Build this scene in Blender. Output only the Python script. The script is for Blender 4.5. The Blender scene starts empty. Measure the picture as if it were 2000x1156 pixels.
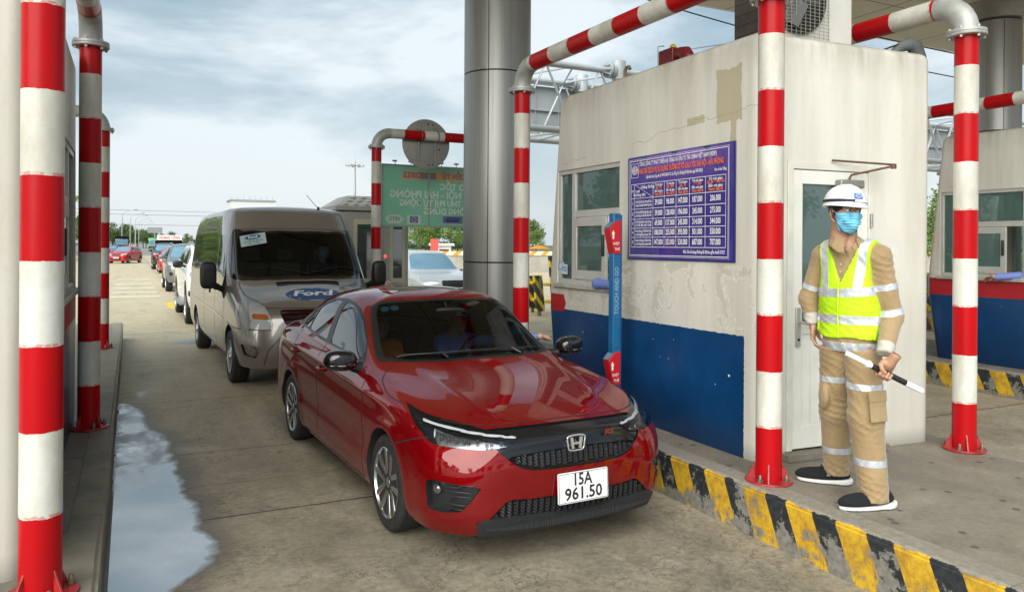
import bpy, bmesh, math, random
import numpy as np
from mathutils import Vector, Matrix, Euler
random.seed(7)
R = math.radians
scene = bpy.context.scene
COL = scene.collection

# ---------------------------------------------------------------- camera, sky, sun, exposure
CAM_H = 1.829
cam_d = bpy.data.cameras.new('camera')
cam = bpy.data.objects.new('camera', cam_d)
COL.objects.link(cam)
scene.camera = cam
cam_d.sensor_width = 36
cam_d.lens = 27.09
cam_d.shift_y = -0.0491
cam_d.clip_start = 0.05
cam_d.clip_end = 6000
cam.matrix_world = (Matrix.Translation((0, 0, CAM_H)) @ Matrix.Rotation(-0.4596, 4, 'Z')
                    @ Matrix.Rotation(R(90) - 0.0009, 4, 'X') @ Matrix.Rotation(0.0063, 4, 'Z'))

SUN_EL, SUN_AZ = R(38), R(226)          # azimuth measured clockwise from +Y
world = bpy.data.worlds.new('World')
scene.world = world
world.use_nodes = True
wt = world.node_tree
wt.nodes.clear()
def wn(t, **k):
    n = wt.nodes.new(t)
    for a, b in k.items(): setattr(n, a, b)
    return n
out = wn('ShaderNodeOutputWorld'); bg = wn('ShaderNodeBackground')
sky = wn('ShaderNodeTexSky', sky_type='NISHITA', sun_disc=False, sun_elevation=SUN_EL, sun_rotation=SUN_AZ)
sky.air_density = 1.2; sky.dust_density = 2.5
tc = wn('ShaderNodeTexCoord'); mp = wn('ShaderNodeMapping')
mp.inputs['Scale'].default_value = (1.0, 1.0, 2.6)
mp.inputs['Location'].default_value = (0.35, 0.1, 0.55)
n1 = wn('ShaderNodeTexNoise'); n1.inputs['Scale'].default_value = 1.45; n1.inputs['Detail'].default_value = 7; n1.inputs['Roughness'].default_value = .56
n1.inputs['Distortion'].default_value = .25
cr = wn('ShaderNodeValToRGB')
cr.color_ramp.elements[0].position = .40; cr.color_ramp.elements[0].color = (1.7, 2.45, 2.95, 1)
cr.color_ramp.elements[1].position = .57; cr.color_ramp.elements[1].color = (5.2, 5.6, 5.8, 1)
e = cr.color_ramp.elements.new(.49); e.color = (2.7, 3.45, 3.9, 1)
sep = wn('ShaderNodeSeparateXYZ'); mr = wn('ShaderNodeMapRange')
mr.inputs['From Min'].default_value = 0.02; mr.inputs['From Max'].default_value = .24
mr.inputs['To Min'].default_value = .75; mr.inputs['To Max'].default_value = 0
hz = wn('ShaderNodeMixRGB'); hz.inputs['Color2'].default_value = (4.9, 5.35, 5.6, 1)
mx = wn('ShaderNodeMixRGB'); mx.inputs['Fac'].default_value = .86
L = wt.links.new
L(tc.outputs['Generated'], mp.inputs['Vector']); L(mp.outputs[0], n1.inputs['Vector']); L(n1.outputs['Fac'], cr.inputs['Fac'])
L(tc.outputs['Generated'], sep.inputs[0]); L(sep.outputs['Z'], mr.inputs['Value']); L(mr.outputs[0], hz.inputs['Fac']); L(cr.outputs[0], hz.inputs['Color1'])
L(sky.outputs[0], mx.inputs['Color1']); L(hz.outputs[0], mx.inputs['Color2']); L(mx.outputs[0], bg.inputs['Color'])
bg.inputs['Strength'].default_value = 0.10
L(bg.outputs[0], out.inputs['Surface'])

sun_d = bpy.data.lights.new('sun', 'SUN'); sun = bpy.data.objects.new('sun', sun_d); COL.objects.link(sun)
sun_d.energy = 3.8; sun_d.angle = R(75); sun_d.color = (1, .985, .915)
sd = Vector((math.sin(SUN_AZ)*math.cos(SUN_EL), math.cos(SUN_AZ)*math.cos(SUN_EL), math.sin(SUN_EL)))
sun.rotation_euler = sd.to_track_quat('Z', 'Y').to_euler()
scene.view_settings.view_transform = 'Standard'
scene.view_settings.look = 'None'
scene.view_settings.gamma = 1
scene.view_settings.use_curve_mapping = False
scene.view_settings.exposure = 0.80
scene.render.engine = 'CYCLES'

# ---------------------------------------------------------------- tagging and mesh helpers
def tag(o, label=None, cat=None, group=None, kind=None):
    if label: o['label'] = label
    if cat: o['category'] = cat
    if group: o['group'] = group
    if kind: o['kind'] = kind
    return o
def thing(name, label, cat, loc=(0, 0, 0), rz=0, group=None):
    o = bpy.data.objects.new(name, None); COL.objects.link(o)
    o.location = loc; o.rotation_euler = (0, 0, rz); o.empty_display_size = .2
    return tag(o, label, cat, group)
def kids(o): return [c for c in bpy.data.objects if c.parent == o]
def dup(o, loc=None, rz=None, label=None, parent=None):
    ch = kids(o)
    c = o.copy(); COL.objects.link(c)
    if parent is not None: c.parent = parent
    if loc is not None: c.location = loc
    if rz is not None: c.rotation_euler = (0, 0, rz)
    if label: c['label'] = label
    for k in ch: dup(k, parent=c)
    return c
def unit(v):
    v = Vector(v); return v.normalized()
def frame_of(d):
    d = unit(d); a = Vector((0, 0, 1)) if abs(d.z) < .9 else Vector((1, 0, 0))
    x = d.cross(a).normalized(); y = d.cross(x).normalized()
    return x, y
class MB:
    def __init__(s): s.v = []; s.f = []; s.m = []; s.mi = 0
    def add(s, vs, fs):
        b = len(s.v); s.v += [tuple(v) for v in vs]; s.f += [tuple(b+i for i in f) for f in fs]; s.m += [s.mi]*len(fs)
        return s
    def box(s, x0, x1, y0, y1, z0, z1, mat=None):
        vs = [(x, y, z) for z in (z0, z1) for y in (y0, y1) for x in (x0, x1)]
        if mat is not None: vs = [mat @ Vector(v) for v in vs]
        return s.add(vs, [(0, 2, 3, 1), (4, 5, 7, 6), (0, 1, 5, 4), (2, 6, 7, 3), (0, 4, 6, 2), (1, 3, 7, 5)])
    def tube(s, pts, r, n=12, caps=True, r1=None):
        pts = [Vector(p) for p in pts]; k = len(pts); rings = []
        ref = None
        for i, p in enumerate(pts):
            d = (pts[min(i+1, k-1)]-pts[max(i-1, 0)]).normalized()
            if ref is None: x, y = frame_of(d)
            else:
                x = (ref - d*ref.dot(d)).normalized(); y = d.cross(x).normalized()
            ref = x
            rr = r[i] if isinstance(r, (list, tuple)) else (r if r1 is None else r+(r1-r)*i/(k-1))
            rings.append([p+x*rr*math.cos(2*math.pi*a/n)+y*rr*math.sin(2*math.pi*a/n) for a in range(n)])
        vs = [v for g in rings for v in g]
        fs = [(i*n+a, i*n+(a+1) % n, (i+1)*n+(a+1) % n, (i+1)*n+a) for i in range(k-1) for a in range(n)]
        if caps: fs += [tuple(reversed(range(n))), tuple((k-1)*n+a for a in range(n))]
        return s.add(vs, fs)
    def cyl(s, p0, p1, r, n=16, r1=None): return s.tube([p0, p1], r, n, True, r1)
    def lathe(s, prof, n=24, o=(0, 0, 0), ax='Z', closed=False, caps=True):
        vs = []
        for (r, h) in prof:
            for a in range(n):
                t = 2*math.pi*a/n; c, q = r*math.cos(t), r*math.sin(t)
                p = (c, q, h) if ax == 'Z' else ((h, c, q) if ax == 'X' else (q, h, c))
                vs.append((p[0]+o[0], p[1]+o[1], p[2]+o[2]))
        k = len(prof)
        fs = [(i*n+a, i*n+(a+1) % n, (i+1)*n+(a+1) % n, (i+1)*n+a) for i in range(k-1) for a in range(n)]
        if closed: fs += [((k-1)*n+a, (k-1)*n+(a+1) % n, (a+1) % n, a) for a in range(n)]
        elif caps:
            if prof[0][0] > 1e-6: fs.append(tuple(reversed(range(n))))
            if prof[-1][0] > 1e-6: fs.append(tuple((k-1)*n+a for a in range(n)))
        return s.add(vs, fs)
    def prism(s, poly, h0, h1, ax='Z', mat=None):
        def P(a, b, h): return {'Z': (a, b, h), 'X': (h, a, b), 'Y': (a, h, b)}[ax]
        n = len(poly); vs = [P(a, b, h0) for a, b in poly]+[P(a, b, h1) for a, b in poly]
        if mat is not None: vs = [mat @ Vector(v) for v in vs]
        return s.add(vs, [tuple(reversed(range(n))), tuple(range(n, 2*n))]+[(i, (i+1) % n, n+(i+1) % n, n+i) for i in range(n)])
    def ball(s, c, r, n=16, m=10, mat=None, e=1.0):
        rx, ry, rz = (r, r, r) if not isinstance(r, (tuple, list)) else r
        def pw(q): return math.copysign(abs(q)**e, q)
        vs = []
        for i in range(m+1):
            p = math.pi*i/m
            for a in range(n):
                t = 2*math.pi*a/n
                v = Vector((rx*pw(math.sin(p))*pw(math.cos(t)), ry*pw(math.sin(p))*pw(math.sin(t)), rz*pw(math.cos(p))))
                if mat is not None: v = mat @ v
                vs.append((v.x+c[0], v.y+c[1], v.z+c[2]))
        fs = [(i*n+a, (i+1)*n+a, (i+1)*n+(a+1) % n, i*n+(a+1) % n) for i in range(m) for a in range(n)]
        return s.add(vs, fs)
    def text(s, body, size, mat, bold=0.0, align='CENTER', space=1.0, ext=0.0, width=None):
        """writing as flat mesh letters, laid out in the local xy plane of mat"""
        cu = bpy.data.curves.new('t', 'FONT'); cu.body = body; cu.size = size; cu.offset = bold
        cu.align_x = align; cu.align_y = 'CENTER'; cu.space_character = space; cu.resolution_u = 2
        if ext: cu.extrude = ext
        ob = bpy.data.objects.new('t', cu); COL.objects.link(ob)
        dg = bpy.context.evaluated_depsgraph_get()
        me = bpy.data.meshes.new_from_object(ob.evaluated_get(dg))
        vs = [v.co.copy() for v in me.vertices]; fs = [tuple(p.vertices) for p in me.polygons]
        if width and vs:
            x0 = min(v.x for v in vs); x1 = max(v.x for v in vs); k = width/(x1-x0); c = {'CENTER': 0, 'LEFT': x0, 'RIGHT': x1}[align]
            if align == 'CENTER': c = (x0+x1)/2
            for v in vs: v.x = (v.x-c)*k+(0 if align == 'CENTER' else c)
        s.add([mat @ v for v in vs], fs)
        bpy.data.objects.remove(ob); bpy.data.curves.remove(cu); bpy.data.meshes.remove(me)
        return s
    def build(s, name, mats, parent=None, smooth=40, bevel=0, seg=2, loc=None, rot=None):
        me = bpy.data.meshes.new(name); me.from_pydata(s.v, [], s.f); me.update()
        if not isinstance(mats, (list, tuple)): mats = [mats]
        for m in mats: me.materials.append(m)
        if len(mats) > 1: me.polygons.foreach_set('material_index', s.m)
        if smooth:
            me.polygons.foreach_set('use_smooth', [True]*len(me.polygons))
            me.set_sharp_from_angle(angle=R(smooth))
        o = bpy.data.objects.new(name, me); COL.objects.link(o)
        if parent is not None: o.parent = parent
        if loc: o.location = loc
        if rot: o.rotation_euler = rot
        if bevel:
            b = o.modifiers.new('bevel', 'BEVEL'); b.width = bevel; b.segments = seg; b.limit_method = 'ANGLE'; b.angle_limit = R(35)
            b.harden_normals = False
        return o
def applied(o):
    """bake the modifiers of o into its mesh"""
    bpy.context.view_layer.update()
    dg = bpy.context.evaluated_depsgraph_get()
    me = bpy.data.meshes.new_from_object(o.evaluated_get(dg))
    o.modifiers.clear(); o.data = me
    return o
def carve(o, cutters):
    for c in cutters:
        m = o.modifiers.new('b', 'BOOLEAN'); m.object = c; m.operation = 'DIFFERENCE'; m.solver = 'EXACT'
    applied(o)
    for c in cutters: bpy.data.objects.remove(c)
    return o

# ---------------------------------------------------------------- materials
class NT:
    def __init__(s, name):
        s.m = bpy.data.materials.new(name); s.m.use_nodes = True
        s.t = s.m.node_tree; s.b = s.t.nodes['Principled BSDF']; s.o = s.t.nodes['Material Output']
    def n(s, t, **k):
        x = s.t.nodes.new(t)
        for a, b in k.items(): setattr(x, a, b)
        return x
    def L(s, a, b): s.t.links.new(a, b)
    def put(s, sock, v):
        if hasattr(v, 'is_linked') or isinstance(v, bpy.types.NodeSocket): s.L(v, sock)
        else: sock.default_value = v
    def math(s, op, a, b=0.0, c=0.0, clamp=False):
        x = s.n('ShaderNodeMath', operation=op, use_clamp=clamp)
        s.put(x.inputs[0], a); s.put(x.inputs[1], b)
        if op in ('MULTIPLY_ADD', 'SMOOTH_MIN', 'COMPARE'): s.put(x.inputs[2], c)
        return x.outputs[0]
    def step(s, v, lo, hi, a=0.0, b=1.0):
        x = s.n('ShaderNodeMapRange'); s.put(x.inputs['Value'], v)
        for k, q in (('From Min', lo), ('From Max', hi), ('To Min', a), ('To Max', b)): s.put(x.inputs[k], q)
        return x.outputs[0]
    def mix(s, f, a, b, mode='MIX'):
        x = s.n('ShaderNodeMixRGB', blend_type=mode); s.put(x.inputs[0], f)
        for i, q in ((1, a), (2, b)):
            if isinstance(q, (tuple, list)): q = tuple(q)+(1,) if len(q) == 3 else q
            s.put(x.inputs[i], q)
        return x.outputs[0]
    def pos(s, kind='Object'):
        c = s.n('ShaderNodeTexCoord') if kind != 'World' else s.n('ShaderNodeNewGeometry')
        return c.outputs['Position'] if kind == 'World' else c.outputs[kind]
    def xyz(s, v):
        q = s.n('ShaderNodeSeparateXYZ'); s.L(v, q.inputs[0]); return q.outputs
    def vec(s, x, y, z):
        q = s.n('ShaderNodeCombineXYZ')
        for i, w in enumerate((x, y, z)): s.put(q.inputs[i], w)
        return q.outputs[0]
    def scaled(s, v, sc, loc=(0, 0, 0)):
        q = s.n('ShaderNodeMapping'); s.L(v, q.inputs['Vector']); q.inputs['Scale'].default_value = sc; q.inputs['Location'].default_value = loc
        return q.outputs[0]
    def noise(s, v, scale, detail=4, rough=.55, dist=0, sc=None):
        if sc: v = s.scaled(v, sc)
        q = s.n('ShaderNodeTexNoise'); s.L(v, q.inputs['Vector'])
        q.inputs['Scale'].default_value = scale; q.inputs['Detail'].default_value = detail
        q.inputs['Roughness'].default_value = rough; q.inputs['Distortion'].default_value = dist
        return q.outputs['Fac']
    def voro(s, v, scale, feature='F1', rnd=1):
        q = s.n('ShaderNodeTexVoronoi', feature=feature); s.L(v, q.inputs['Vector'])
        q.inputs['Scale'].default_value = scale; q.inputs['Randomness'].default_value = rnd
        return q.outputs
    def bump(s, h, strength=.3, dist=.01):
        q = s.n('ShaderNodeBump'); s.L(h, q.inputs['Height']); q.inputs['Strength'].default_value = strength; q.inputs['Distance'].default_value = dist
        s.L(q.outputs[0], s.b.inputs['Normal'])
    def set(s, **k):
        names = dict(col='Base Color', rough='Roughness', metal='Metallic', ior='IOR', coat='Coat Weight', coat_rough='Coat Roughness', coat_ior='Coat IOR',
                     trans='Transmission Weight', alpha='Alpha', emc='Emission Color', ems='Emission Strength', spec='Specular IOR Level', sheen='Sheen Weight')
        for a, v in k.items():
            if isinstance(v, (tuple, list)) and len(v) == 3: v = tuple(v)+(1,)
            s.put(s.b.inputs[names[a]], v)
        return s
def simple(name, col, rough=.5, metal=0, vary=.0, scale=6, coat=0, bump=0, bscale=60, kind='Object', **k):
    t = NT(name); t.set(col=col, rough=rough, metal=metal, coat=coat, **k)
    if vary:
        nz = t.noise(t.pos(kind), scale, 5, .6)
        t.set(col=t.mix(t.step(nz, .3, .7), tuple(c*(1-vary) for c in col), tuple(min(1, c*(1+vary*.6)) for c in col)))
        t.set(rough=t.step(nz, .3, .7, rough*.85, min(1, rough*1.15)))
    if bump: t.bump(t.noise(t.pos(kind), bscale, 4, .6), bump, .004)
    return t.m
M = {}
M['black_plastic'] = simple('black_plastic', (.012, .012, .013), .45)
M['gloss_black'] = simple('gloss_black', (.006, .006, .007), .08, coat=.6, coat_rough=.03)
M['dark'] = simple('dark_interior', (.008, .008, .009), .8)
M['rubber'] = simple('tyre_rubber', (.016, .016, .016), .75, vary=.4, scale=18, bump=.25, bscale=120)
M['chrome'] = simple('chrome', (.75, .75, .76), .08, 1)
M['alloy'] = simple('machined_alloy', (.50, .50, .51), .28, 1)
M['steel'] = simple('dull_steel', (.36, .37, .37), .45, .8, vary=.25, scale=12)
M['galv'] = simple('galvanised', (.42, .43, .41), .5, .35, vary=.2, scale=9)
M['white_gloss'] = simple('white_gloss', (.78, .79, .78), .3, vary=.04)
M['white_matte'] = simple('white_matte', (.74, .74, .72), .6)
M['seat'] = simple('seat_fabric', (.02, .02, .022), .85, bump=.2)
def stripes(axis, phase, period=.724, first_red=True):
    """red and off-white painted bands with soiled whites, along one object axis"""
    t = NT('striped_paint_%s' % axis); p = t.pos(); c = t.xyz(p)['XYZ'.index(axis)]
    w = t.noise(p, 14, 5, .65)
    q = t.math('ADD', c, t.math('MULTIPLY', w, .020))
    f = t.math('FRACT', t.math('DIVIDE', t.math('ADD', q, phase), period))
    red = t.math('LESS_THAN', f, .5)
    d = t.noise(p, 3.5, 6, .65, sc=(1, 1, .35) if axis == 'Z' else (1, 1, 1))
    dirt = t.step(d, .42, .72)
    fine = t.step(t.noise(p, 30, 4, .7), .45, .8, 0, .22)
    wh = t.mix(dirt, (.60, .60, .55), (.37, .35, .28)); wh = t.mix(fine, wh, (.33, .30, .24))
    rst = t.math('MULTIPLY', t.math('GREATER_THAN', t.noise(p, 5, 6, .75, .4), .685), t.math('GREATER_THAN', t.noise(p, 24, 4, .6), .44)); wh = t.mix(t.math('MULTIPLY', rst, .75), wh, (.33, .15, .04))
    ed = t.math('LESS_THAN', t.math('ABSOLUTE', t.math('SUBTRACT', f, .5)), .02); wh = t.mix(t.math('MULTIPLY', ed, t.step(t.noise(p, 40, 4), .45, .55, 0, .6)), wh, (.45, .08, .05))
    rd = t.mix(t.step(d, .35, .8), (.43, .003, .006), (.30, .008, .010))
    chip = t.math('GREATER_THAN', t.noise(p, 22, 5, .7), .735)
    rd = t.mix(chip, rd, (.10, .03, .025))
    t.set(col=t.mix(red, wh, rd), rough=t.mix(red, (.48,)*3, (.30,)*3), spec=t.mix(red, (.5,)*3, (.16,)*3))
    t.bump(t.noise(p, 14, 5, .6), .12, .006)
    return t.m
def glass(name, tint, rough=.02, ior=1.5, film=0.0):
    t = NT(name); t.t.nodes.remove(t.b)
    g = t.n('ShaderNodeBsdfGlossy'); g.inputs['Roughness'].default_value = rough; g.inputs['Color'].default_value = (.95, .97, 1, 1)
    tr = t.n('ShaderNodeBsdfTransparent'); tr.inputs['Color'].default_value = tuple(tint)+(1,)
    fr = t.n('ShaderNodeFresnel'); fr.inputs['IOR'].default_value = ior
    mx = t.n('ShaderNodeMixShader'); t.L(fr.outputs[0], mx.inputs[0]); t.L(tr.outputs[0], mx.inputs[1]); t.L(g.outputs[0], mx.inputs[2])
    if film:
        df = t.n('ShaderNodeBsdfDiffuse'); df.inputs['Color'].default_value = (.20, .33, .31, 1); m2 = t.n('ShaderNodeMixShader'); m2.inputs[0].default_value = film
        t.L(mx.outputs[0], m2.inputs[1]); t.L(df.outputs[0], m2.inputs[2]); t.L(m2.outputs[0], t.o.inputs['Surface']); return t.m
    t.L(mx.outputs[0], t.o.inputs['Surface'])
    return t.m
M['glass_clear'] = glass('window_glass', (.62, .74, .70), ior=1.7, film=.30)
M['glass_car'] = glass('tinted_car_glass', (.26, .31, .33), ior=1.38)
M['glass_side'] = glass('dark_side_glass', (.10, .11, .11), ior=2.0)
M['glass_lamp'] = glass('lamp_glass', (.85, .87, .88), ior=1.5)
M['glass_dark'] = simple('dark_glass', (.012, .016, .018), .04, spec=1.0, ior=1.8)
M['glass_sky'] = simple('sky_painted_windscreen', (.10, .22, .30), .05, spec=1.0, ior=1.9)  # blue base colour stands in for sky mirrored in the glass
# ---------------------------------------------------------------- ground, islands, canopy
ISL = .31
def concrete_road():
    t = NT('worn_concrete_road'); p = t.pos('World'); X, Y, Z = t.xyz(p)
    big = t.noise(p, .35, 5, .6); med = t.noise(p, 1.6, 7, .65, .4); fine = t.noise(p, 22, 6, .7); grit = t.noise(p, 120, 3, .7)
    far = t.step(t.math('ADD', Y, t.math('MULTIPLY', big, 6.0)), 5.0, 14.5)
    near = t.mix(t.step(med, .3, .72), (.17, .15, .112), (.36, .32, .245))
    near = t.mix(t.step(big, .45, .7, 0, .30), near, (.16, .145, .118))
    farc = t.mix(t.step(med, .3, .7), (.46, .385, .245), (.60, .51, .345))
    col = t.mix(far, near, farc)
    # streaks along the direction of travel: tyre grime
    lane = t.noise(p, 1.0, 6, .6, .3, sc=(2.2, .22, 1))
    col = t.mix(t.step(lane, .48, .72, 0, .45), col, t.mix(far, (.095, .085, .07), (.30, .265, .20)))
    # old oil and damp patches
    oil = t.noise(p, .85, 5, .6, .6, sc=(1.3, .8, 1))
    col = t.mix(t.step(oil, .60, .74, 0, .5), col, (.085, .08, .072))
    pale = t.noise(t.scaled(p, (1, .6, 1), (4, 3, 0)), 1.5, 7, .7)
    col = t.mix(t.step(pale, .60, .78, 0, .40), col, (.33, .31, .27))
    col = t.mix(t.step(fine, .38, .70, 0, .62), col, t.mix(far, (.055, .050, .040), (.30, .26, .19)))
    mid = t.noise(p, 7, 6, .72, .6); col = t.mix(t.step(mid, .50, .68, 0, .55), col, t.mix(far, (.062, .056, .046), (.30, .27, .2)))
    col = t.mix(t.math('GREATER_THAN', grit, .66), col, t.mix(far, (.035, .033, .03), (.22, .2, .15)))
    drip = t.voro(t.scaled(p, (1, 1, 1), (2, 5, 0)), 3.1); dm_ = t.math('LESS_THAN', drip['Distance'], t.math('MULTIPLY', t.step(t.noise(p, .8, 3), .5, .7, 0, 1), .13)); col = t.mix(t.math('MULTIPLY', dm_, .55), col, (.035, .033, .03))
    ck = t.math('LESS_THAN', t.math('ABSOLUTE', t.math('SUBTRACT', t.noise(p, .55, 8, .68, .5), .5)), .0016); col = t.mix(t.math('MULTIPLY', ck, .8), col, (.04, .037, .03))
    for tx_ in (1.40, 3.05):
        d_ = t.math('SUBTRACT', 1.0, t.math('DIVIDE', t.math('ABSOLUTE', t.math('SUBTRACT', X, tx_)), .22), clamp=True)
        col = t.mix(t.math('MULTIPLY', t.math('MULTIPLY', d_, t.step(t.noise(p, 2.2, 5, .65, .2, sc=(1, .25, 1)), .40, .65)), .5), col, (.07, .064, .055))
    # slab joints (cross joints every 1.0-1.8 m near the booth) and saw cuts
    wob = t.math('MULTIPLY', t.math('SUBTRACT', t.noise(p, 2.0, 5, .7), .5), .07)
    yy = t.math('ADD', Y, wob); xx = t.math('ADD', X, wob)
    jm = None
    for y0, w in ((5.46, .011), (7.22, .007), (6.22, .004), (9.7, .007), (12.6, .008), (17.2, .01), (22.3, .012), (28, .014), (35, .02), (44, .03)):
        d = t.math('LESS_THAN', t.math('ABSOLUTE', t.math('SUBTRACT', yy, y0)), w)
        jm = d if jm is None else t.math('MAXIMUM', jm, d)
    for x0, w in ((2.9, .008), (9.45, .01), (-8., .01)):
        d = t.math('MULTIPLY', t.math('LESS_THAN', t.math('ABSOLUTE', t.math('SUBTRACT', xx, x0)), w), t.math('GREATER_THAN', Y, 16))
        jm = t.math('MAXIMUM', jm, d)
    col = t.mix(t.math('MULTIPLY', jm, .85), col, (.03, .028, .025))
    # far road surface turns to asphalt after the plaza
    asp = t.step(Y, 118, 124); col = t.mix(asp, col, (.22, .21, .19))
    # puddle beside the left kerb
    fc = t.n('ShaderNodeFloatCurve'); s = t.math('DIVIDE', t.math('SUBTRACT', Y, 3.0), 8.0); t.L(s, fc.inputs['Value'])
    cv = fc.mapping.curves[0]; pts = [(0, .22), (.12, .24), (.177, .33), (.206, .46), (.25, .56), (.298, .50), (.346, .52), (.40, .455), (.47, .45), (.55, .41), (.63, .40), (.67, .26), (.77, .22), (.83, .12), (.9, .0), (1, 0)]
    while len(cv.points) < len(pts): cv.points.new(.5, .5)
    for q, (a, b) in zip(cv.points, pts): q.location = (a, b)
    fc.mapping.update()
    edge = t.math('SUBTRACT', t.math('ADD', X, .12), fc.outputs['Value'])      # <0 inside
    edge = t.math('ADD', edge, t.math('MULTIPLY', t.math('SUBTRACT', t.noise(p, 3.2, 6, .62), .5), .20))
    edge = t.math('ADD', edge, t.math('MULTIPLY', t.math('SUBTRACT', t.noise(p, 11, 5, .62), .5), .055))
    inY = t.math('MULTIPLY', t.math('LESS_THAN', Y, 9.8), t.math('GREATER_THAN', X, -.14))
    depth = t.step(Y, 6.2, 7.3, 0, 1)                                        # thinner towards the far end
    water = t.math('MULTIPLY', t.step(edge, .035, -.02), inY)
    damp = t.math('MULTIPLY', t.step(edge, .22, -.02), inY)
    col = t.mix(t.math('MULTIPLY', damp, .72), col, (.055, .05, .04))
    # small separate wet films
    sp = t.voro(t.scaled(p, (1, .55, 1), (.3, .2, 0)), .9)
    wet2 = t.math('MULTIPLY', t.step(t.noise(p, 1.1, 6, .6, .5, sc=(1.6, .7, 1)), .60, .68), t.math('MULTIPLY', t.step(Y, 19, 14), t.math('LESS_THAN', X, 3.2)))
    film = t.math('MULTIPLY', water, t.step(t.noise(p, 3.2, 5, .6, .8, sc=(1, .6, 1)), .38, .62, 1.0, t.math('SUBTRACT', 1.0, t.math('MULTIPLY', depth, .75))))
    ro = t.mix(film, (.62,)*3, (.02,)*3)
    ro = t.mix(t.math('MULTIPLY', t.math('MULTIPLY', wet2, .6), t.math('SUBTRACT', 1, film)), ro, (.22,)*3)
    ro = t.mix(t.math('MULTIPLY', t.math('MULTIPLY', damp, .5), t.math('SUBTRACT', 1, film)), ro, (.3,)*3)
    t.set(col=t.mix(t.math('MULTIPLY', film, .9), col, (.26, .28, .31)), rough=ro)  # pale grey-blue in the film colour stands in for reflected sky
    t.set(ior=t.step(film, 0, 1, 1.45, 5.0))
    hgt = t.math('ADD', t.math('MULTIPLY', fine, .6), t.math('MULTIPLY', grit, .4))
    hgt = t.math('SUBTRACT', hgt, t.math('MULTIPLY', jm, 2.0))
    q = t.n('ShaderNodeBump'); t.L(hgt, q.inputs['Height']); q.inputs['Distance'].default_value = .006
    t.L(t.math('SUBTRACT', .95, t.math('MULTIPLY', film, .948)), q.inputs['Strength']); t.L(q.outputs[0], t.b.inputs['Normal'])
    return t.m
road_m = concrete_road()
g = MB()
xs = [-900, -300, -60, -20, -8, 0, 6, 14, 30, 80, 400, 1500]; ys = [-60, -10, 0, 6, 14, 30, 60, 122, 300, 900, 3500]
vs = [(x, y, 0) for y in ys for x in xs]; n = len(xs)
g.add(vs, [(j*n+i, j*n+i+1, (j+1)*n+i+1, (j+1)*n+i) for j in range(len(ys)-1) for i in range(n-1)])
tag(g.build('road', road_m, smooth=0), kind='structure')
# grass verges beyond the plaza
gm = simple('verge_grass', (.085, .13, .035), .9, vary=.5, scale=.6, kind='Generated')
for a, b, c, d in ((-900, -22, 60, 3500), (46, 1500, 95, 3500)):
    m = MB().add([(a, c, .004), (b, c, .004), (b, d, .004), (a, d, .004)], [(0, 1, 2, 3)])
    tag(m.build('grass_verge', gm, smooth=0), kind='structure')
# painted dashes on the far plaza
pm = simple('road_paint', (.72, .72, .66), .7, vary=.15, scale=3)
ym = simple('yellow_road_paint', (.62, .45, .06), .7, vary=.2, scale=3)
mk = MB()
for y in (29, 31.5, 34.5, 38, 43):
    for x in (-12.4, -9.4, -6.4, -3.4, -.6, 5.6):
        mk.box(x, x+1.5, y, y+.22, .001, .005)
tag(mk.build('road_marking', pm, smooth=0), kind='structure')
mk = MB(); mk.box(.95, 1.25, 23.5, 26.0, .001, .005)
tag(mk.build('yellow_road_marking', ym, smooth=0), kind='structure')
mk = MB(); mk.lathe([(0, .006), (.29, .006), (.30, .001)], 24, (1.05, 15.4, 0)); mk.lathe([(.30, .001), (.34, .005), (.36, .001)], 24, (1.05, 15.4, 0))
tag(mk.build('manhole_cover', M['steel']), 'round iron manhole cover set in the lane concrete', 'manhole cover')

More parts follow.
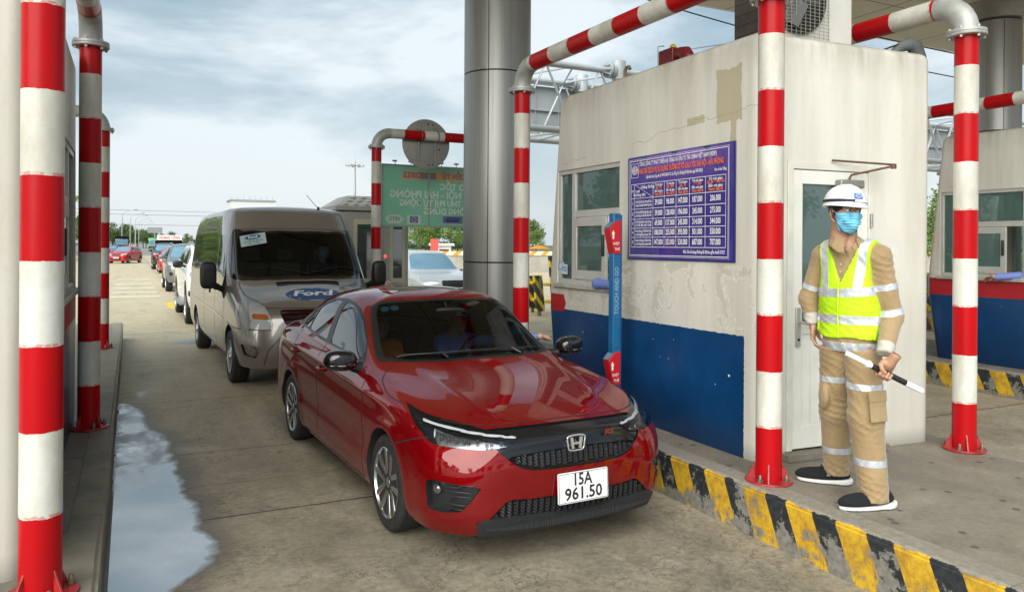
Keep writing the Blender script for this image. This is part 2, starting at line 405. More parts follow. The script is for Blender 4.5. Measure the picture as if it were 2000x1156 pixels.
def island_mats():
    t = NT('island_concrete'); p = t.pos('World'); X, Y, Z = t.xyz(p)
    med = t.noise(p, 2.2, 7, .65, .4); fine = t.noise(p, 26, 6, .7); st = t.noise(p, 1.2, 6, .6, .3, sc=(1, .35, 1))
    col = t.mix(t.step(med, .3, .7), (.15, .132, .105), (.255, .225, .175))
    col = t.mix(t.step(st, .45, .7, 0, .6), col, (.105, .097, .085))
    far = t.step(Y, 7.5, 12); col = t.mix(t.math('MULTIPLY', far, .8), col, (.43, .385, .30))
    v = t.voro(p, 5.5); spot = t.math('MULTIPLY', t.math('LESS_THAN', v['Distance'], t.math('MULTIPLY', t.noise(p, 3, 2), .26)), t.math('LESS_THAN', Y, 5))
    col = t.mix(t.math('MULTIPLY', spot, .8), col, (.05, .045, .04))
    v2 = t.voro(t.scaled(p, (1, 1, 1), (3, 1, 0)), 19); chips = t.math('LESS_THAN', v2['Distance'], t.step(t.noise(p, 1.1, 3), .5, .68, -.05, .20))
    col = t.mix(t.math('MULTIPLY', chips, .7), col, (.48, .46, .42))
    col = t.mix(t.step(fine, .38, .75, 0, .45), col, (.07, .065, .055))
    j = t.math('LESS_THAN', t.math('ABSOLUTE', t.math('SUBTRACT', t.math('FRACT', t.math('DIVIDE', t.math('SUBTRACT', Y, 6.25), 4.6)), .5)), .0016)
    j = t.math('LESS_THAN', t.math('ABSOLUTE', t.math('SUBTRACT', t.math('FRACT', t.math('DIVIDE', t.math('SUBTRACT', Y, 3.95), 4.6)), .5)), .0018)
    col = t.mix(j, col, (.03, .03, .027))
    t.set(col=col, rough=t.step(med, .3, .7, .55, .8))
    t.bump(t.math('ADD', fine, t.math('MULTIPLY', med, .6)), .5, .006)
    top = t.m
    t = NT('kerb_hazard_paint'); p = t.pos('World'); X, Y, Z = t.xyz(p)
    q = t.math('SUBTRACT', t.math('SUBTRACT', Y, .167), t.math('MULTIPLY', Z, .435))
    q = t.math('ADD', q, t.math('MULTIPLY', t.noise(p, 8, 4), .014))
    f = t.math('FRACT', t.math('DIVIDE', q, .366)); yel = t.math('LESS_THAN', f, .547)
    w1 = t.noise(p, 7.5, 9, .72, .2); w2 = t.noise(p, 26, 6, .7)
    low = t.step(Z, .02, .26, .13, -.02)
    wy = t.step(t.math('ADD', w1, low), .60, .66); wb = t.step(t.math('ADD', t.math('ADD', w1, low), t.math('MULTIPLY', w2, .12)), .60, .64)
    grey = t.mix(t.step(w2, .3, .7), (.12, .115, .10), (.26, .25, .22))
    yc = t.mix(t.step(w1, .42, .60), (.60, .37, .02), (.36, .20, .02)); yc = t.mix(t.step(w2, .50, .8, 0, .7), yc, (.16, .09, .02))
    bc = t.mix(t.step(w2, .4, .7), (.012, .016, .020), (.035, .04, .044))
    col = t.mix(yel, t.mix(wb, bc, grey), t.mix(wy, yc, grey))
    topw = t.math('GREATER_THAN', t.math('ADD', Z, t.math('MULTIPLY', w1, .05)), .325)
    col = t.mix(topw, col, t.mix(t.step(w2, .3, .7), (.17, .155, .125), (.27, .25, .21)))
    t.set(col=col, rough=.6); t.bump(t.math('ADD', w1, t.math('MULTIPLY', w2, .5)), .5, .008)
    kerb = t.m
    t = NT('plain_kerb'); p = t.pos('World'); X, Y, Z = t.xyz(p)
    med = t.noise(p, 3, 7, .65, .4); fine = t.noise(p, 30, 6, .7)
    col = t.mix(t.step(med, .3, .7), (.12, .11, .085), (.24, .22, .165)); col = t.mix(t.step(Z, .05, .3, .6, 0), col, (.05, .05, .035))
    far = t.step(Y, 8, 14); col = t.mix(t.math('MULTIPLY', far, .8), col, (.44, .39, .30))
    t.set(col=col, rough=.7); t.bump(fine, .5, .008)
    return top, kerb, t.m
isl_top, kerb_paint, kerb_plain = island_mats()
def island(x0, x1, y0, y1, km):
    m = MB(); c = .03
    m.box(x0+.17, x1-.17, y0+.1, y1-.1, 0, ISL-.004)
    tag(m.build('traffic_island', isl_top, smooth=0), kind='structure')
    def kerb(xa, xb, s):
        prof = [(xa, 0), (xa, ISL-c), (xa+s*c, ISL), (xb, ISL), (xb, 0)]
        k = MB(); ny = int((y1-y0)/1.0); random.seed(3)
        for i in range(ny):
            a = y0+(y1-y0)*i/ny; b = y0+(y1-y0)*(i+1)/ny-.004
            dz = random.uniform(-.002, .002); dx = random.uniform(-.003, .003)
            vs = [(px+dx, yy, pz+(dz if pz > .1 else 0)) for yy in (a, b) for px, pz in prof]; n = len(prof)
            k.add(vs, [tuple(range(n)), tuple(range(2*n-1, n-1, -1))]+[(j, n+j, n+(j+1) % n, (j+1) % n) for j in range(n-1)])
        k.box(min(xa, xb)+.005, max(xa, xb)-.005, y0+.01, y1-.01, 0, ISL-.012)
        tag(k.build('kerb', km, smooth=0), kind='structure')
    kerb(x0, x0+.17, 1); kerb(x1, x1-.17, -1)
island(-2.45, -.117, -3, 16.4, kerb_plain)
island(3.53, 5.86, -3, 16.4, kerb_paint)
island(9.62, 11.95, -3, 16.4, kerb_paint)
island(15.7, 18.0, -3, 16.4, kerb_paint)

# canopy over the lanes
t = NT('cream_soffit_panels'); p = t.pos('World'); X, Y, Z = t.xyz(p)
jx = t.math('LESS_THAN', t.math('ABSOLUTE', t.math('SUBTRACT', t.math('FRACT', t.math('DIVIDE', t.math('SUBTRACT', X, .40), 1.5)), .5)), .010)
jy = t.math('LESS_THAN', t.math('ABSOLUTE', t.math('SUBTRACT', t.math('FRACT', t.math('DIVIDE', t.math('SUBTRACT', Y, 9.70), 3.0)), .5)), .005)
c = t.mix(t.step(t.noise(p, .8, 4), .3, .7), (.60, .54, .40), (.66, .60, .46))
t.set(col=t.mix(t.math('MAXIMUM', jx, jy), c, (.04, .035, .03)), rough=.45); soff = t.m
can = thing('canopy', 'wide toll plaza canopy roof with cream panelled soffit and white rounded edge', 'canopy', (0, 0, 0))
m = MB(); m.add([(-30, 2.0, 7.0), (60, 2.0, 7.0), (60, 13.05, 7.0), (-30, 13.05, 7.0)], [(0, 3, 2, 1)])
m.build('soffit', soff, can, smooth=0)
nose = [(13.05, 7.0)]+[(13.05+.42*math.sin(a), 7.32-.32*math.cos(a)) for a in [math.pi*i/12 for i in range(1, 12)]]+[(13.05, 7.64), (2.0, 7.64), (1.8, 7.3), (2.0, 7.02)]
m = MB(); m.prism([(a, b) for a, b in nose], -30, 60, 'X'); o = m.build('roof_edge', simple('white_cladding', (.66, .66, .64), .35, vary=.06, scale=.7, kind='Generated'), can, smooth=60)
o.location = (0, 0, .004)
t = NT('brushed_column_cladding'); p = t.pos(); X, Y, Z = t.xyz(p)
br = t.noise(p, 1.0, 5, .7, sc=(40, 40, .5))
t.set(col=t.mix(t.step(br, .3, .7), (.29, .29, .28), (.37, .37, .36)), metal=.7, rough=t.step(br, .3, .7, .36, .48)); colm = t.m
def column(x, y, label):
    r = .49
    c = thing('canopy_column', label, 'column', (x, y, ISL), 0, 'steel clad canopy columns')
    zs = [0, 1.27, 4.0, 6.35]; seam = MB()
    for i, (a, b) in enumerate(zip(zs[:-1], zs[1:])):
        m = MB(); m.lathe([(r-.02, a+.004), (r, a+.01), (r, b-.014), (r-.02, b-.006)], 48)
        m.build('cladding_drum', colm, c, smooth=50)
        if i: seam.lathe([(r-.03, a-.012), (r-.008, a-.012), (r-.008, a+.012), (r-.03, a+.012)], 48)
    for k in range(3):
        a = .35+k*2*math.pi/3
        seam.box(-.006, .006, r-.01, r+.0015, .05, 6.3, Matrix.Rotation(a, 4, 'Z'))
    seam.lathe([(r-.06, 0), (r-.06, 6.5)], 32)
    seam.build('seam', M['black_plastic'], c)
    m = MB(); m.lathe([(r-.03, 6.36), (r+.10, 6.37), (r+.22, 6.60), (r+.36, 6.70)], 48); m.build('collar', colm, c)
    return c
column(4.84, 10.3, 'large brushed steel column rising from the island behind the price board booth')
column(16.72, 10.3, 'brushed steel column half out of frame at the top right behind the striped pipes')
# ---------------------------------------------------------------- striped pipe frames round the booths
stZ = stripes('Z', 0.0); stY = stripes('Y', .1); stX = stripes('X', .25)
redp = simple('red_base_paint', (.34, .02, .022), .35, vary=.5, scale=14, bump=.2, bscale=30)
bolt_m = simple('rusty_bolt', (.20, .17, .13), .5, .6, vary=.4, scale=40)
PR = .083; FH = 3.145
def foot(post):
    m = MB(); m.lathe([(PR, .0), (PR, .014), (.145, .014), (.149, .010), (.149, 0)], 32)
    for k in range(4):
        a = R(45+90*k); mt = Matrix.Rotation(a, 4, 'Z')
        m.prism([(PR-.005, .012), (.135, .012), (.128, .028), (PR-.004, .13)], -.006, .006, 'Y', mt)
    m.build('base_plate', redp, post, bevel=.002)
    for k in range(4):
        a = R(90*k+20); b = MB(); x, y = .120*math.cos(a), .120*math.sin(a)
        b.lathe([(.010, .012), (.010, .055), (.007, .06)], 10, (x, y, 0)); b.lathe([(.017, .015), (.017, .034)], 6, (x, y, 0))
        b.build('anchor_bolt', bolt_m, post)
def elbow(parent, p, d, r=PR, R0=.23):
    """galvanised bend on top of a post at p turning towards d"""
    d = Vector(d); c = Vector(p); m = MB()
    pts = [c+Vector((0, 0, R0))*math.sin(a)+d*(R0-R0*math.cos(a)) for a in [i*math.pi/2/8 for i in range(9)]]
    m.tube(pts, r*1.04, 24, False); o = m.build('elbow', M['galv'], parent)
    m = MB(); m.lathe([(r, -.035), (.135, -.035), (.138, -.03), (.138, -.014), (r, -.012)], 28, tuple(p)); m.lathe([(r, -.010), (.136, -.010), (.136, .010), (r*1.05, .014)], 28, tuple(p))
    for k in range(6):
        a = R(60*k+15); m.lathe([(.011, -.055), (.011, .03)], 6, (p[0]+.115*math.cos(a), p[1]+.115*math.sin(a), p[2]))
    m.build('flange', M['galv'], parent)
def hoop(label, p, q, pipe_mat, phase=0, n=32):
    """two posts joined by a high pipe; p and q are the feet"""
    t = thing('striped_pipe_frame', label, 'pipe frame', (p[0], p[1], ISL), 0, 'red and white striped pipe frames')
    d = (Vector(q)-Vector(p)); Ld = d.length; u = d.normalized()
    for k, (o, s) in enumerate(((Vector((0, 0, 0)), 1), (d, -1))):
        m = MB(); m.lathe([(PR, 0), (PR, FH)], n); po = m.build('post', stZ, t, loc=(o.x, o.y, 0), smooth=60); foot(po)
        elbow(t, (o.x, o.y, FH), (u.x*s, u.y*s, 0))
    m = MB(); m.tube([(u.x*.23, u.y*.23, FH+.23), (d.x-u.x*.23, d.y-u.y*.23, FH+.23)], PR, n); m.build('top_pipe', pipe_mat, t, smooth=60)
    return t
def P2(x, y): return (x, y, 0)
hoop('nearest striped pipe frame at the left photo edge, in front of the left booth', P2(-.340, 3.86), P2(-.300, 7.19), stY)
hoop('striped pipe frame between the red saloon and the price board booth', P2(3.725, 3.744), P2(3.665, 7.19), stY)
hoop('striped pipe frame standing to the right of the worker and his booth', P2(5.655, 3.70), P2(5.655, 7.2), stY)
hoop('striped pipe frame whose top pipe crosses behind the pole right of the worker', P2(9.85, 3.744), P2(9.85, 7.2), stY)
hoop('striped pipe frame with a pale elbow above the roof of the right edge booth', P2(15.9, 5.6), P2(15.9, 10.9), stY)
hoop('striped pipe frame far down the left island, third pole from the left', P2(-.355, 12.53), P2(-2.2, 12.53), stX)
hp = hoop('striped pipe frame holding the round sign beside the silver brown van', P2(3.66, 12.5), P2(5.69, 12.5), stX)
rs = thing('round_sign', 'grey back of a round traffic sign clamped to the striped pipe', 'traffic sign', (4.575, 12.62, 3.56))
m = MB(); m.lathe([(0, -.012), (.425, -.012), (.43, -.008), (.43, .008), (.425, .012), (0, .012)], 48, ax='Y')
m.build('sign_disc', simple('sign_back', (.30, .30, .275), .6, .2, vary=.15, scale=8), rs)
for x in (-.14, .16):
    m = MB(); m.box(x-.016, x+.016, -.034, -.012, -.30, .30); m.box(x-.007, x+.007, -.040, -.034, -.30, .30)
    m.build('rail', M['steel'], rs, bevel=.003)
for x in (-.14, .16):
    m = MB(); m.tube([(x, -.12+.10*math.cos(a), .116+.10*math.sin(a)) for a in [R(i*30) for i in range(13)]], .008, 8)
    m.build('clamp', bolt_m, rs)
for (x, z) in ((.02, .33), (.10, .32), (.26, .11), (.03, -.37), (.10, -.36), (.22, -.10)):
    m = MB(); m.box(x, x+.03, -.0145, -.0125, z, z+.025); m.build('sticker', M['black_plastic'], rs, smooth=0)

# ---------------------------------------------------------------- toll booths
def booth_paint(name, redmode, s=1):
    t = NT(name); p = t.pos(); X, Y, Z = t.xyz(p)
    med = t.noise(p, 3.0, 8, .66, .3); fine = t.noise(p, 24, 6, .7)
    str_ = t.noise(p, 1.4, 5, .6, .1, sc=(3, 3, .35))
    wh = t.mix(t.step(str_, .35, .68), (.62, .61, .55), (.50, .48, .415))
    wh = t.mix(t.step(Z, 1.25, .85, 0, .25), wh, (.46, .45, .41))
    wh = t.mix(t.step(t.noise(p, 5, 5, .6, 0, sc=(1, 1, 1)), .60, .66, 0, .5), wh, (.56, .56, .53))
    # tan filler patches left by a removed sign
    def blob(cy, cz, ry, rz, wob=.5):
        a = t.math('DIVIDE', t.math('SUBTRACT', Y, cy), ry); b = t.math('DIVIDE', t.math('SUBTRACT', Z, cz), rz)
        d = t.math('MAXIMUM', t.math('ABSOLUTE', a), t.math('ABSOLUTE', b))
        d = t.math('ADD', d, t.math('MULTIPLY', t.math('SUBTRACT', t.noise(p, 9, 5, .6), .5), wob))
        return t.math('LESS_THAN', d, 1)
    side = t.math('LESS_THAN', t.math('MULTIPLY', X, s), .03)
    tan = t.math('MAXIMUM', blob(.30, 2.64, .135, .20), blob(.68, 2.50, .10, .03, 1.3)); tan = t.math('MAXIMUM', tan, blob(.25, 2.36, .03, .12, 1.3))
    wh = t.mix(t.math('MULTIPLY', t.math('MULTIPLY', tan, side), .8 if redmode == 0 else 0), wh, (.37, .32, .20))
    # peeling, water stained zone under the board
    z1 = t.math('MULTIPLY', t.math('LESS_THAN', Z, 1.38), t.math('GREATER_THAN', Z, .90))
    peel = t.math('MULTIPLY', t.math('MULTIPLY', t.step(t.noise(p, 4.2, 8, .7, .8), .52, .55), z1), side)
    wh = t.mix(t.math('MULTIPLY', peel, .55), wh, (.43, .41, .34))
    ring = t.math('MULTIPLY', t.math('MULTIPLY', t.math('LESS_THAN', t.math('ABSOLUTE', t.math('SUBTRACT', t.noise(p, 4.2, 8, .7, .8), .535)), .008), z1), side)
    wh = t.mix(ring, wh, (.70, .69, .64))
    # hairline cracks
    cl = t.math('ADD', t.math('MULTIPLY', Y, -.06), 2.52); cn = t.math('MULTIPLY', t.math('SUBTRACT', t.noise(p, 2.5, 6, .6), .5), .22)
    ck = t.math('LESS_THAN', t.math('ABSOLUTE', t.math('SUBTRACT', t.math('ADD', Z, cn), cl)), .0022)
    ck = t.math('MULTIPLY', t.math('MULTIPLY', ck, side), t.math('GREATER_THAN', t.noise(p, 1.3, 2), .47))
    wh = t.mix(ck, wh, (.30, .27, .21))
    # grime running down from the roof edge
    top = t.math('MULTIPLY', t.step(Z, 2.75, 3.05), t.step(t.noise(p, 6, 5, .7, 0, sc=(1, 1, .2)), .40, .75))
    wh = t.mix(t.math('MULTIPLY', top, .75), wh, (.24, .20, .15))
    wh = t.mix(t.step(Z, 3.02, 3.05, 0, .6), wh, (.22, .17, .13))
    wh = t.mix(t.step(fine, .55, .85, 0, .25), wh, (.30, .28, .23))
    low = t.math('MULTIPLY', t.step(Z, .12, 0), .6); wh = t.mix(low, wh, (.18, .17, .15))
    # blue dado with chips
    wob = t.math('MULTIPLY', t.math('SUBTRACT', fine, .5), .03)
    isb = t.math('LESS_THAN', t.math('ADD', Z, wob), .872)
    isb = t.math('MULTIPLY', isb, t.math('GREATER_THAN', t.math('ADD', Y, wob), .125))
    isb = t.math('MULTIPLY', isb, t.math('LESS_THAN', t.math('MULTIPLY', X, s), .4))
    v = t.voro(p, 4.6, rnd=1); v2 = t.voro(t.scaled(p, (1, 1, 1), (5, 2, 1)), 9.5)
    ch = t.math('MAXIMUM', t.math('LESS_THAN', t.math('ADD', v['Distance'], t.math('MULTIPLY', t.noise(p, 30, 3), .10)), .098), t.math('LESS_THAN', v2['Distance'], .04))
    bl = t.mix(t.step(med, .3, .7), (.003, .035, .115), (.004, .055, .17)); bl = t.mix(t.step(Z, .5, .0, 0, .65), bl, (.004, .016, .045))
    bl = t.mix(t.math('MULTIPLY', ch, t.math('GREATER_THAN', Z, .35)), bl, (.60, .62, .62))
    col = t.mix(isb, wh, bl)
    if redmode:
        rb = t.math('MULTIPLY', t.math('LESS_THAN', Z, 1.10), t.math('GREATER_THAN', t.math('ADD', Z, wob), .872))
    else:
        rb = t.math('MULTIPLY', t.math('MULTIPLY', t.math('LESS_THAN', Z, 1.02), t.math('GREATER_THAN', t.math('ADD', Z, wob), .845)), t.math('GREATER_THAN', t.math('SUBTRACT', Y, t.math('ABSOLUTE', t.math('MULTIPLY', t.math('SUBTRACT', Z, .93), .5))), 2.66))
    if True:
        rb = t.math('MULTIPLY', rb, t.math('LESS_THAN', t.math('MULTIPLY', X, s), .4)); rb = t.math('MULTIPLY', rb, t.math('GREATER_THAN', Y, .125))
    col = t.mix(rb, col, t.mix(t.step(med, .3, .7), (.30, .01, .015), (.42, .014, .02)))
    t.set(col=col, rough=t.mix(isb, (.55,)*3, (.30,)*3)); t.bump(t.math('ADD', med, t.math('MULTIPLY', fine, .5)), .18, .008)
    return t.m
alum = simple('window_aluminium', (.47, .465, .43), .42, .15, vary=.12, scale=7)
sill_m = simple('sill_metal', (.40, .40, .36), .5, .1, vary=.25, scale=10)
def toll_booth(x, y, s, L, label, red, lane_side_detail=True):
    """s=+1: the lane wall is at local x=0 and the booth extends to +x"""
    t = thing('toll_booth', label, 'toll booth', (x, y, ISL), 0, 'toll booths on the islands')
    H, W = 3.05, 1.70; e = L-2.83
    prof = [(0, -.25), (0, H), (2.83+e, H), (3.03+e, 1.22), (3.03+e, .86), (2.86+e, -.25)]
    sh = MB(); sh.prism(prof, 0, W*s, 'X'); o = sh.build('wall', [booth_paint('booth_paint', red, s)], t, smooth=0)
    for v in o.data.vertices:
        if abs(v.co.x) > 1 and v.co.y < .1: v.co.y -= .12
    bm = bmesh.new(); bm.from_mesh(o.data); bmesh.ops.recalc_face_normals(bm, faces=bm.faces); bm.to_mesh(o.data); bm.free()
    b = o.modifiers.new('bevel', 'BEVEL'); b.width = .075; b.segments = 5; b.limit_method = 'ANGLE'; b.angle_limit = R(50)
    applied(o)
    wy0, wy1, wz0, wz1 = 1.71, 2.84+e, 1.135, 2.28
    cs = []
    def cut(*a):
        m = MB(); m.box(*a); c = m.build('c', M['dark'], None, smooth=0); cs.append(c)
        bm = bmesh.new(); bm.from_mesh(c.data); bmesh.ops.recalc_face_normals(bm, faces=bm.faces); bm.to_mesh(c.data); bm.free()
        c.location = t.location
    A, B = sorted((.07*s, (W-.07)*s)); cut(A, B, .07, 2.80+e, .02, H-.08)
    A, B = sorted((-.3*s, (W+.3)*s)); cut(A, B, wy0, wy1, wz0, wz1)
    A, B = sorted((.26*s, 1.08*s)); cut(A, B, -.5, .3, -.05, 2.13)
    A, B = sorted((.25*s, 1.45*s)); cut(A, B, 2.6+e, 3.4+e, wz0, wz1)
    carve(o, cs)
    o.data.polygons.foreach_set('use_smooth', [True]*len(o.data.polygons)); o.data.set_sharp_from_angle(angle=R(30))
    # windows on both long sides
    for side in (0, 1):
        X0 = (.012 if side == 0 else W-.012-.05)*s; X1 = X0+.05*s; xa, xb = min(X0, X1), max(X0, X1)
        f = MB(); fr = .045
        f.box(xa, xb, wy0, wy1, wz1-fr, wz1); f.box(xa, xb, wy0, wy1, wz0, wz0+fr)
        f.box(xa, xb, wy0, wy0+.03, wz0+fr, wz1-fr); f.box(xa, xb, wy1-fr, wy1, wz0+fr, wz1-fr)
        mul = wy1-.30-e*.5; f.box(xa, xb, mul-.035, mul+.035, wz0+fr, wz1-fr)
        tr = 1.83; f.box(xa, xb, wy0+.03, mul-.035, tr-.035, tr+.035)
        w = f.build('window', alum, t, bevel=.004)
        g = MB(); xm = (xa+xb)/2
        g.box(xm-.003, xm+.003, mul+.035, wy1-fr, wz0+fr, wz1-fr); g.box(xm-.003, xm+.003, wy0+.03, mul-.035, tr+.035, wz1-fr)
        g.build('pane', M['glass_clear'], w, smooth=0)
        ya, yb = mul-.035-.56, mul-.04
        f = MB(); xs = (.004 if side == 0 else W-.07)*s; a, b_ = sorted((xs, xs+.03*s)); q = .05
        f.box(a, b_, ya, yb, tr-.035-.09, tr-.04); f.box(a, b_, ya, yb, wz0+.05, wz0+.14); f.box(a, b_, ya, ya+.07, wz0+.14, tr-.125); f.box(a, b_, yb-.03, yb, wz0+.14, tr-.125)
        sw = f.build('sliding_sash', alum, w, bevel=.003)
        g = MB(); g.box((a+b_)/2-.003, (a+b_)/2+.003, ya+.07, yb-.03, wz0+.14, tr-.125); g.build('pane', M['glass_clear'], w, smooth=0)
        h = MB(); h.box(a-.02, b_+.02, ya+.02, ya+.05, 1.42, 1.62); h.build('latch', M['black_plastic'], w, bevel=.008)
    m = MB(); A, B = sorted((-.035*s, .07*s)); m.box(A, B, wy0-.02, wy1+.03, wz0-.045, wz0-.002)
    m.build('window_sill', sill_m, t, bevel=.006)
    # interior
    m = MB(); A, B = sorted((.10*s, .62*s)); m.box(A, B, 1.0, 2.7+e, .74, .78); A, B = sorted((.12*s, .16*s)); m.box(A, B, 1.0, 2.7+e, .03, .74)
    m.build('desk', simple('desk_top', (.30, .29, .27), .6), t, bevel=.004)
    m = MB(); A, B = sorted((.30*s, .34*s)); m.box(A, B, 1.15, 1.55, .95, 1.25); A, B = sorted((.28*s, .40*s)); m.box(A, B, 1.30, 1.40, .78, .96); m.build('monitor', M['black_plastic'], t, bevel=.005)
    # door in the near wall
    if red != 1:
        dm = simple('door_enamel', (.66, .655, .60), .38, vary=.08, scale=5)
        sx = lambda a: a*s
        d = MB()
        def bx(m, a, b, y0, y1, z0, z1):
            A, B = sorted((a*s, b*s)); m.box(A, B, y0, y1, z0, z1, SK)
        SK = Matrix(((1, 0, 0, 0), (-.12/1.70*s, 1, 0, 0), (0, 0, 1, 0), (0, 0, 0, 1)))
        bx(d, .262, .31, -.012, .06, .05, 2.128); bx(d, 1.03, 1.078, -.012, .06, .05, 2.128); bx(d, .31, 1.03, -.012, .06, 2.08, 2.128)
        fr = d.build('door_frame', simple('door_frame_enamel', (.60, .59, .53), .4, vary=.12, scale=6), t, bevel=.003)
        d = MB(); z0, z1 = .06, 2.075
        bx(d, .313, .40, -.004, .035, z0, z1); bx(d, .94, 1.027, -.004, .035, z0, z1); bx(d, .40, .94, -.004, .035, z1-.10, z1)
        bx(d, .40, .94, -.004, .035, z0, z0+.17); bx(d, .40, .94, -.004, .035, .885, .975)
        for k in range(6):
            a = .40+.09*k; bx(d, a+.0015, a+.0885, .004, .03, z0+.17, .885)
        dr = d.build('door', dm, t, bevel=.003)
        gp = MB(); bx(gp, .40, .94, .012, .018, .975, z1-.10); gp.build('pane', glass('door_glass', (.16, .20, .20), ior=2.0, film=.28), dr, smooth=0)
        hd = MB(); bx(hd, .335, .375, -.02, -.004, .80, 1.08); bx(hd, .35, .36, -.055, -.02, .965, .985); bx(hd, .35, .50, -.066, -.052, .962, .984)
        hd.build('handle', simple('handle_steel', (.5, .5, .48), .3, .7), dr, bevel=.003)
        k = MB(); k.cyl(SK @ Vector((.355*s, -.024, .85)), SK @ Vector((.355*s, -.004, .85)), .010, 10); k.build('keyhole', M['dark'], dr)
        for z in (.35, 1.72):
            h = MB(); h.cyl(SK @ Vector((1.045*s, -.022, z-.05)), SK @ Vector((1.045*s, -.022, z+.05)), .011, 10); h.build('hinge', M['steel'], dr)
        cl = MB(); bx(cl, .70, .93, -.065, -.006, 1.955, 2.015); clo = cl.build('door_closer', simple('closer_body', (.27, .26, .23), .4, .5, vary=.2), dr, bevel=.01)
        ar = MB(); ar.tube([SK @ Vector((.80*s, -.04, 2.015)), SK @ Vector((.81*s, -.05, 2.05)), SK @ Vector((1.10*s, -.16, 2.12))], .009, 8)
        ar.tube([SK @ Vector((1.10*s, -.16, 2.13)), SK @ Vector((.66*s, -.02, 2.155))], .008, 8); ar.lathe([(.02, 0), (.02, .035), (.0, .04)], 12, tuple(SK @ Vector((1.10*s, -.16, 2.10))))
        ar.build('closer_arm', simple('rusty_arm', (.16, .09, .06), .6, .5, vary=.4, scale=30), clo)
        st = MB(); bx(st, .2, 1.15, -.10, .02, .0, .045); st.build('door_step', isl_top, t, smooth=0)
    # roof trims
    return t
B1 = toll_booth(3.96, 4.10, 1, 2.83, 'white and blue toll booth with the purple price board and a glazed door', 0)
B0 = toll_booth(-.425, 4.10, -1, 3.45, 'white toll booth at the left photo edge, mostly behind the nearest striped pole', 2)
B2 = toll_booth(10.05, 4.10, 1, 2.83, 'toll booth at the right photo edge with red band over blue', 1)

# rooftop things on the middle booth
ac = thing('air_conditioner', 'beige outdoor air conditioner unit with wire fan grille on the booth roof', 'air conditioner', (4.63, 4.42, 3.36))
acm = simple('ac_casing', (.55, .54, .49), .45, vary=.08, scale=5)
m = MB(); W_, D_, H_ = .44, .17, .66
m.box(-W_+.004, W_, -D_+.02, D_, .03, .03+H_); m.build('casing', acm, ac, bevel=.015)
m = MB(); m.box(.20, W_+.003, -D_, -D_+.021, .03, .03+H_); m.build('service_panel', acm, ac, bevel=.008)
m = MB(); m.lathe([(.27, 0), (.29, 0), (.29, .02), (.27, .02)], 40, (-.13, -D_-.003, .36), 'Y', closed=True); m.build('fan_ring', M['black_plastic'], ac)
m = MB(); m.lathe([(0, 0), (.268, 0), (.268, .004), (0, .004)], 32, (-.13, -D_+.012, .36), 'Y'); m.build('fan_recess', M['dark'], ac)
m = MB()
for k in range(3):
    mt = Matrix.Translation((-.13, -D_+.002, .36)) @ Matrix.Rotation(k*2.094, 4, 'Y') @ Matrix.Rotation(.35, 4, 'X')
    m.box(.03, .24, -.004, .004, -.08, .10, mt)
m.build('fan_blade', simple('fan_grey', (.08, .08, .08), .5), ac)
m = MB()
for k in range(23): z = .06+k*.0268; m.tube([(-W_+.02, -D_-.012, z), (.19, -D_-.012, z)], .0022, 5)
for k in range(13): x = -W_+.03+k*.048; m.tube([(x, -D_-.016, .05), (x, -D_-.016, .66)], .0025, 5)
m.build('wire_grille', simple('grille_wire', (.30, .29, .25), .5, .3), ac, smooth=0)
m = MB()
for k in range(20): y = -D_+.05+k*.015; m.box(-W_-.006, -W_+.004, y, y+.006, .06, .66)
for k in range(8): m.box(-W_-.008, -W_+.004, -D_+.04, D_-.02, .08+k*.08, .088+k*.08)
m.build('coil_fins', simple('coil', (.10, .09, .08), .6, .4), ac, smooth=0)
m = MB(); mt = Matrix(((1, 0, 0, .32), (0, 0, -1, -D_-.001), (0, 1, 0, .47), (0, 0, 0, 1)))
m.text('Casper', .035, mt, .0006); m.build('nameplate_lettering', simple('plate_ink', (.12, .12, .12), .5), ac, smooth=0)
m = MB(); m.box(.225, .262, -D_-.002, -D_+.001, .455, .49); m.build('badge', simple('teal_badge', (.03, .42, .38), .4), ac, smooth=0)
for x in (-.3, .3):
    m = MB(); m.box(x-.03, x+.03, -D_, D_, 0, .03); m.build('foot', M['black_plastic'], ac)
sr = thing('warning_siren', 'dark red warning siren with yellow cap on the booth roof', 'siren', (4.20, 5.32, 3.36))
srm = simple('siren_red', (.16, .012, .018), .35, vary=.2, scale=10)
m = MB(); m.box(-.06, .06, -.02, .17, .02, .17); m.build('housing', srm, sr, bevel=.008)
m = MB(); m.tube([(0, .0, .11), (0, -.06, .11), (0, -.12, .10), (0, -.15, .05), (0, -.15, .0)], [.05, .055, .06, .065, .07], 16); m.build('horn', srm, sr)
m = MB(); m.ball((0, .045, .18), (.03, .03, .035)); m.build('lamp_cap', simple('amber_cap', (.45, .35, .02), .3), sr)
m = MB(); m.tube([(-.05, .19, 0), (-.05, .19, .22), (.02, .20, .235)], .006, 6); m.tube([(-.0, .25, 0), (-.0, .25, .2)], .006, 6); m.tube([(0, -.1, .13), (.3, -.4, .16), (.6, -.3, .1)], .004, 5); m.build('wiring', M['galv'], sr)
hk = MB(); hk.tube([(4.03, 5.84, 3.34), (4.03, 5.84, 3.42), (4.03, 5.82, 3.445), (4.03, 5.78, 3.445), (4.03, 5.765, 3.42)], .016, 10)
tag(hk.build('vent_pipe', simple('rust_pipe', (.22, .16, .11), .7, vary=.3, scale=30)), 'small rusty hooked vent pipe on the booth roof edge', 'vent pipe')
hs = MB(); hs.tube([(5.45, 4.2, 3.36), (5.55, 4.18, 3.44), (5.62, 4.16, 3.47), (5.68, 4.15, 3.45), (5.72, 4.14, 3.36), (5.73, 4.13, 3.28)], [.03, .04, .055, .06, .055, .05], 14)
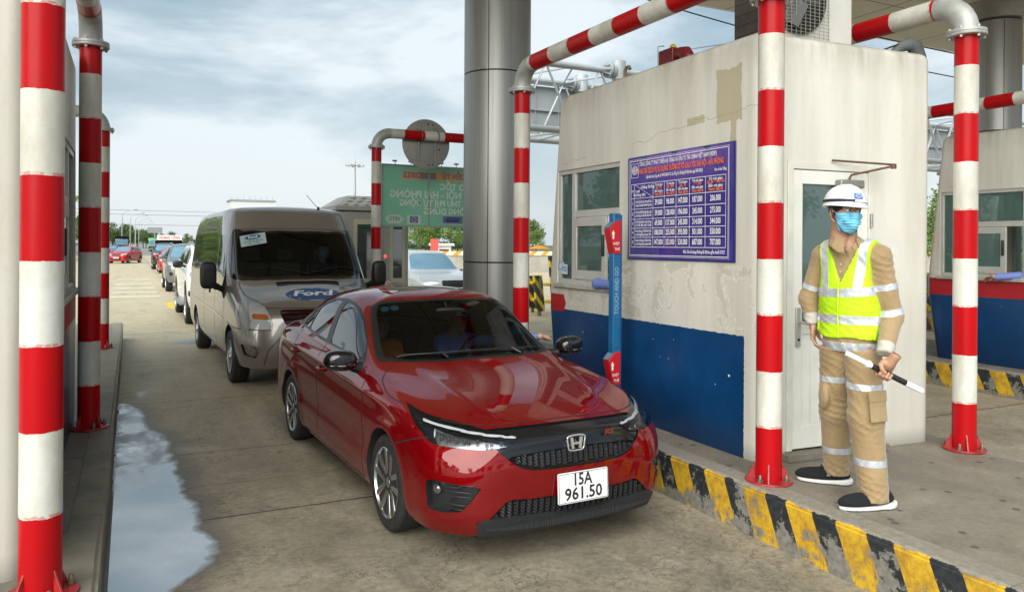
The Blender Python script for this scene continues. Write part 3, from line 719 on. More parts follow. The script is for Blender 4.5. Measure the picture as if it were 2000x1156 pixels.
hc = hs.build('insulated_hose', simple('grey_lagging', (.10, .11, .11), .7, vary=.3, scale=14, bump=.4)); tag(hc, 'grey lagged hose bending over the booth roof corner beside the air conditioner', 'hose')
cb = MB(); cb.tube([(5.62, 4.14, 3.46), (5.5, 4.18, 3.45), (5.3, 4.25, 3.37)], .008, 6); cb.build('cable', M['black_plastic'], hc)

# ---------------------------------------------------------------- price board
pb = thing('price_board', 'purple vinyl toll price board with white figures on the booth wall', 'price board', (3.945, 4.99, 2.155))
PW, PH = 1.33, .875
t = NT('purple_vinyl'); p = t.pos(); X, Y, Z = t.xyz(p)
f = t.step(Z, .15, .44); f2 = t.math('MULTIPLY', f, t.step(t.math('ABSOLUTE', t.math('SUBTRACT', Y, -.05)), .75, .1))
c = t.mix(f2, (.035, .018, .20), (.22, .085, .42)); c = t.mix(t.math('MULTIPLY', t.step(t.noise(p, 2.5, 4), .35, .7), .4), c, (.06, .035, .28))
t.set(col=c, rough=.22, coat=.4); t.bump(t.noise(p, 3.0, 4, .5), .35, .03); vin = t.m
m = MB(); NX, NZ = 30, 20
for yy in range(NX+1):
    for zz in range(NZ+1):
        y = -PW/2+PW*yy/NX; z = -PH/2+PH*zz/NZ; m.v.append((-.004*math.sin(yy*.7)*(.3+abs(2*zz/NZ-1)**3)-.002, y, z))
for yy in range(NX):
    for zz in range(NZ):
        a = yy*(NZ+1)+zz; m.f.append((a, a+1, a+NZ+2, a+NZ+1)); m.m.append(0)
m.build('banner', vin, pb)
m = MB(); m.box(.002, .012, -PW/2-.012, PW/2+.004, -PH/2-.008, PH/2+.008); m.build('backing', simple('board_blue', (.02, .03, .16), .4), pb, bevel=.002)
def pm_(y, z, off=-.010): return Matrix(((0, 0, -1, off), (-1, 0, 0, y), (0, 1, 0, z), (0, 0, 0, 1)))
pw = MB(); po = MB()
def uz(u, v): return PW/2-u*PW, PH/2-v*PH        # u from left, v from top (0..1)
def ptx(mb, s, u, v, size, width=None, al='CENTER', bold=.0006):
    y, z = uz(u, v); mb.text(s, size, pm_(y, z), bold, al, 1, 0, width)
ptx(pw, 'TỔNG CÔNG TY PHÁT TRIỂN HẠ TẦNG VÀ ĐẦU TƯ TÀI CHÍNH VIỆT NAM (VIDIFI)', .50, .075, .048, .98, bold=.0008)
ptx(po, 'BẢNG GIÁ DỊCH VỤ SỬ DỤNG ĐƯỜNG Ô TÔ CAO TỐC HÀ NỘI - HẢI PHÒNG', .52, .145, .062, 1.08, bold=.0018)
ptx(pw, '(Ban hành theo Công văn số 7447/CĐBVN-TC của Tổng Cục Đường bộ Việt Nam ngày 30/01/2023)', .48, .205, .036, .72)
ptx(pw, 'Đơn vị tính: Đồng', .90, .215, .030, .13)
def ln(u0, v0, u1, v1, w=.004):
    y0, z0 = uz(u0, v0); y1, z1 = uz(u1, v1)
    d = Vector((0, y1-y0, z1-z0)).normalized(); nrm = Vector((0, -d.z, d.y))*w/2
    A = Vector((-.0105, y0, z0)); B = Vector((-.0105, y1, z1))
    pw.add([A-nrm, A+nrm, B+nrm, B-nrm], [(0, 1, 2, 3)])
ub = [.045, .08, .28, .395, .51, .635, .775, .945]; vb = [.265, .405, .51, .61, .70, .79, .885]
for v in vb: ln(ub[0], v, ub[-1], v)
for u in ub: ln(u, vb[0], u, vb[-1])
ln(ub[1], vb[0], ub[2], vb[1], .003)
for a, b, c_, d_ in ((.03, .035, .965, .035), (.03, .965, .965, .965), (.03, .035, .03, .965), (.965, .035, .965, .965)): ln(a, b, c_, d_, .005)
for a, b, c_, d_ in ((.022, .022, .973, .022), (.022, .978, .973, .978), (.022, .022, .022, .978), (.973, .022, .973, .978)): ln(a, b, c_, d_, .002)
ptx(pw, 'STT', .0625, .335, .026); ptx(pw, 'Chặng đường', .22, .30, .034); ptx(pw, 'Loại', .115, .335, .034); ptx(pw, 'Phương tiện', .135, .372, .034)
hd = ['QL 39', 'QL 38B', 'QL 10', 'ĐT 353', 'QL 5B - ĐÌNH VŨ']
for i in range(5):
    u = (ub[2+i]+ub[3+i])/2; w = (ub[3+i]-ub[2+i])*PW*.84
    ptx(pw, 'Từ nút giao', u, .290, .030, w*.8); ptx(po, hd[i], u, .318, .030, None if i < 4 else w, bold=.0012); ptx(pw, 'đến nút giao', u, .350, .030, w*.85); ptx(po, 'Vành đai III', u, .381, .030, w*.85, bold=.0012)
rows_ = [['39.000', '98.000', '147.000', '187.000', '206.000'], ['59.000', '128.000', '196.000', '245.000', '275.000'], ['69.000', '157.000', '245.000', '314.000', '344.000'],
         ['108.000', '255.000', '393.000', '501.000', '550.000'], ['147.000', '353.000', '530.000', '687.000', '707.000']]
desc = [('Xe dưới 12 ghế ngồi, xe tải có tải trọng dưới 2 tấn,', 'các loại xe buýt vận tải khách công cộng'), ('Xe từ 12 ghế đến 30 ghế ngồi, xe tải', 'có tải trọng từ 2 tấn đến dưới 4 tấn'), ('Xe từ 31 ghế ngồi trở lên, xe tải có tải trọng', 'từ 4 tấn đến dưới 10 tấn'),
        ('Xe tải có tải trọng từ 10 tấn đến dưới 18 tấn,', 'xe chở hàng bằng Container 20 fit'), ('Xe tải có tải trọng từ 18 tấn trở lên,', 'xe chở hàng bằng Container 40 fit')]
for r_ in range(5):
    v = (vb[1+r_]+vb[2+r_])/2
    ptx(pw, str(r_+1), .0625, v, .036)
    for k in (0, 1): ptx(pw, desc[r_][k], .178, v-.017+.034*k, .030, .23)
    for i in range(5):
        w = (.115 if len(rows_[r_][i]) == 7 else .10); u = (ub[2+i]+ub[3+i])/2
        ptx(pw, rows_[r_][i], u, v, .064, w*1.02, bold=.0012)
ptx(pw, 'Mức Giá sử dụng đường bộ đã bao gồm thuế GTGT', .76, .925, .034, .48)
wi = simple('white_ink', (.80, .80, .84), .4)
pw.build('white_lettering', wi, pb, smooth=0); po.build('orange_lettering', simple('orange_ink', (.80, .16, .03), .4), pb, smooth=0)
m = MB(); y, z = uz(.082, .125)
for r_ in (.036, .026): m.lathe([(r_, -.011), (r_+.004, -.011), (r_+.004, -.010), (r_, -.010)], 24, (0, y, z), 'X', closed=True)
for a in range(4):
    mt = Matrix.Translation((-.0108, y, z)) @ Matrix.Rotation(a*math.pi/2, 4, 'X'); m.box(-.0003, .0003, -.002, .002, .0, .026, mt)
    mt = Matrix.Translation((-.0108, y, z)) @ Matrix.Rotation(a*math.pi/2+.785, 4, 'X'); m.box(-.0003, .0003, -.008, .008, .012, .016, mt)
for dy, dz, hy, hz_ in ((0, .055, .05, .0015), (0, -.065, .05, .0015), (.05, -.005, .0015, .06), (-.05, -.005, .0015, .06)): m.box(-.011, -.010, y+dy-hy, y+dy+hy, z+dz-hz_, z+dz+hz_)
m.build('emblem', wi, pb, smooth=0)

# ---------------------------------------------------------------- card reader post
kb = simple('reader_blue', (.008, .10, .24), .35, vary=.12, scale=5); kr = simple('reader_red', (.42, .012, .015), .35, vary=.1, scale=5)
ks = thing('card_reader_post', 'blue card reader post with two red tap boxes reading TOUCH AND GO', 'card reader', (3.665, 5.45, ISL))
m = MB(); m.box(-.036, .036, -.036, .036, 0, 1.79); m.build('post', kb, ks, bevel=.006)
m = MB(); m.box(-.135, .052, -.062, .062, 1.76, 1.80)
m = MB(); m.box(.036, .056, -.03, .03, .05, 1.78); m.build('back_channel', simple('reader_dark_blue', (.008, .06, .17), .4), ks, bevel=.003)
wl = simple('reader_lettering', (.62, .64, .66), .5)
def kt(x, z, off=-.063, rot=0):
    c, s = math.cos(rot), math.sin(rot); return Matrix(((c, -s, 0, x), (0, 0, -1, off), (s, c, 0, z), (0, 0, 0, 1)))
m = MB(); m.text('TOUCH AND GO', .056, kt(.0, 1.14, -.0368, math.pi/2), .001, width=.40); m.build('lettering', simple('pale_blue_ink', (.16, .30, .42), .5), ks, smooth=0)
for zt in (1.72, .62):
    hz_ = zt
    b = MB(); b.prism([(-.080, hz_-.060), (-.025, hz_), (.037, hz_+.012), (.037, hz_-.27), (-.035, hz_-.27), (-.078, hz_-.080)], -.045, .045, 'Y'); bo = b.build('reader_box', kr, ks, bevel=.004)
    scr = MB(); a0 = Vector((-.080, 0, hz_-.057)); a1 = Vector((-.026, 0, hz_+.001)); d = (a1-a0); nn = Vector((-d.z, 0, d.x)).normalized()*.004
    scr.add([a0+nn+Vector((0, -.040, 0)), a0+nn+Vector((0, .040, 0)), a1+nn+Vector((0, .040, 0)), a1+nn+Vector((0, -.040, 0))], [(0, 1, 2, 3)]); scr.build('tap_panel', simple('tap_grey_blue', (.10, .16, .24), .3), bo, smooth=0)
    a = MB(); a.prism([(-.050, hz_-.145), (-.036, hz_-.145), (-.037, hz_-.105), (-.029, hz_-.105), (-.044, hz_-.072), (-.060, hz_-.105), (-.052, hz_-.105), (-.052, hz_-.145)][::-1], -.0475, -.0455, 'Y')
    a.text('QUẸT', .030, kt(-.014, hz_-.185, -.0465), .0006, width=.065); a.text('THẺ', .030, kt(-.004, hz_-.232, -.0465), .0006, width=.050); a.build('lettering', wl, bo, smooth=0)
    b = MB(); b.ball((-.005, -.038, hz_+.055), (.010, .010, .010)); b.build('indicator_lamp', simple('green_lamp', (.01, .10, .06), .3), ks)
m = MB(); m.box(-.09, .09, -.10, .10, 0, .012); m.build('base_plate', kb, ks)
# round blue and white sticker on the corner pane
st = thing('window_sticker', 'small blue and white ITD sticker on the booth corner window', 'sticker', (3.968, 6.83, 1.60))
m = MB(); m.lathe([(0, -.003), (.055, -.003), (.055, 0), (0, 0)], 20, (0, .03, .01), 'X'); m.box(-.004, -.0035, -.09, .045, -.065, .035); m.build('sticker_sheet', simple('sticker_white', (.55, .60, .62), .4), st, smooth=0)
m = MB(); m.text('ITD', .065, pm_(-.03, -.015, -.005), .002); m.lathe([(.036, -.0052), (.044, -.0052), (.044, -.0046), (.036, -.0046)], 20, (0, .05, .02), 'X', closed=True); m.build('lettering', simple('itd_blue', (.01, .20, .50), .4), st, smooth=0)
# ---------------------------------------------------------------- vehicle body shells
def bs_matrix(n, sub):
    ts = [i+k/sub for i in range(n-1) for k in range(sub)]+[n-1.0]
    B = np.zeros((len(ts), n+2))
    for r, t_ in enumerate(ts):
        i = min(int(t_), n-2); f = t_-i
        for k, w in enumerate(((1-f)**3/6, (3*f**3-6*f*f+4)/6, (-3*f**3+3*f*f+3*f+1)/6, f**3/6)): B[r, i+k] += w
    return B, np.array(ts)
def bs_ghost(N):
    mx = np.array([-1, 1, 1.]); a = N[:, 1]*mx; b = N[:, -2]*mx
    N = np.concatenate([a[:, None], N, b[:, None]], 1)
    return np.concatenate([(2*N[0]-N[1])[None], N, (N[-2]*mx)[None]], 0)
def bs_surface(N, sr, sc, fit=3):
    N = np.array(N, float); T = N.copy(); Rr, C = N.shape[:2]
    B1, _ = bs_matrix(Rr, 1); B2, _ = bs_matrix(C, 1)
    for _i in range(fit):
        N = N+(T-np.einsum('ri,ijk,cj->rck', B1, bs_ghost(N), B2)); N[:, 0, 0] = 0; N[:, -1, 0] = 0; N[-1, :, 0] = 0
    A, ti = bs_matrix(Rr, sr); D, tj = bs_matrix(C, sc)
    return np.einsum('ri,ijk,cj->rck', A, bs_ghost(N), D), ti, tj
class Shell:
    """a body surface that is cut along exact curves into panels"""
    def __init__(s, rows, sr=6, sc=8, uref=3, smooth=0, smooth_w=None):
        P, ti, tj = bs_surface(rows, sr, sc)
        nr, nc = P.shape[:2]
        ref = P[uref*sr]; d = np.r_[0, np.cumsum(np.linalg.norm(np.diff(ref, axis=0)[:, :2], axis=1))]
        U = np.tile(d[None, :], (nr, 1))
        co = []; uu = []; ids = {}
        def vid(r, c, sg):
            x, y, z = P[r, c]
            if c in (0, nc-1) or r == nr-1: sg = 0
            if r == nr-1: k = (r, c, 0)
            else: k = (r, c, sg)
            if k not in ids:
                ids[k] = len(co); co.append((abs(x)*(sg if sg else 0), y, z)); uu.append(U[r, c])
            return ids[k]
        s.f = []; s.t = []
        for sg in (1, -1):
            for r in range(nr-1):
                for c in range(nc-1):
                    q = [vid(r, c, sg), vid(r, c+1, sg), vid(r+1, c+1, sg), vid(r+1, c, sg)]
                    if sg < 0: q.reverse()
                    q = [a for i, a in enumerate(q) if a != q[i-1]]
                    if len(q) > 2: s.f.append(q); s.t.append('body')
        s.co = np.array(co, float); s.U = np.array(uu)
        if smooth:
            E = np.array([(q[i], q[(i+1) % len(q)]) for q in s.f for i in range(len(q))]); a, b = np.r_[E[:, 0], E[:, 1]], np.r_[E[:, 1], E[:, 0]]
            deg = np.bincount(a, minlength=len(s.co))[:, None]; w = smooth_w(s.co)[:, None]
            for _ in range(smooth):
                acc = np.zeros_like(s.co)
                for k in range(3): acc[:, k] = np.bincount(a, weights=s.co[b, k], minlength=len(s.co))
                s.co = s.co+(acc/deg-s.co)*.5*w
        n = np.zeros_like(s.co)
        for q in s.f:
            p = s.co[q]; c = np.cross(p[1]-p[0], p[2]-p[0]) if len(q) == 3 else np.cross(p[2]-p[0], p[3]-p[1])
            n[q] += c
        s.n = n/np.maximum(np.linalg.norm(n, axis=1), 1e-9)[:, None]
        c = s.co.mean(0)
        if ((s.co-c)*s.n).sum() < 0:
            s.n = -s.n; s.f = [q[::-1] for q in s.f]
    def cut(s, gf, new, tags=('body',)):
        g = gf(s.co, s.U, s.n); cache = {}; nf = []; nt = []; add = []; base = len(s.co)
        def cross(a, b):
            k = (min(a, b), max(a, b))
            if k not in cache:
                a, b = k; t_ = g[a]/(g[a]-g[b]); cache[k] = base+len(add); add.append((a, b, t_))
            return cache[k]
        for q, tg in zip(s.f, s.t):
            if tg not in tags: nf.append(q); nt.append(tg); continue
            ins = [g[v] <= 0 for v in q]
            if all(ins): nf.append(q); nt.append(new); continue
            if not any(ins): nf.append(q); nt.append(tg); continue
            I = []; O = []
            for i, v in enumerate(q):
                w = q[(i+1) % len(q)]; (I if g[v] <= 0 else O).append(v)
                if (g[v] <= 0) != (g[w] <= 0): c = cross(v, w); I.append(c); O.append(c)
            if len(I) > 2: nf.append(I); nt.append(new)
            if len(O) > 2: nf.append(O); nt.append(tg)
        if add:
            A = np.array([a for a, b, t_ in add]); B = np.array([b for a, b, t_ in add]); T = np.array([t_ for a, b, t_ in add])[:, None]
            s.co = np.vstack([s.co, s.co[A]*(1-T)+s.co[B]*T]); s.U = np.r_[s.U, s.U[A]*(1-T[:, 0])+s.U[B]*T[:, 0]]
            nn = s.n[A]*(1-T)+s.n[B]*T; s.n = np.vstack([s.n, nn/np.linalg.norm(nn, axis=1)[:, None]])
        s.f = nf; s.t = nt
    def push(s, fn):
        s.co = s.co+fn(s.co, s.U, s.n)
    def renormal(s):
        n = np.zeros_like(s.co)
        for q in s.f:
            p = s.co[q]
            for i in range(1, len(q)-1): n[q] += np.cross(p[i]-p[0], p[i+1]-p[0])
        s.n = n/np.maximum(np.linalg.norm(n, axis=1), 1e-9)[:, None]
    def pieces(s, tags, name, mat, parent, **k):
        """one object for every separate patch of the tagged surface"""
        fs = [q for q, tg in zip(s.f, s.t) if tg == tags]; par = {}
        def fd(a):
            while par.setdefault(a, a) != a: par[a] = par[par[a]]; a = par[a]
            return a
        for q in fs:
            for v in q[1:]: par[fd(v)] = fd(q[0])
        gr = {}
        for q in fs: gr.setdefault(fd(q[0]), []).append(q)
        big = [g for g in gr.values() if len(g) > 5]; out = []
        for g in big: out.append(s.part(tags, name, mat, parent, faces=g, **k))
        return out
    def part(s, tags, name, mat, parent, depth=0.0, rim=True, side=0, rim_mat=None, skirt=None, faces=None):
        if isinstance(tags, str): tags = (tags,)
        fs = faces or [q for q, tg in zip(s.f, s.t) if tg in tags and (side == 0 or s.co[q][:, 0].mean()*side > 0)]
        if not fs: return None
        ids = sorted({v for q in fs for v in q}); mp = {v: i for i, v in enumerate(ids)}
        co = s.co[ids]; nn = s.n[ids]; n0 = len(ids)
        vs = list(map(tuple, co-nn*depth)); F = [tuple(mp[v] for v in q) for q in fs]; nor = list(map(tuple, nn)); mi = [0]*len(F)
        edges = {}
        for q in fs:
            for i, a in enumerate(q):
                b = q[(i+1) % len(q)]; k = (min(a, b), max(a, b)); edges[k] = None if k in edges else (a, b)
        bd = [e for e in edges.values() if e]
        mats = [mat]
        if (depth and rim) or skirt is not None:
            mats.append(rim_mat or mat); ex = {}
            def ev(v, w):
                k = (v, w)
                if k not in ex:
                    ex[k] = len(vs)
                    if w == 0: p = s.co[v]
                    else:
                        p = s.co[v]+ (skirt(s.co[v]) if callable(skirt) else np.array(skirt))
                    vs.append(tuple(p)); nor.append(tuple(s.n[v]))
                return ex[k]
            for a, b in bd:
                if skirt is not None:
                    F.append((ev(a, 0), ev(b, 0), ev(b, 1), ev(a, 1))); mi.append(1)
                else:
                    F.append((mp[a], mp[b], ev(b, 0), ev(a, 0))); mi.append(1)
        me = bpy.data.meshes.new(name); me.from_pydata(vs, [], F); me.update()
        for m in mats: me.materials.append(m)
        me.polygons.foreach_set('material_index', mi)
        if depth and rim and skirt is None:
            me.polygons.foreach_set('use_smooth', [i == 0 for i in mi])
            me.polygons.foreach_set('use_smooth', [True]*len(F))
            me.set_sharp_from_angle(angle=R(40))
        else:
            me.polygons.foreach_set('use_smooth', [True]*len(F))
            if skirt is None: me.normals_split_custom_set_from_vertices(nor)
            else: me.set_sharp_from_angle(angle=R(45))
        o = bpy.data.objects.new(name, me); COL.objects.link(o)
        if parent is not None: o.parent = parent
        return o
from mathutils.bvhtree import BVHTree
def bvh_of(s):
    return BVHTree.FromPolygons([tuple(v) for v in s.co], [tuple(q) for q in s.f])
def hit(b, view, a, c, sd_=1):
    """point and normal on the shell: S (s, z) from the side, F (x, z) from the front, T (x, s) from above"""
    o, d = {'S': ((sd_*3, a, c), (-sd_, 0, 0)), 'F': ((a, -5, c), (0, 1, 0)), 'T': ((a, c, 5), (0, 0, -1))}[view]
    h = b.ray_cast(Vector(o), Vector(d)); 
    if h[0] is None: return None, None
    n = h[1]
    if n.dot(Vector(d)) > 0: n = -n
    return h[0], n
def ribbons(s, parent, specs, w=.006, mat=None, name='panel_gap', lift=.0012):
    """dark shut lines laid exactly on the body surface"""
    b = bvh_of(s)
    for view, pts in specs:
        for sd_ in ((1, -1) if view in ('S', 'T2', 'F2') else (1,)):
            P_ = []
            vw = view[0]
            for i in range(len(pts)-1):
                k = max(2, int(math.dist(pts[i], pts[i+1])/.035))
                for j in range(k): P_.append((pts[i][0]+(pts[i+1][0]-pts[i][0])*j/k, pts[i][1]+(pts[i+1][1]-pts[i][1])*j/k))
            P_.append(pts[-1])
            H = []
            for a, c in P_:
                p, n = hit(b, vw, a*(sd_ if vw != 'S' else 1), c, sd_)
                if p is not None: H.append((p, n))
            if len(H) < 2: continue
            m = MB(); vs = []
            for i, (p, n) in enumerate(H):
                t_ = (H[min(i+1, len(H)-1)][0]-H[max(i-1, 0)][0]).normalized(); c = n.cross(t_).normalized()*w/2
                vs += [p+n*lift-c, p+n*lift+c]
            m.add(vs, [(2*i, 2*i+1, 2*i+3, 2*i+2) for i in range(len(H)-1)]); m.build(name, mat or M['dark'], parent, smooth=0)
def sd_poly(px, py, poly, r=0.0):
    """signed distance to a closed polygon, negative inside"""
    v = np.array(poly, float); n = len(v); d = np.full(px.shape, 1e18); sgn = np.ones(px.shape)
    j = n-1
    for i in range(n):
        e = v[j]-v[i]; wx = px-v[i, 0]; wy = py-v[i, 1]; t_ = np.clip((wx*e[0]+wy*e[1])/(e@e), 0, 1)
        bx = wx-e[0]*t_; by = wy-e[1]*t_; d = np.minimum(d, bx*bx+by*by)
        c1 = py >= v[i, 1]; c2 = py < v[j, 1]; c3 = e[0]*wy > e[1]*wx
        sgn = np.where((c1 & c2 & c3) | (~c1 & ~c2 & ~c3), -sgn, sgn); j = i
    return sgn*np.sqrt(d)-r
def sd_line(px, py, pts, w, closed=False):
    v = np.array(pts, float); d = np.full(px.shape, 1e18)
    for i in range(len(v)-(0 if closed else 1)):
        a = v[i]; e = v[(i+1) % len(v)]-a; wx = px-a[0]; wy = py-a[1]; t_ = np.clip((wx*e[0]+wy*e[1])/(e@e), 0, 1)
        d = np.minimum(d, (wx-e[0]*t_)**2+(wy-e[1]*t_)**2)
    return np.sqrt(d)-w/2
def smoothpts(pts, n=4, closed=False):
    """Catmull-Rom through the points"""
    P_ = [np.array(p, float) for p in pts]; m = len(P_); o = []
    for i in range(m if closed else m-1):
        a, b, c, d = (P_[(i-1) % m], P_[i], P_[(i+1) % m], P_[(i+2) % m]) if closed else (P_[max(i-1, 0)], P_[i], P_[i+1], P_[min(i+2, m-1)])
        for k in range(n):
            t_ = k/n; o.append(tuple(.5*((2*b)+(-a+c)*t_+(2*a-5*b+4*c-d)*t_*t_+(-a+3*b-3*c+d)*t_**3)))
    if not closed: o.append(tuple(P_[-1]))
    return o
# coordinate views for cutting: S = side (s, z) on the flanks, F = front wrap (U, z), T = plan (|x|, s)
def vS(poly, xm=.5, r=0, lo=-9, hi=9): return lambda c, U, n: np.maximum(sd_poly(c[:, 1], c[:, 2], poly, r), xm-np.abs(c[:, 0]))
def vSl(pts, w, xm=.5): return lambda c, U, n: np.maximum(sd_line(c[:, 1], c[:, 2], pts, w), xm-np.abs(c[:, 0]))
def vF(poly, smax, r=0): return lambda c, U, n: np.maximum(sd_poly(U, c[:, 2], poly, r), c[:, 1]-smax)
def vFl(pts, w, smax): return lambda c, U, n: np.maximum(sd_line(U, c[:, 2], pts, w), c[:, 1]-smax)
def vX(poly, smax, zmin=-9, r=0): return lambda c, U, n: np.maximum(np.maximum(sd_poly(np.abs(c[:, 0]), c[:, 2], poly, r), c[:, 1]-smax), zmin-c[:, 2])
def vXs(poly, smax, r=0): return lambda c, U, n: np.maximum(sd_poly(c[:, 0], c[:, 2], poly, r), c[:, 1]-smax)
def vT(poly, zmin=.5, r=0): return lambda c, U, n: np.maximum(sd_poly(np.abs(c[:, 0]), c[:, 1], poly, r), zmin-c[:, 2])
def vTl(pts, w, zmin=.5): return lambda c, U, n: np.maximum(sd_line(np.abs(c[:, 0]), c[:, 1], pts, w), zmin-c[:, 2])
def vW(s0, z0, r, xm=.5): return lambda c, U, n: np.maximum(np.hypot(c[:, 1]-s0, c[:, 2]-z0)-r, xm-np.abs(c[:, 0]))

def car_paint(name, col, flake=.0, metal=0.0, rough=.32, dirt=.0, coat_ior=1.6):
    t = NT(name); p = t.pos(); X, Y, Z = t.xyz(p)
    bf = t.n('ShaderNodeNewGeometry').outputs['Backfacing']
    c = tuple(col)+(1,)
    if dirt:
        d = t.math('MULTIPLY', t.step(t.noise(p, 3, 6, .6), .35, .8), t.step(Z, 1.0, .2, .2*dirt, dirt)); c = t.mix(d, c, (.22, .19, .15))
    t.set(col=t.mix(bf, c, (.01, .01, .01)), metal=t.math('MULTIPLY', t.math('SUBTRACT', 1, bf), metal), rough=rough, coat=t.math('SUBTRACT', 1, bf), coat_rough=.02, coat_ior=coat_ior, spec=.0)
    return t.m
def tyre_profile(r, w):
    h = w/2
    return [(r*.68, -h*.80), (r*.72, -h*.93), (r*.85, -h), (r*.93, -h*.97), (r*.975, -h*.86), (r, -h*.62), (r, h*.62), (r*.975, h*.86), (r*.93, h*.97), (r*.85, h), (r*.72, h*.93), (r*.68, h*.80)]
def wheel(parent, x, s0, r=.305, w=.19, style='twin', side=-1, rr=None, detail=True, steer=0):
    """a wheel with its outer face towards side*x"""
    rr = rr or r*.69
    t = MB(); t.lathe(tyre_profile(r, w), 56 if detail else 28, (0, 0, 0), 'X')
    if detail:
        for k in range(72):
            a = 2*math.pi*k/72; mt = Matrix.Rotation(a, 4, 'X')
            for xx in (-.066, -.022, .022, .066):
                pass
    wh = t.build('wheel', M['rubber'], parent, loc=(x, s0, r), smooth=35)
    wh.rotation_euler = (0, 0, steer)
    if detail:
        g = MB()
        for rg in (-.30, 0.0, .30): g.lathe([(r+.0012, w*rg-.004), (r+.0012, w*rg+.004)], 40, (0, 0, 0), 'X', caps=False)
        g.build('tread_groove', M['dark'], wh, smooth=0)
    X = side; f = w/2
    b = MB(); b.lathe([(rr*1.005, X*(f-.004)), (rr*.985, X*(f-.001)), (rr*.955, X*(f-.012)), (rr*.93, X*(f-.05)), (rr*.90, -X*f*.8)], 48, (0, 0, 0), 'X', caps=False)
    b.build('rim', M['alloy'] if style != 'steelie' else M['steel'], wh, smooth=50)
    b = MB(); b.lathe([(0, X*(f-.075)), (rr*.94, X*(f-.085))], 40, (0, 0, 0), 'X', caps=False); b.lathe([(0.0, X*.0), (rr*.62, X*.002), (rr*.62, X*.012), (0, X*.014)], 32, (0, 0, 0), 'X')
    b.build('brake_disc', simple('brake', (.05, .05, .05), .5, .5) if 'brake' not in bpy.data.materials else bpy.data.materials['brake'], wh, smooth=50)
    sp = MB(); dk = MB()
    if style == 'twin':
        for k in range(5):
            a0 = 2*math.pi*k/5+.12
            for da, sg in ((-.20, -1), (.20, 1)):
                mt = Matrix.Rotation(a0, 4, 'X')
                P0 = [(sg*.012, rr*.20), (sg*.040, rr*.20), (sg*(.052+.022), rr*.955), (sg*.034, rr*.955)]
                o = [(a, b_) for a, b_ in P0]
                if sg < 0: o = o[::-1]
                vs = []
                for (hx, n_) in ((f-.006, 0), (f-.045, 1)):
                    for i, (a, b_) in enumerate(o):
                        hh = hx-(.014 if b_ < rr*.5 else 0); vs.append(mt @ Vector((X*hh, a, b_)))
                sp.add(vs, [(0, 1, 2, 3), (7, 6, 5, 4), (0, 4, 5, 1), (1, 5, 6, 2), (2, 6, 7, 3), (3, 7, 4, 0)])
            # dark web between the twin bars
            mt = Matrix.Rotation(a0, 4, 'X')
            dk.box(*sorted((X*(f-.05), X*(f-.030))), -.046, .046, rr*.18, rr*.93, mt)
            dk.box(*sorted((X*(f-.06), X*(f-.035))), -.012, .012, rr*.18, rr*.93, Matrix.Rotation(a0+math.pi/5, 4, 'X'))
        sp.lathe([(0, X*(f-.016)), (.030, X*(f-.016)), (.034, X*(f-.022)), (.062, X*(f-.028)), (.066, X*(f-.05))], 24, (0, 0, 0), 'X')
    elif style == 'steelie':
        sp.lathe([(rr*.93, X*(f-.02)), (rr*.8, X*(f-.06)), (rr*.5, X*(f-.012)), (rr*.34, X*(f-.006)), (rr*.3, X*(f+.012)), (0, X*(f+.016))], 32, (0, 0, 0), 'X')
        for k in range(8):
            a = 2*math.pi*k/8; dk.lathe([(0, X*(f-.020)), (rr*.115, X*(f-.022))], 12, (0, rr*.64*math.cos(a), rr*.64*math.sin(a)), 'X')
    else:
        n_ = int(style)
        for k in range(n_):
            mt = Matrix.Rotation(2*math.pi*k/n_, 4, 'X'); wd = .9/n_*rr
            vs = [mt @ Vector((X*(f-hh), a, b_)) for hh in (.012, .05) for a, b_ in ((-wd*.5, rr*.1), (wd*.5, rr*.1), (wd*.75, rr*.95), (-wd*.75, rr*.95))]
            sp.add(vs, [(0, 1, 2, 3), (7, 6, 5, 4), (0, 4, 5, 1), (1, 5, 6, 2), (2, 6, 7, 3), (3, 7, 4, 0)])
        sp.lathe([(0, X*(f-.004)), (rr*.24, X*(f-.008)), (rr*.27, X*(f-.05))], 24, (0, 0, 0), 'X')
    sp.build('spoke', M['alloy'], wh, smooth=30, bevel=.003 if detail else 0)
    if dk.v: dk.build('spoke_backing', M['gloss_black'], wh, smooth=30)  # gloss black web behind the bars; hole discs on steel wheels
    if detail:
        nu = MB()
        for k in range(5): a = 2*math.pi*k/5+.75; nu.lathe([(0, X*(f-.024)), (.009, X*(f-.024)), (.010, X*(f-.04))], 8, (0, .048*math.cos(a), .048*math.sin(a)), 'X')
        nu.build('wheel_nut', M['chrome'], wh)
    return wh
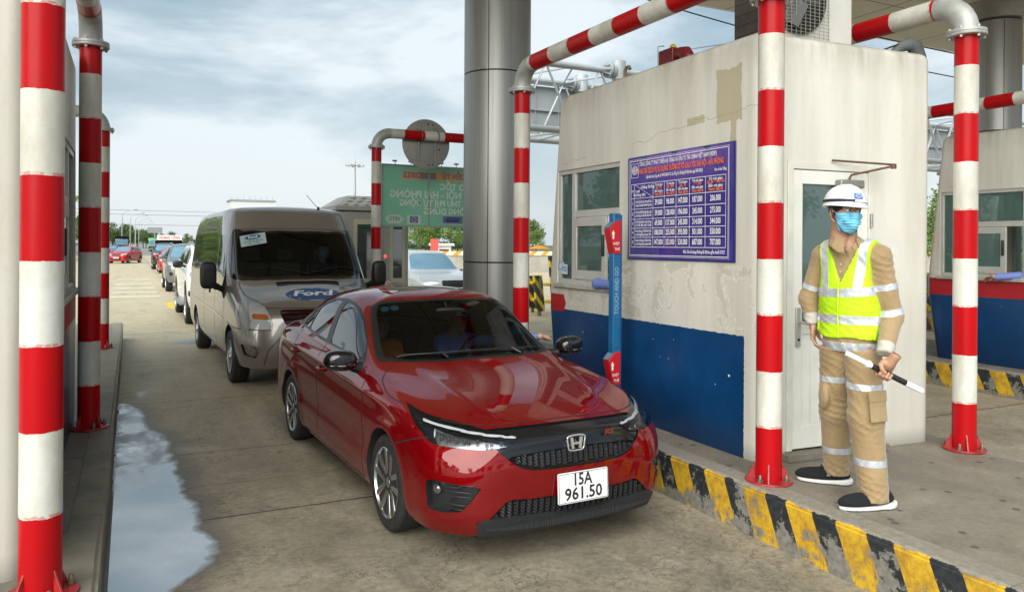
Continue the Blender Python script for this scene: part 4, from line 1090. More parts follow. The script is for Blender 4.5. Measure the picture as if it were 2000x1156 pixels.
def hex_mesh(parent, name, mat, xs, zs, yf, cell=.034, th=.0035, depth=.02, mask=None):
    """a real honeycomb grille laid on the surface y=yf(x,z)"""
    m = MB(); w = cell*1.5; h = cell*math.sqrt(3)/2
    nx = int((xs[1]-xs[0])/w)+2; nz = int((zs[1]-zs[0])/(h))+2
    for i in range(nx):
        for j in range(nz):
            cx_ = xs[0]+i*w*1.0; cz = zs[0]+j*h*.82+(h*.41 if i % 2 else 0)
            ring = [(cx_+cell*.62*1.5*.72*math.cos(a), cz+cell*.42*math.sin(a)) for a in [k*math.pi/3 for k in range(6)]]
            if mask and not mask(cx_, cz): continue
            vs = []
            for (a, b) in ring: vs.append((a, yf(a, b), b))
            for (a, b) in ring: vs.append((cx_+(a-cx_)*(1-th/cell*6), yf(a, b)+.001, cz+(b-cz)*(1-th/cell*6)))
            for (a, b) in ring: vs.append((cx_+(a-cx_)*(1-th/cell*6), yf(a, b)+depth, cz+(b-cz)*(1-th/cell*6)))
            m.add(vs, [(k, (k+1) % 6, 6+(k+1) % 6, 6+k) for k in range(6)]+[(6+k, 6+(k+1) % 6, 12+(k+1) % 6, 12+k) for k in range(6)])
    return m.build(name, mat, parent, smooth=0)
# ---------------------------------------------------------------- the red saloon car
def red_rows():
    Rw = []
    Rw.append([(0,-.86,.19),(.35,-.855,.19),(.62,-.80,.19),(.77,-.62,.19),(.82,-.38,.19),(.83,.42,.19),(.83,1.0,.19),(.83,1.6,.19),(.83,2.15,.19),(.83,2.65,.20),(.82,3.1,.23),(.74,3.45,.26),(.42,3.56,.27),(0,3.57,.27)])
    Rw.append([(0,-.91,.30),(.36,-.90,.30),(.64,-.84,.30),(.80,-.65,.30),(.855,-.38,.30),(.86,.42,.30),(.86,1.0,.30),(.86,1.6,.30),(.86,2.15,.30),(.862,2.65,.30),(.85,3.1,.31),(.77,3.49,.33),(.44,3.61,.34),(0,3.62,.34)])
    Rw.append([(0,-.93,.47),(.37,-.915,.47),(.66,-.845,.47),(.82,-.65,.47),(.87,-.38,.47),(.866,.42,.47),(.856,1.0,.47),(.856,1.6,.47),(.862,2.15,.47),(.873,2.65,.47),(.865,3.1,.48),(.79,3.48,.5),(.45,3.60,.52),(0,3.61,.52)])
    Rw.append([(0,-.925,.62),(.36,-.905,.62),(.645,-.83,.62),(.81,-.64,.62),(.868,-.36,.64),(.876,.42,.68),(.872,1.0,.70),(.872,1.6,.72),(.873,2.15,.74),(.876,2.65,.75),(.86,3.1,.76),(.78,3.46,.76),(.44,3.60,.76),(0,3.61,.76)])
    Rw.append([(0,-.865,.735),(.34,-.85,.735),(.61,-.765,.735),(.775,-.57,.745),(.845,-.3,.79),(.860,.42,.855),(.862,1.0,.865),(.862,1.6,.885),(.862,2.15,.91),(.858,2.65,.935),(.83,3.1,.96),(.75,3.44,.96),(.42,3.57,.95),(0,3.58,.95)])
    top = [
    [(0,-.70,.80),(0,-.2,.895),(0,.33,.975),(0,.72,1.19),(0,1.08,1.385),(0,1.25,1.43)],
    [(.32,-.68,.80),(.3,-.19,.893),(.31,.35,.972),(.30,.73,1.185),(.27,1.08,1.375),(.22,1.24,1.425)],
    [(.56,-.59,.80),(.54,-.14,.895),(.56,.41,.968),(.53,.77,1.17),(.47,1.10,1.365),(.35,1.24,1.422)],
    [(.70,-.42,.82),(.68,-.05,.897),(.695,.50,.962),(.635,.83,1.155),(.56,1.13,1.352),(.39,1.25,1.42)],
    [(.775,-.15,.86),(.755,.12,.91),(.745,.60,.962),(.672,.90,1.145),(.595,1.17,1.342),(.41,1.28,1.418)],
    [(.80,.45,.925),(.79,.62,.94),(.775,.78,.97),(.705,1.02,1.155),(.618,1.24,1.342),(.425,1.33,1.422)],
    [(.805,1.0,.945),(.795,1.04,.965),(.785,1.08,.985),(.718,1.22,1.18),(.63,1.38,1.355),(.435,1.45,1.432)],
    [(.805,1.6,.96),(.797,1.6,.98),(.787,1.6,1.0),(.722,1.62,1.19),(.635,1.64,1.368),(.44,1.66,1.442)],
    [(.80,2.15,.985),(.793,2.14,1.0),(.783,2.12,1.02),(.715,2.06,1.2),(.625,1.98,1.36),(.44,1.92,1.437)],
    [(.79,2.65,1.015),(.78,2.62,1.03),(.765,2.58,1.045),(.69,2.44,1.2),(.60,2.28,1.34),(.42,2.16,1.42)],
    [(.74,3.05,1.035),(.72,3.0,1.05),(.69,2.93,1.07),(.62,2.70,1.2),(.54,2.46,1.33),(.38,2.30,1.405)],
    [(.66,3.36,1.035),(.62,3.22,1.06),(.58,3.03,1.085),(.52,2.77,1.21),(.44,2.50,1.335),(.3,2.35,1.405)],
    [(.38,3.50,1.04),(.34,3.30,1.07),(.32,3.08,1.09),(.28,2.80,1.22),(.24,2.52,1.34),(.17,2.38,1.41)],
    [(0,3.52,1.045),(0,3.32,1.07),(0,3.10,1.095),(0,2.82,1.22),(0,2.53,1.345),(0,2.40,1.415)]]
    for k in range(6): Rw.append([c[k] for c in top])
    Rw.append([(0, s, 1.467-.024*abs((s-1.75)/.6)**2) for s in (1.40,1.41,1.43,1.45,1.48,1.55,1.65,1.78,1.9,2.0,2.08,2.14,2.18,2.2)])
    return Rw
RED = thing('red_saloon_car', 'glossy dark red saloon car in front with number plate 15A 961.50', 'car', (2.3257, 4.8087, 0), .0427)
sh = Shell(red_rows(), 7, 10, smooth=34, smooth_w=lambda c: np.clip((c[:, 2]-.30)/.1, 0, 1))
# body creases: shoulder line, hood swage, lower door hollow
def crease(c, U, n):
    s_, z = c[:, 1], c[:, 2]; ax = np.abs(c[:, 0])
    o = np.zeros_like(c); sg = np.sign(c[:, 0])
    flank = np.clip((ax-.78)/.04, 0, 1)*np.clip((s_-(-.1))/.5, 0, 1)*np.clip((3.3-s_)/.5, 0, 1)
    zl = .80+.040*s_; o[:, 0] += sg*flank*(.010*np.exp(-((z-zl)/.028)**2)-.010*np.exp(-((z-(zl-.085))/.05)**2))
    zk = .36+.02*s_; o[:, 0] += sg*flank*(.008*np.exp(-((z-zk)/.04)**2)-.008*np.exp(-((z-.50)/.07)**2))
    for s0 in (0, 2.6):       # arch flares
        rr_ = np.hypot(s_-s0, z-.305); o[:, 0] += sg*np.clip((ax-.7)/.1, 0, 1)*.010*np.exp(-((rr_-.37)/.035)**2)*(z > .2)
    hood = (s_ < .40) & (z > .78)
    xl = .40+.16*np.clip((s_+.7)/1.1, 0, 1); o[:, 2] += np.where(hood, .006*np.exp(-((ax-xl)/.06)**2)*np.clip((s_+.8)/.3, 0, 1)*np.clip((.45-s_)/.2, 0, 1), 0)
    return o
sh.push(crease); sh.renormal()
red_paint = car_paint('candy_red_paint', (.165, .0003, .0015), metal=.3, rough=.45, coat_ior=1.55)
# wheel arches
AR = .348
sh.cut(vW(0, .305, AR, .60), 'hole'); sh.cut(vW(2.6, .305, AR, .60), 'hole')
# lamps, grille, intakes
headl = smoothpts([(1.205,.852),(.915,.808),(.74,.789),(.60,.770),(.405,.735),(.47,.680),(.60,.672),(.76,.676),(.905,.684),(.985,.722),(1.10,.785)], 3, True)
headl = [(1.21,.853),(1.05,.830),(.907,.806),(.815,.797),(.725,.788),(.591,.766),(.39,.732),(.44,.684),(.50,.673),(.591,.671),(.758,.677),(.88,.682),(.925,.69),(.984,.724),(1.094,.785),(1.16,.826)]
sh.cut(vF(headl, .05), 'headlight')
grille = [(-.1,.773),(.30,.770),(.47,.766),(.62,.752),(.60,.70),(.50,.676),(.495,.655),(.44,.61),(.375,.562),(.30,.545),(.15,.538),(-.1,.537)]
sh.cut(vX(grille, -.3), 'grille')
sh.cut(vX([(-.1,.655),(.30,.640),(.455,.627),(.425,.602),(.365,.568),(.30,.555),(.15,.549),(-.1,.548)], -.3), 'mesh_upper', ('grille',))
lower = [(-.1,.385),(.30,.385),(.44,.395),(.475,.375),(.575,.275),(.555,.262),(.3,.240),(-.1,.236)]
sh.cut(vX(lower, -.3), 'mesh_lower'); sh.cut(vX([(-.1,.262),(.56,.295),(.62,.275),(.60,.19),(-.1,.19)], -.3), 'lip', ('body', 'mesh_lower'))
fog = [(.955,.485),(.89,.498),(.72,.486),(.60,.472),(.66,.40),(.725,.335),(.84,.318),(.955,.322)]
sh.cut(vF(fog, .0), 'fog_pocket')
# glass
sh.cut(vT([(-.1,.335),(.30,.345),(.54,.415),(.715,.555),(.70,.70),(.625,1.03),(.565,1.165),(.45,1.135),(.25,1.105),(-.1,1.10)], .93), 'ws_frame')
sh.cut(vT([(-.1,.375),(.30,.385),(.52,.445),(.665,.575),(.645,.71),(.575,1.03),(.525,1.115),(.44,1.095),(.25,1.075),(-.1,1.07)], .93), 'windscreen', ('ws_frame',))
sh.cut(vT([(-.1,3.06),(.30,3.04),(.55,2.98),(.50,2.55),(.40,2.47),(-.1,2.48)], 1.05), 'rear_glass')
dlo = [(.70,.968),(.86,1.105),(1.06,1.24),(1.23,1.318),(1.40,1.352),(1.64,1.372),(1.90,1.362),(2.15,1.318),(2.42,1.225),(2.60,1.130),(2.67,1.088),(2.62,1.062),(2.3,1.048),(1.70,1.012),(1.10,.985),(.75,.960)]
sh.cut(vS(dlo, .5), 'dlo')
sh.cut(vS([(.795,.980),(.80,1.04),(.885,1.112),(1.08,1.232),(1.24,1.300),(1.41,1.334),(1.60,1.346),(1.595,1.18),(1.575,1.022),(1.1,1.002)], .5), 'front_door_glass', ('dlo',))
sh.cut(vS([(1.70,1.028),(1.715,1.18),(1.72,1.350),(1.90,1.342),(2.12,1.302),(2.27,1.250),(2.30,1.16),(2.315,1.064)], .5), 'rear_door_glass', ('dlo',))
sh.cut(vS([(2.345,1.068),(2.33,1.16),(2.31,1.238),(2.42,1.196),(2.55,1.128),(2.605,1.088),(2.58,1.078)], .5), 'quarter_glass', ('dlo',))
# panel gaps
G = .009
hood_gap = smoothpts([(.655,.46),(.775,.30),(.822,.06),(.805,-.18)], 4)
body = sh.part('body', 'body', red_paint, RED)
for lb in sh.pieces('hole', 'wheel_arch_liner', M['dark'], RED, skirt=lambda p: np.array([-math.copysign(.26, p[0]), 0, 0])):
    me = lb.data; bm = bmesh.new(); bm.from_mesh(me); bmesh.ops.delete(bm, geom=[f for f in bm.faces if f.material_index == 0], context='FACES'); bm.to_mesh(me); bm.free(); me.materials.clear(); me.materials.append(M['dark'])
m = MB(); m.box(-.60, .60, -.78, 3.4, .17, .62); m.build('underbody', M['dark'], RED, smooth=0)
ribbons(sh, RED, [('S', smoothpts([(.47,.21),(.455,.50),(.47,.80),(.50,.935)], 3)), ('S', smoothpts([(1.66,.21),(1.675,.60),(1.68,.90),(1.66,1.01)], 3)),
    ('S', smoothpts([(2.20,.30),(2.28,.50),(2.40,.70),(2.50,.95),(2.52,1.05)], 3)), ('S', [(.47,.215),(2.12,.215),(2.20,.30)]), ('S', [(-.19,.60),(-.42,.675),(-.56,.715)]), ('T2', hood_gap)], .007)
ribbons(sh, RED, [('F', smoothpts([(-.70,.795),(-.60,.781),(-.47,.777),(-.3,.781),(0,.784),(.3,.781),(.47,.777),(.60,.781),(.70,.795)], 3))], .008)
sh.part(('ws_frame', 'dlo'), 'window_trim', simple('satin_black_trim', (.008, .008, .009), .38), RED, depth=.0)
wsg = sh.part('windscreen', 'windscreen', M['glass_car'], RED, depth=.003, rim_mat=M['gloss_black'])
for tg, nm in (('front_door_glass', 'door_window'), ('rear_door_glass', 'door_window'), ('quarter_glass', 'quarter_window')):
    for sd_ in (-1, 1): sh.part(tg, nm, M['glass_side'], RED, depth=.004, rim_mat=M['gloss_black'], side=sd_)
sh.part('rear_glass', 'rear_window', M['glass_side'], RED, depth=.003)
grm = simple('grille_gloss_black', (.006, .006, .007), .16, coat=.25)
sh.part('grille', 'grille', grm, RED, depth=.012)
sh.part(('mesh_upper', 'mesh_lower'), 'grille_recess', M['dark'], RED, depth=.05)
sh.part('lip', 'front_lip', simple('lip_plastic', (.014, .017, .020), .55, bump=.3, bscale=200), RED, depth=-.012)
fp = sh.pieces('fog_pocket', 'fog_lamp_surround', simple('dark_plastic', (.012, .014, .016), .5), RED, depth=.045)[0]
# honeycomb meshes on the nose surface
def nose_y(off):
    def f(x, z):
        i = np.argmin((sh.co[:, 0]-x)**2+(sh.co[:, 2]-z)**2+np.where(sh.co[:, 1] > -.5, 9, 0)); return sh.co[i, 1]+off
    return f
hexm = simple('honeycomb_plastic', (.014, .015, .017), .45)
def inside(poly):
    def f(x, z): return sd_poly(np.array([abs(x)]), np.array([z]), poly)[0] < -.008
    return f
hex_mesh(RED, 'honeycomb_grille', hexm, (-.46, .46), (.545, .65), nose_y(.012), .025, .003, .02, inside([(-.1,.655),(.30,.640),(.455,.627),(.425,.602),(.365,.568),(.30,.555),(.15,.549),(-.1,.548)]))
hex_mesh(RED, 'honeycomb_grille', hexm, (-.60, .60), (.25, .395), nose_y(.010), .027, .003, .02, inside([(-.1,.385),(.30,.385),(.44,.395),(.475,.375),(.575,.275),(.555,.275),(.3,.262),(-.1,.262)]))
# ribs on the lip
m = MB()
for k in range(-52, 53):
    x = k*.0108; y = nose_y(-.015)(x, .235); m.box(x-.0028, x+.0028, y-.002, y+.004, .205+.02*(x/.56)**2, .252+.03*(x/.56)**2)
m.build('lip_rib', simple('rib_plastic', (.028, .032, .036), .5), RED, smooth=0)
# headlamps
lampb = simple('lamp_housing', (.012, .014, .02), .2, coat=.5)
refl = simple('lamp_reflector', (.42, .44, .47), .28, 1)
drl = simple('white_light_guide', (.72, .74, .76), .25)
for sd_ in (-1, 1):
    hl = sh.part('headlight', 'headlight', M['glass_lamp'], RED, depth=.0, side=sd_)
    def lampsub(cutf, name, mat, depth, tags=('headlight',)):
        s2 = Shell.__new__(Shell); s2.co, s2.U, s2.n, s2.f, s2.t = sh.co, sh.U, sh.n, list(sh.f), list(sh.t)
        s2.cut(cutf, 'x', tags); o = s2.part('x', name, mat, hl, depth=depth, side=sd_, rim=False); return o
    sh.part('headlight', 'lamp_housing', lampb, hl, depth=.045, side=sd_)
    lampsub(vF([(.92,.775),(.90,.69),(.60,.680),(.48,.683),(.455,.70),(.60,.725),(.75,.742),(.84,.755)], .05), 'reflector', refl, .028)
    lampsub(vFl([(.395,.728),(.55,.742),(.72,.760),(.90,.780),(.99,.792)], .012, .05), 'light_guide', drl, .006)
    lampsub(vFl([(.915,.778),(.905,.73),(.895,.692)], .010, .05), 'light_guide', drl, .010)
    lampsub(vFl([(.46,.689),(.60,.683),(.89,.688)], .007, .05), 'light_guide', refl, .012)
    # projector cells
    i = MB()
    for k in range(9):
        u = .86-.045*k; j = np.argmin((sh.U-u)**2+(sh.co[:, 2]-(.722-.0035*k*.7))**2*2+np.where(sh.co[:, 0]*sd_ < .3, 9, 0)+np.where(sh.co[:, 1] > 0, 9, 0))
        p = sh.co[j]-sh.n[j]*.020; i.box(p[0]-.008, p[0]+.008, p[1]-.01, p[1]+.01, p[2]-.016, p[2]+.016)
        i.ball(tuple(p+np.array([0, 0, -.02])), (.011, .011, .009), 8, 6)
    i.build('lens_cell', simple('lamp_cell', (.20, .21, .23), .1, .6), hl, smooth=50, bevel=.002)
    # fog lamp and fins
    u0 = .88; j = np.argmin((sh.U-u0)**2+(sh.co[:, 2]-.45)**2+np.where(sh.co[:, 0]*sd_ < .3, 9, 0)+np.where(sh.co[:, 1] > 0, 9, 0)); p = Vector(sh.co[j]-sh.n[j]*.018); nn = Vector(sh.n[j])
    b = MB(); b.tube([p-nn*.03, p+nn*.004], .026, 18); b.tube([p+nn*.004, p+nn*.012], .020, 16, True, .014); b.build('fog_lamp', refl, RED)
    b = MB()
    for k in range(5):
        z = .468-.034*k; pts = []
        for q in range(7):
            u = .86-.024*k*.2-q*(.038-.004*k); j = np.argmin((sh.U-u)**2+(sh.co[:, 2]-(z+.003*q))**2+np.where(sh.co[:, 0]*sd_ < .3, 9, 0)+np.where(sh.co[:, 1] > 0, 9, 0))
            pts.append(Vector(sh.co[j]-sh.n[j]*(.022-.004*q)))
        b.tube(pts, [.002, .004, .005, .006, .006, .005, .002], 8)
    b.build('intake_fin', hexm, fp if fp else RED, smooth=50)
# emblem on the grille
em = MB(); y0 = nose_y(-.004)(0, .675)
fr_ = smoothpts([(-.058,.036),(0,.044),(.058,.036),(.058,0),(.048,-.040),(0,-.046),(-.048,-.040),(-.058,0)], 4, True)
for i in range(len(fr_)):
    a = Vector((fr_[i][0], y0, fr_[i][1]+.668)); b_ = Vector((fr_[(i+1) % len(fr_)][0], y0, fr_[(i+1) % len(fr_)][1]+.668)); em.tube([a, b_], .005, 8)
for sx in (-1, 1):
    vs = [(sx*.042, .032), (sx*.026, .032), (sx*.017, -.034), (sx*.033, -.034)]
    if sx < 0: vs = vs[::-1]
    em.prism([(a, b_+.668) for a, b_ in vs], y0-.008, y0+.004, 'Y')
em.box(-.021, .021, y0-.006, y0+.004, .659, .670)
em.build('emblem', simple('emblem_chrome', (.62, .63, .65), .28, .75), RED, smooth=50)
em = MB(); mt = Matrix(((1, 0, .25, .235), (.12, 0, 0, nose_y(-.006)(.235, .70)), (0, 1, 0, .702), (0, 0, 0, 1))); mt = Matrix(((1, .22, 0, .255), (.13, 0, -1, nose_y(-.010)(.255, .70)), (0, 1, 0, .700), (0, 0, 0, 1)))
em.text('RS', .045, mt, .002, width=.075); em.build('badge_lettering', simple('badge_red', (.28, .05, .04), .25, .5), RED, smooth=0)
# number plate
m = MB(); m.prism(smoothpts([(-.175,.083),(-.168,.088),(.168,.088),(.175,.083),(.175,-.083),(.168,-.088),(-.168,-.088),(-.175,-.083)], 1, True), -.004, .004, 'Y'); 
plate = m.build('number_plate', simple('plate_white', (.74, .76, .76), .35), RED, loc=(.022, -.948, .422)); plate.rotation_euler = (R(-3), 0, 0)
blk = simple('plate_black', (.015, .015, .016), .5)
def ct(x, z, off): return Matrix(((1, 0, 0, x), (0, 0, -1, off), (0, 1, 0, z), (0, 0, 0, 1)))
m = MB(); m.text('15A', .098, ct(0, .040, -.0052), .0022, width=.125); m.text('961.50', .098, ct(0, -.040, -.0052), .0022, width=.262)
m.build('plate_lettering', blk, plate, smooth=0)
m = MB(); 
for pts in ([(-.170,.082),(.170,.082),(.170,-.082),(-.170,-.082)],):
    for i in range(4): a = pts[i]; b_ = pts[(i+1) % 4]; m.tube([(a[0], -.0048, a[1]), (b_[0], -.0048, b_[1])], .0014, 6)
m.build('plate_border', blk, plate)
# mirrors
for sd_ in (-1, 1):
    c = Vector((sd_*.965, .66, 1.005)); mm = MB()
    mm.ball(tuple(c), (.118, .085, .074), 28, 18, Matrix.Rotation(sd_*.12, 3, 'Z') @ Matrix.Rotation(sd_*-.06, 3, 'Y'), .78)
    mo = mm.build('mirror', M['gloss_black'], RED, smooth=80)
    a = MB(); a.tube([(sd_*.80, .70, .935), (sd_*.86, .69, .945), (sd_*.90, .67, .965)], [.045, .034, .030], 12); a.build('mirror_arm', M['black_plastic'], mo)
    a = MB(); a.tube([c+Vector((sd_*-.085, -.070, -.026)), c+Vector((0, -.084, -.030)), c+Vector((sd_*.085, -.060, -.026))], .0035, 6); a.build('indicator_strip', M['steel'], mo)
# door handles
for sd_ in (-1, 1):
    for s0, z0 in ((1.50, .815), (2.40, .858)):
        h = MB(); h.tube([(sd_*.868, s0-.085, z0), (sd_*.892, s0-.06, z0+.004), (sd_*.896, s0, z0+.006), (sd_*.892, s0+.06, z0+.008), (sd_*.866, s0+.085, z0+.008)], [.010, .013, .014, .013, .010], 10)
        h.build('door_handle', red_paint, RED)
        h = MB(); h.ball((sd_*.858, s0, z0-.004), (.012, .055, .026), 16, 10); h.build('handle_recess', simple('deep_red', (.05, .004, .006), .3), RED)
# chrome waist strip, roof rails seam, wipers, fin
for sd_ in (-1, 1):
    m = MB(); pts = []
    for s0, z0 in ((.80, .972), (1.0, .978), (1.3, .990), (1.7, 1.006), (2.1, 1.030), (2.4, 1.046)):
        j = np.argmin((sh.co[:, 1]-s0)**2+(sh.co[:, 2]-z0)**2+np.where(sh.co[:, 0]*sd_ < .3, 9, 0)); pts.append(Vector(sh.co[j])+Vector((sd_*.003, 0, 0)))
    m.tube(pts, .004, 6); m.build('waist_strip', M['gloss_black'], RED)
m = MB()
def wsp(x, s_, off=.012):
    j = np.argmin((sh.co[:, 0]-x)**2+(sh.co[:, 1]-s_)**2+np.where(sh.co[:, 2] < .9, 9, 0)); return Vector(sh.co[j]+sh.n[j]*off)
for a, b_ in (((-.60, .50), (.02, .455)), ((-.02, .43), (.60, .52))):
    P0 = [wsp(a[0]+(b_[0]-a[0])*k/8, a[1]+(b_[1]-a[1])*k/8, .010) for k in range(9)]; m.tube(P0, .006, 6)
m.tube([wsp(-.25, .40, .004), wsp(-.28, .47, .016)], .010, 8); m.tube([wsp(.35, .42, .004), wsp(.3, .48, .016)], .010, 8)
m.build('wiper', M['black_plastic'], RED)
m = MB(); m.prism([(2.25, 1.43), (2.42, 1.405), (2.42, 1.47), (2.38, 1.475)], -.015, .015, 'X'); m.build('roof_fin', red_paint, RED, bevel=.008)
for sd_ in (-1, 1): wheel(RED, sd_*.762, 0, .305, .195, 'twin', sd_, .222); wheel(RED, sd_*.762, 2.6, .305, .195, 'twin', sd_, .222)
# cabin
m = MB(); m.box(-.72, .72, .42, .62, .84, .93); m.prism([(.40, .80), (.40, .93), (.75, .985), (.95, .95), (1.0, .80)], -.70, .70, 'X'); m.box(.20, .56, .70, .98, .93, 1.0); m.build('dashboard', simple('dash', (.012, .012, .013), .7), RED, bevel=.02)
for x in (-.36, .36):
    m = MB(); m.box(x-.24, x+.24, 1.35, 1.85, .42, .58); m.box(x-.23, x+.23, 1.78, 1.90, .55, 1.08); m.tube([(x-.06, 1.86, 1.07), (x-.06, 1.87, 1.15)], .008, 6); m.tube([(x+.06, 1.86, 1.07), (x+.06, 1.87, 1.15)], .008, 6)
    st_ = m.build('seat', M['seat'], RED, bevel=.05, seg=3)
    m = MB(); m.box(x-.13, x+.13, 1.83, 1.92, 1.12, 1.30); m.build('headrest', M['seat'], st_, bevel=.04, seg=3)
m = MB(); m.box(-.62, .62, 2.3, 2.75, .40, .58); m.box(-.62, .62, 2.70, 2.82, .55, 1.05); m.build('rear_seat', M['seat'], RED, bevel=.05, seg=3)
m = MB(); m.box(-.75, .75, .5, 2.9, .36, .40); m.build('cabin_floor', M['dark'], RED, smooth=0)
m = MB(); m.tube([(.36+.18*math.cos(a), 1.12-.18*math.sin(a)*.35, .92+.18*math.sin(a)*.93) for a in [R(i*15) for i in range(25)]], .013, 8); m.tube([(.18, 1.12, .92), (.54, 1.12, .92)], .015, 8); m.tube([(.36, 1.12, .92), (.36, 1.0, .85)], .03, 8); m.build('steering_wheel', M['black_plastic'], RED)
m = MB(); m.ball((0, .96, 1.29), (.12, .025, .035), 16, 8, None, .7); m.tube([(0, .98, 1.31), (0, 1.02, 1.36)], .01, 6); m.build('rear_view_mirror', M['black_plastic'], RED)
m = MB()
for x in (-.505, -.425):
    j = np.argmin((sh.co[:, 0]-x)**2+(sh.co[:, 1]-1.045)**2+np.where(sh.co[:, 2] < 1.2, 9, 0)); p = Vector(sh.co[j]-sh.n[j]*.006); nn = Vector(sh.n[j]); m.tube([p, p+nn*.0012], .034, 20)
m.build('windscreen_sticker', simple('sticker_blue', (.10, .38, .50), .4), wsg)
# ---------------------------------------------------------------- the silver-brown high roof van
def van_rows():
    S = [.5, 1.1, 2.0, 3.0, 3.75]; Rw = []
    def row(fr, side_x, side_z, s5, tail, ss=None):
        ss = ss or S[1:]
        Rw.append(list(fr)+[(side_x, s, side_z) for s in ss]+list(tail))
    row([(0,-.84,.27),(.42,-.83,.27),(.72,-.76,.27),(.86,-.60,.28),(.91,-.38,.30),(.92,.5,.32)], .93, .32, 0, [(.93,4.4,.34),(.88,4.76,.36),(.5,4.82,.36),(0,4.82,.36)])
    row([(0,-.92,.42),(.42,-.905,.42),(.73,-.83,.42),(.885,-.65,.42),(.945,-.38,.43),(.955,.5,.43)], .965, .43, 0, [(.965,4.4,.45),(.91,4.82,.46),(.5,4.88,.46),(0,4.88,.46)])
    row([(0,-.945,.60),(.42,-.925,.60),(.74,-.84,.60),(.90,-.65,.61),(.965,-.38,.62),(.98,.5,.62)], .985, .62, 0, [(.985,4.4,.62),(.925,4.84,.62),(.5,4.90,.62),(0,4.90,.62)])
    row([(0,-.915,.80),(.42,-.89,.80),(.73,-.80,.81),(.885,-.61,.83),(.95,-.34,.86),(.985,.5,.88)], .99, .88, 0, [(.99,4.4,.88),(.93,4.84,.88),(.5,4.90,.88),(0,4.90,.88)])
    row([(0,-.84,.97),(.41,-.815,.97),(.70,-.72,.98),(.85,-.53,1.0),(.92,-.27,1.04),(.972,.45,1.10)], .982, 1.12, 0, [(.98,4.4,1.12),(.92,4.83,1.12),(.5,4.89,1.12),(0,4.89,1.12)])
    row([(0,-.60,1.13),(.40,-.575,1.13),(.67,-.48,1.12),(.81,-.33,1.12),(.885,-.12,1.15),(.958,.42,1.24)], .972, 1.27, 0, [(.97,4.4,1.27),(.91,4.82,1.27),(.5,4.88,1.27),(0,4.88,1.27)])
    row([(0,-.22,1.29),(.40,-.20,1.285),(.66,-.12,1.27),(.79,-.01,1.265),(.86,.12,1.29),(.94,.45,1.36)], .955, 1.40, 0, [(.952,4.4,1.4),(.895,4.8,1.4),(.5,4.86,1.4),(0,4.86,1.4)])
    row([(0,.14,1.62),(.39,.16,1.615),(.63,.22,1.60),(.74,.29,1.60),(.81,.40,1.62),(.885,.62,1.66)], .905, 1.68, 0, [(.902,4.4,1.68),(.845,4.74,1.68),(.48,4.80,1.68),(0,4.80,1.68)])
    row([(0,.46,1.93),(.38,.475,1.925),(.58,.53,1.91),(.68,.59,1.91),(.745,.68,1.93),(.82,.86,1.96)], .845, 1.98, 0, [(.842,4.38,1.98),(.785,4.66,1.98),(.45,4.71,1.98),(0,4.71,1.98)], (1.2, 2.0, 3.0, 3.75))
    row([(0,.74,2.20),(.36,.75,2.195),(.53,.79,2.18),(.62,.84,2.17),(.68,.91,2.18),(.745,1.05,2.19)], .77, 2.20, 0, [(.765,4.3,2.19),(.71,4.54,2.18),(.4,4.60,2.18),(0,4.60,2.18)], (1.35, 2.0, 3.0, 3.7))
    row([(0,.92,2.295),(.30,.925,2.29),(.43,.95,2.285),(.51,.99,2.28),(.55,1.04,2.285),(.60,1.16,2.29)], .62, 2.30, 0, [(.615,4.1,2.29),(.57,4.3,2.28),(.33,4.36,2.28),(0,4.36,2.28)], (1.45, 2.0, 3.0, 3.6))
    Rw.append([(0, s, 2.335-.006*((s-2.5))**2) for s in (1.2,1.21,1.25,1.3,1.36,1.5,1.75,2.1,2.7,3.2,3.5,3.6,3.65,3.67)])
    kx = [1,1,1,1,1,1,1.03,1.06,1.12,1.16,1.18,1]; o = []
    for i, r in enumerate(Rw):
        o.append([(x*(kx[i] if j < 5 else 1+(kx[i]-1)*.55), s, z if z < .6 else z+(z-.6)*.035) for j, (x, s, z) in enumerate(r)])
    return o
VAN = thing('high_roof_van', 'silver brown high roof passenger van waiting behind the red saloon', 'van', (2.136, 10.749, 0), .034)
sh = Shell(van_rows(), 5, 8)
vp = car_paint('champagne_paint', (.25, .225, .205), metal=.5, rough=.34, dirt=.25, coat_ior=1.6)
AR = .405
sh.cut(vW(0, .36, AR, .60), 'hole'); sh.cut(vW(3.75, .36, AR, .60), 'hole')
sh.cut(vF([(.99,1.130),(.85,1.10),(.712,1.068),(.66,.985),(.598,.89),(.61,.80),(.638,.765),(.75,.760),(.875,.765),(.91,.90),(.965,1.05)], .2), 'headlight')
sh.cut(vX([(-.1,1.0),(.45,.998),(.49,.985),(.44,.83),(.40,.805),(-.1,.795)], -.5), 'grille')
sh.cut(vX([(-.1,.62),(.40,.60),(.47,.52),(.52,.36),(-.1,.34)], -.5), 'lower_intake')
sh.cut(vF([(1.04,.575),(.715,.555),(.76,.44),(.81,.41),(.98,.445)], .0), 'fog_pocket')
sh.cut(vT([(-.1,-.215),(.43,-.195),(.44,-.245),(.41,-.285),(-.1,-.30)], 1.15), 'vent')
sh.cut(vT([(-.1,-.185),(.40,-.165),(.66,-.085),(.80,.02),(.885,.14),(.93,.30),(.915,.66),(.82,.715),(.70,.60),(.45,.505),(-.1,.485)], 1.28), 'ws_frame')
sh.cut(vT([(-.1,-.135),(.40,-.115),(.65,-.040),(.78,.06),(.845,.17),(.825,.40),(.775,.60),(.68,.57),(.45,.475),(-.1,.455)], 1.30), 'windscreen', ('ws_frame',))
dlo = [(.40,1.335),(.46,1.50),(.62,1.74),(.80,1.935),(.98,1.985),(1.24,1.99),(1.24,1.42),(1.0,1.385),(.7,1.35)]
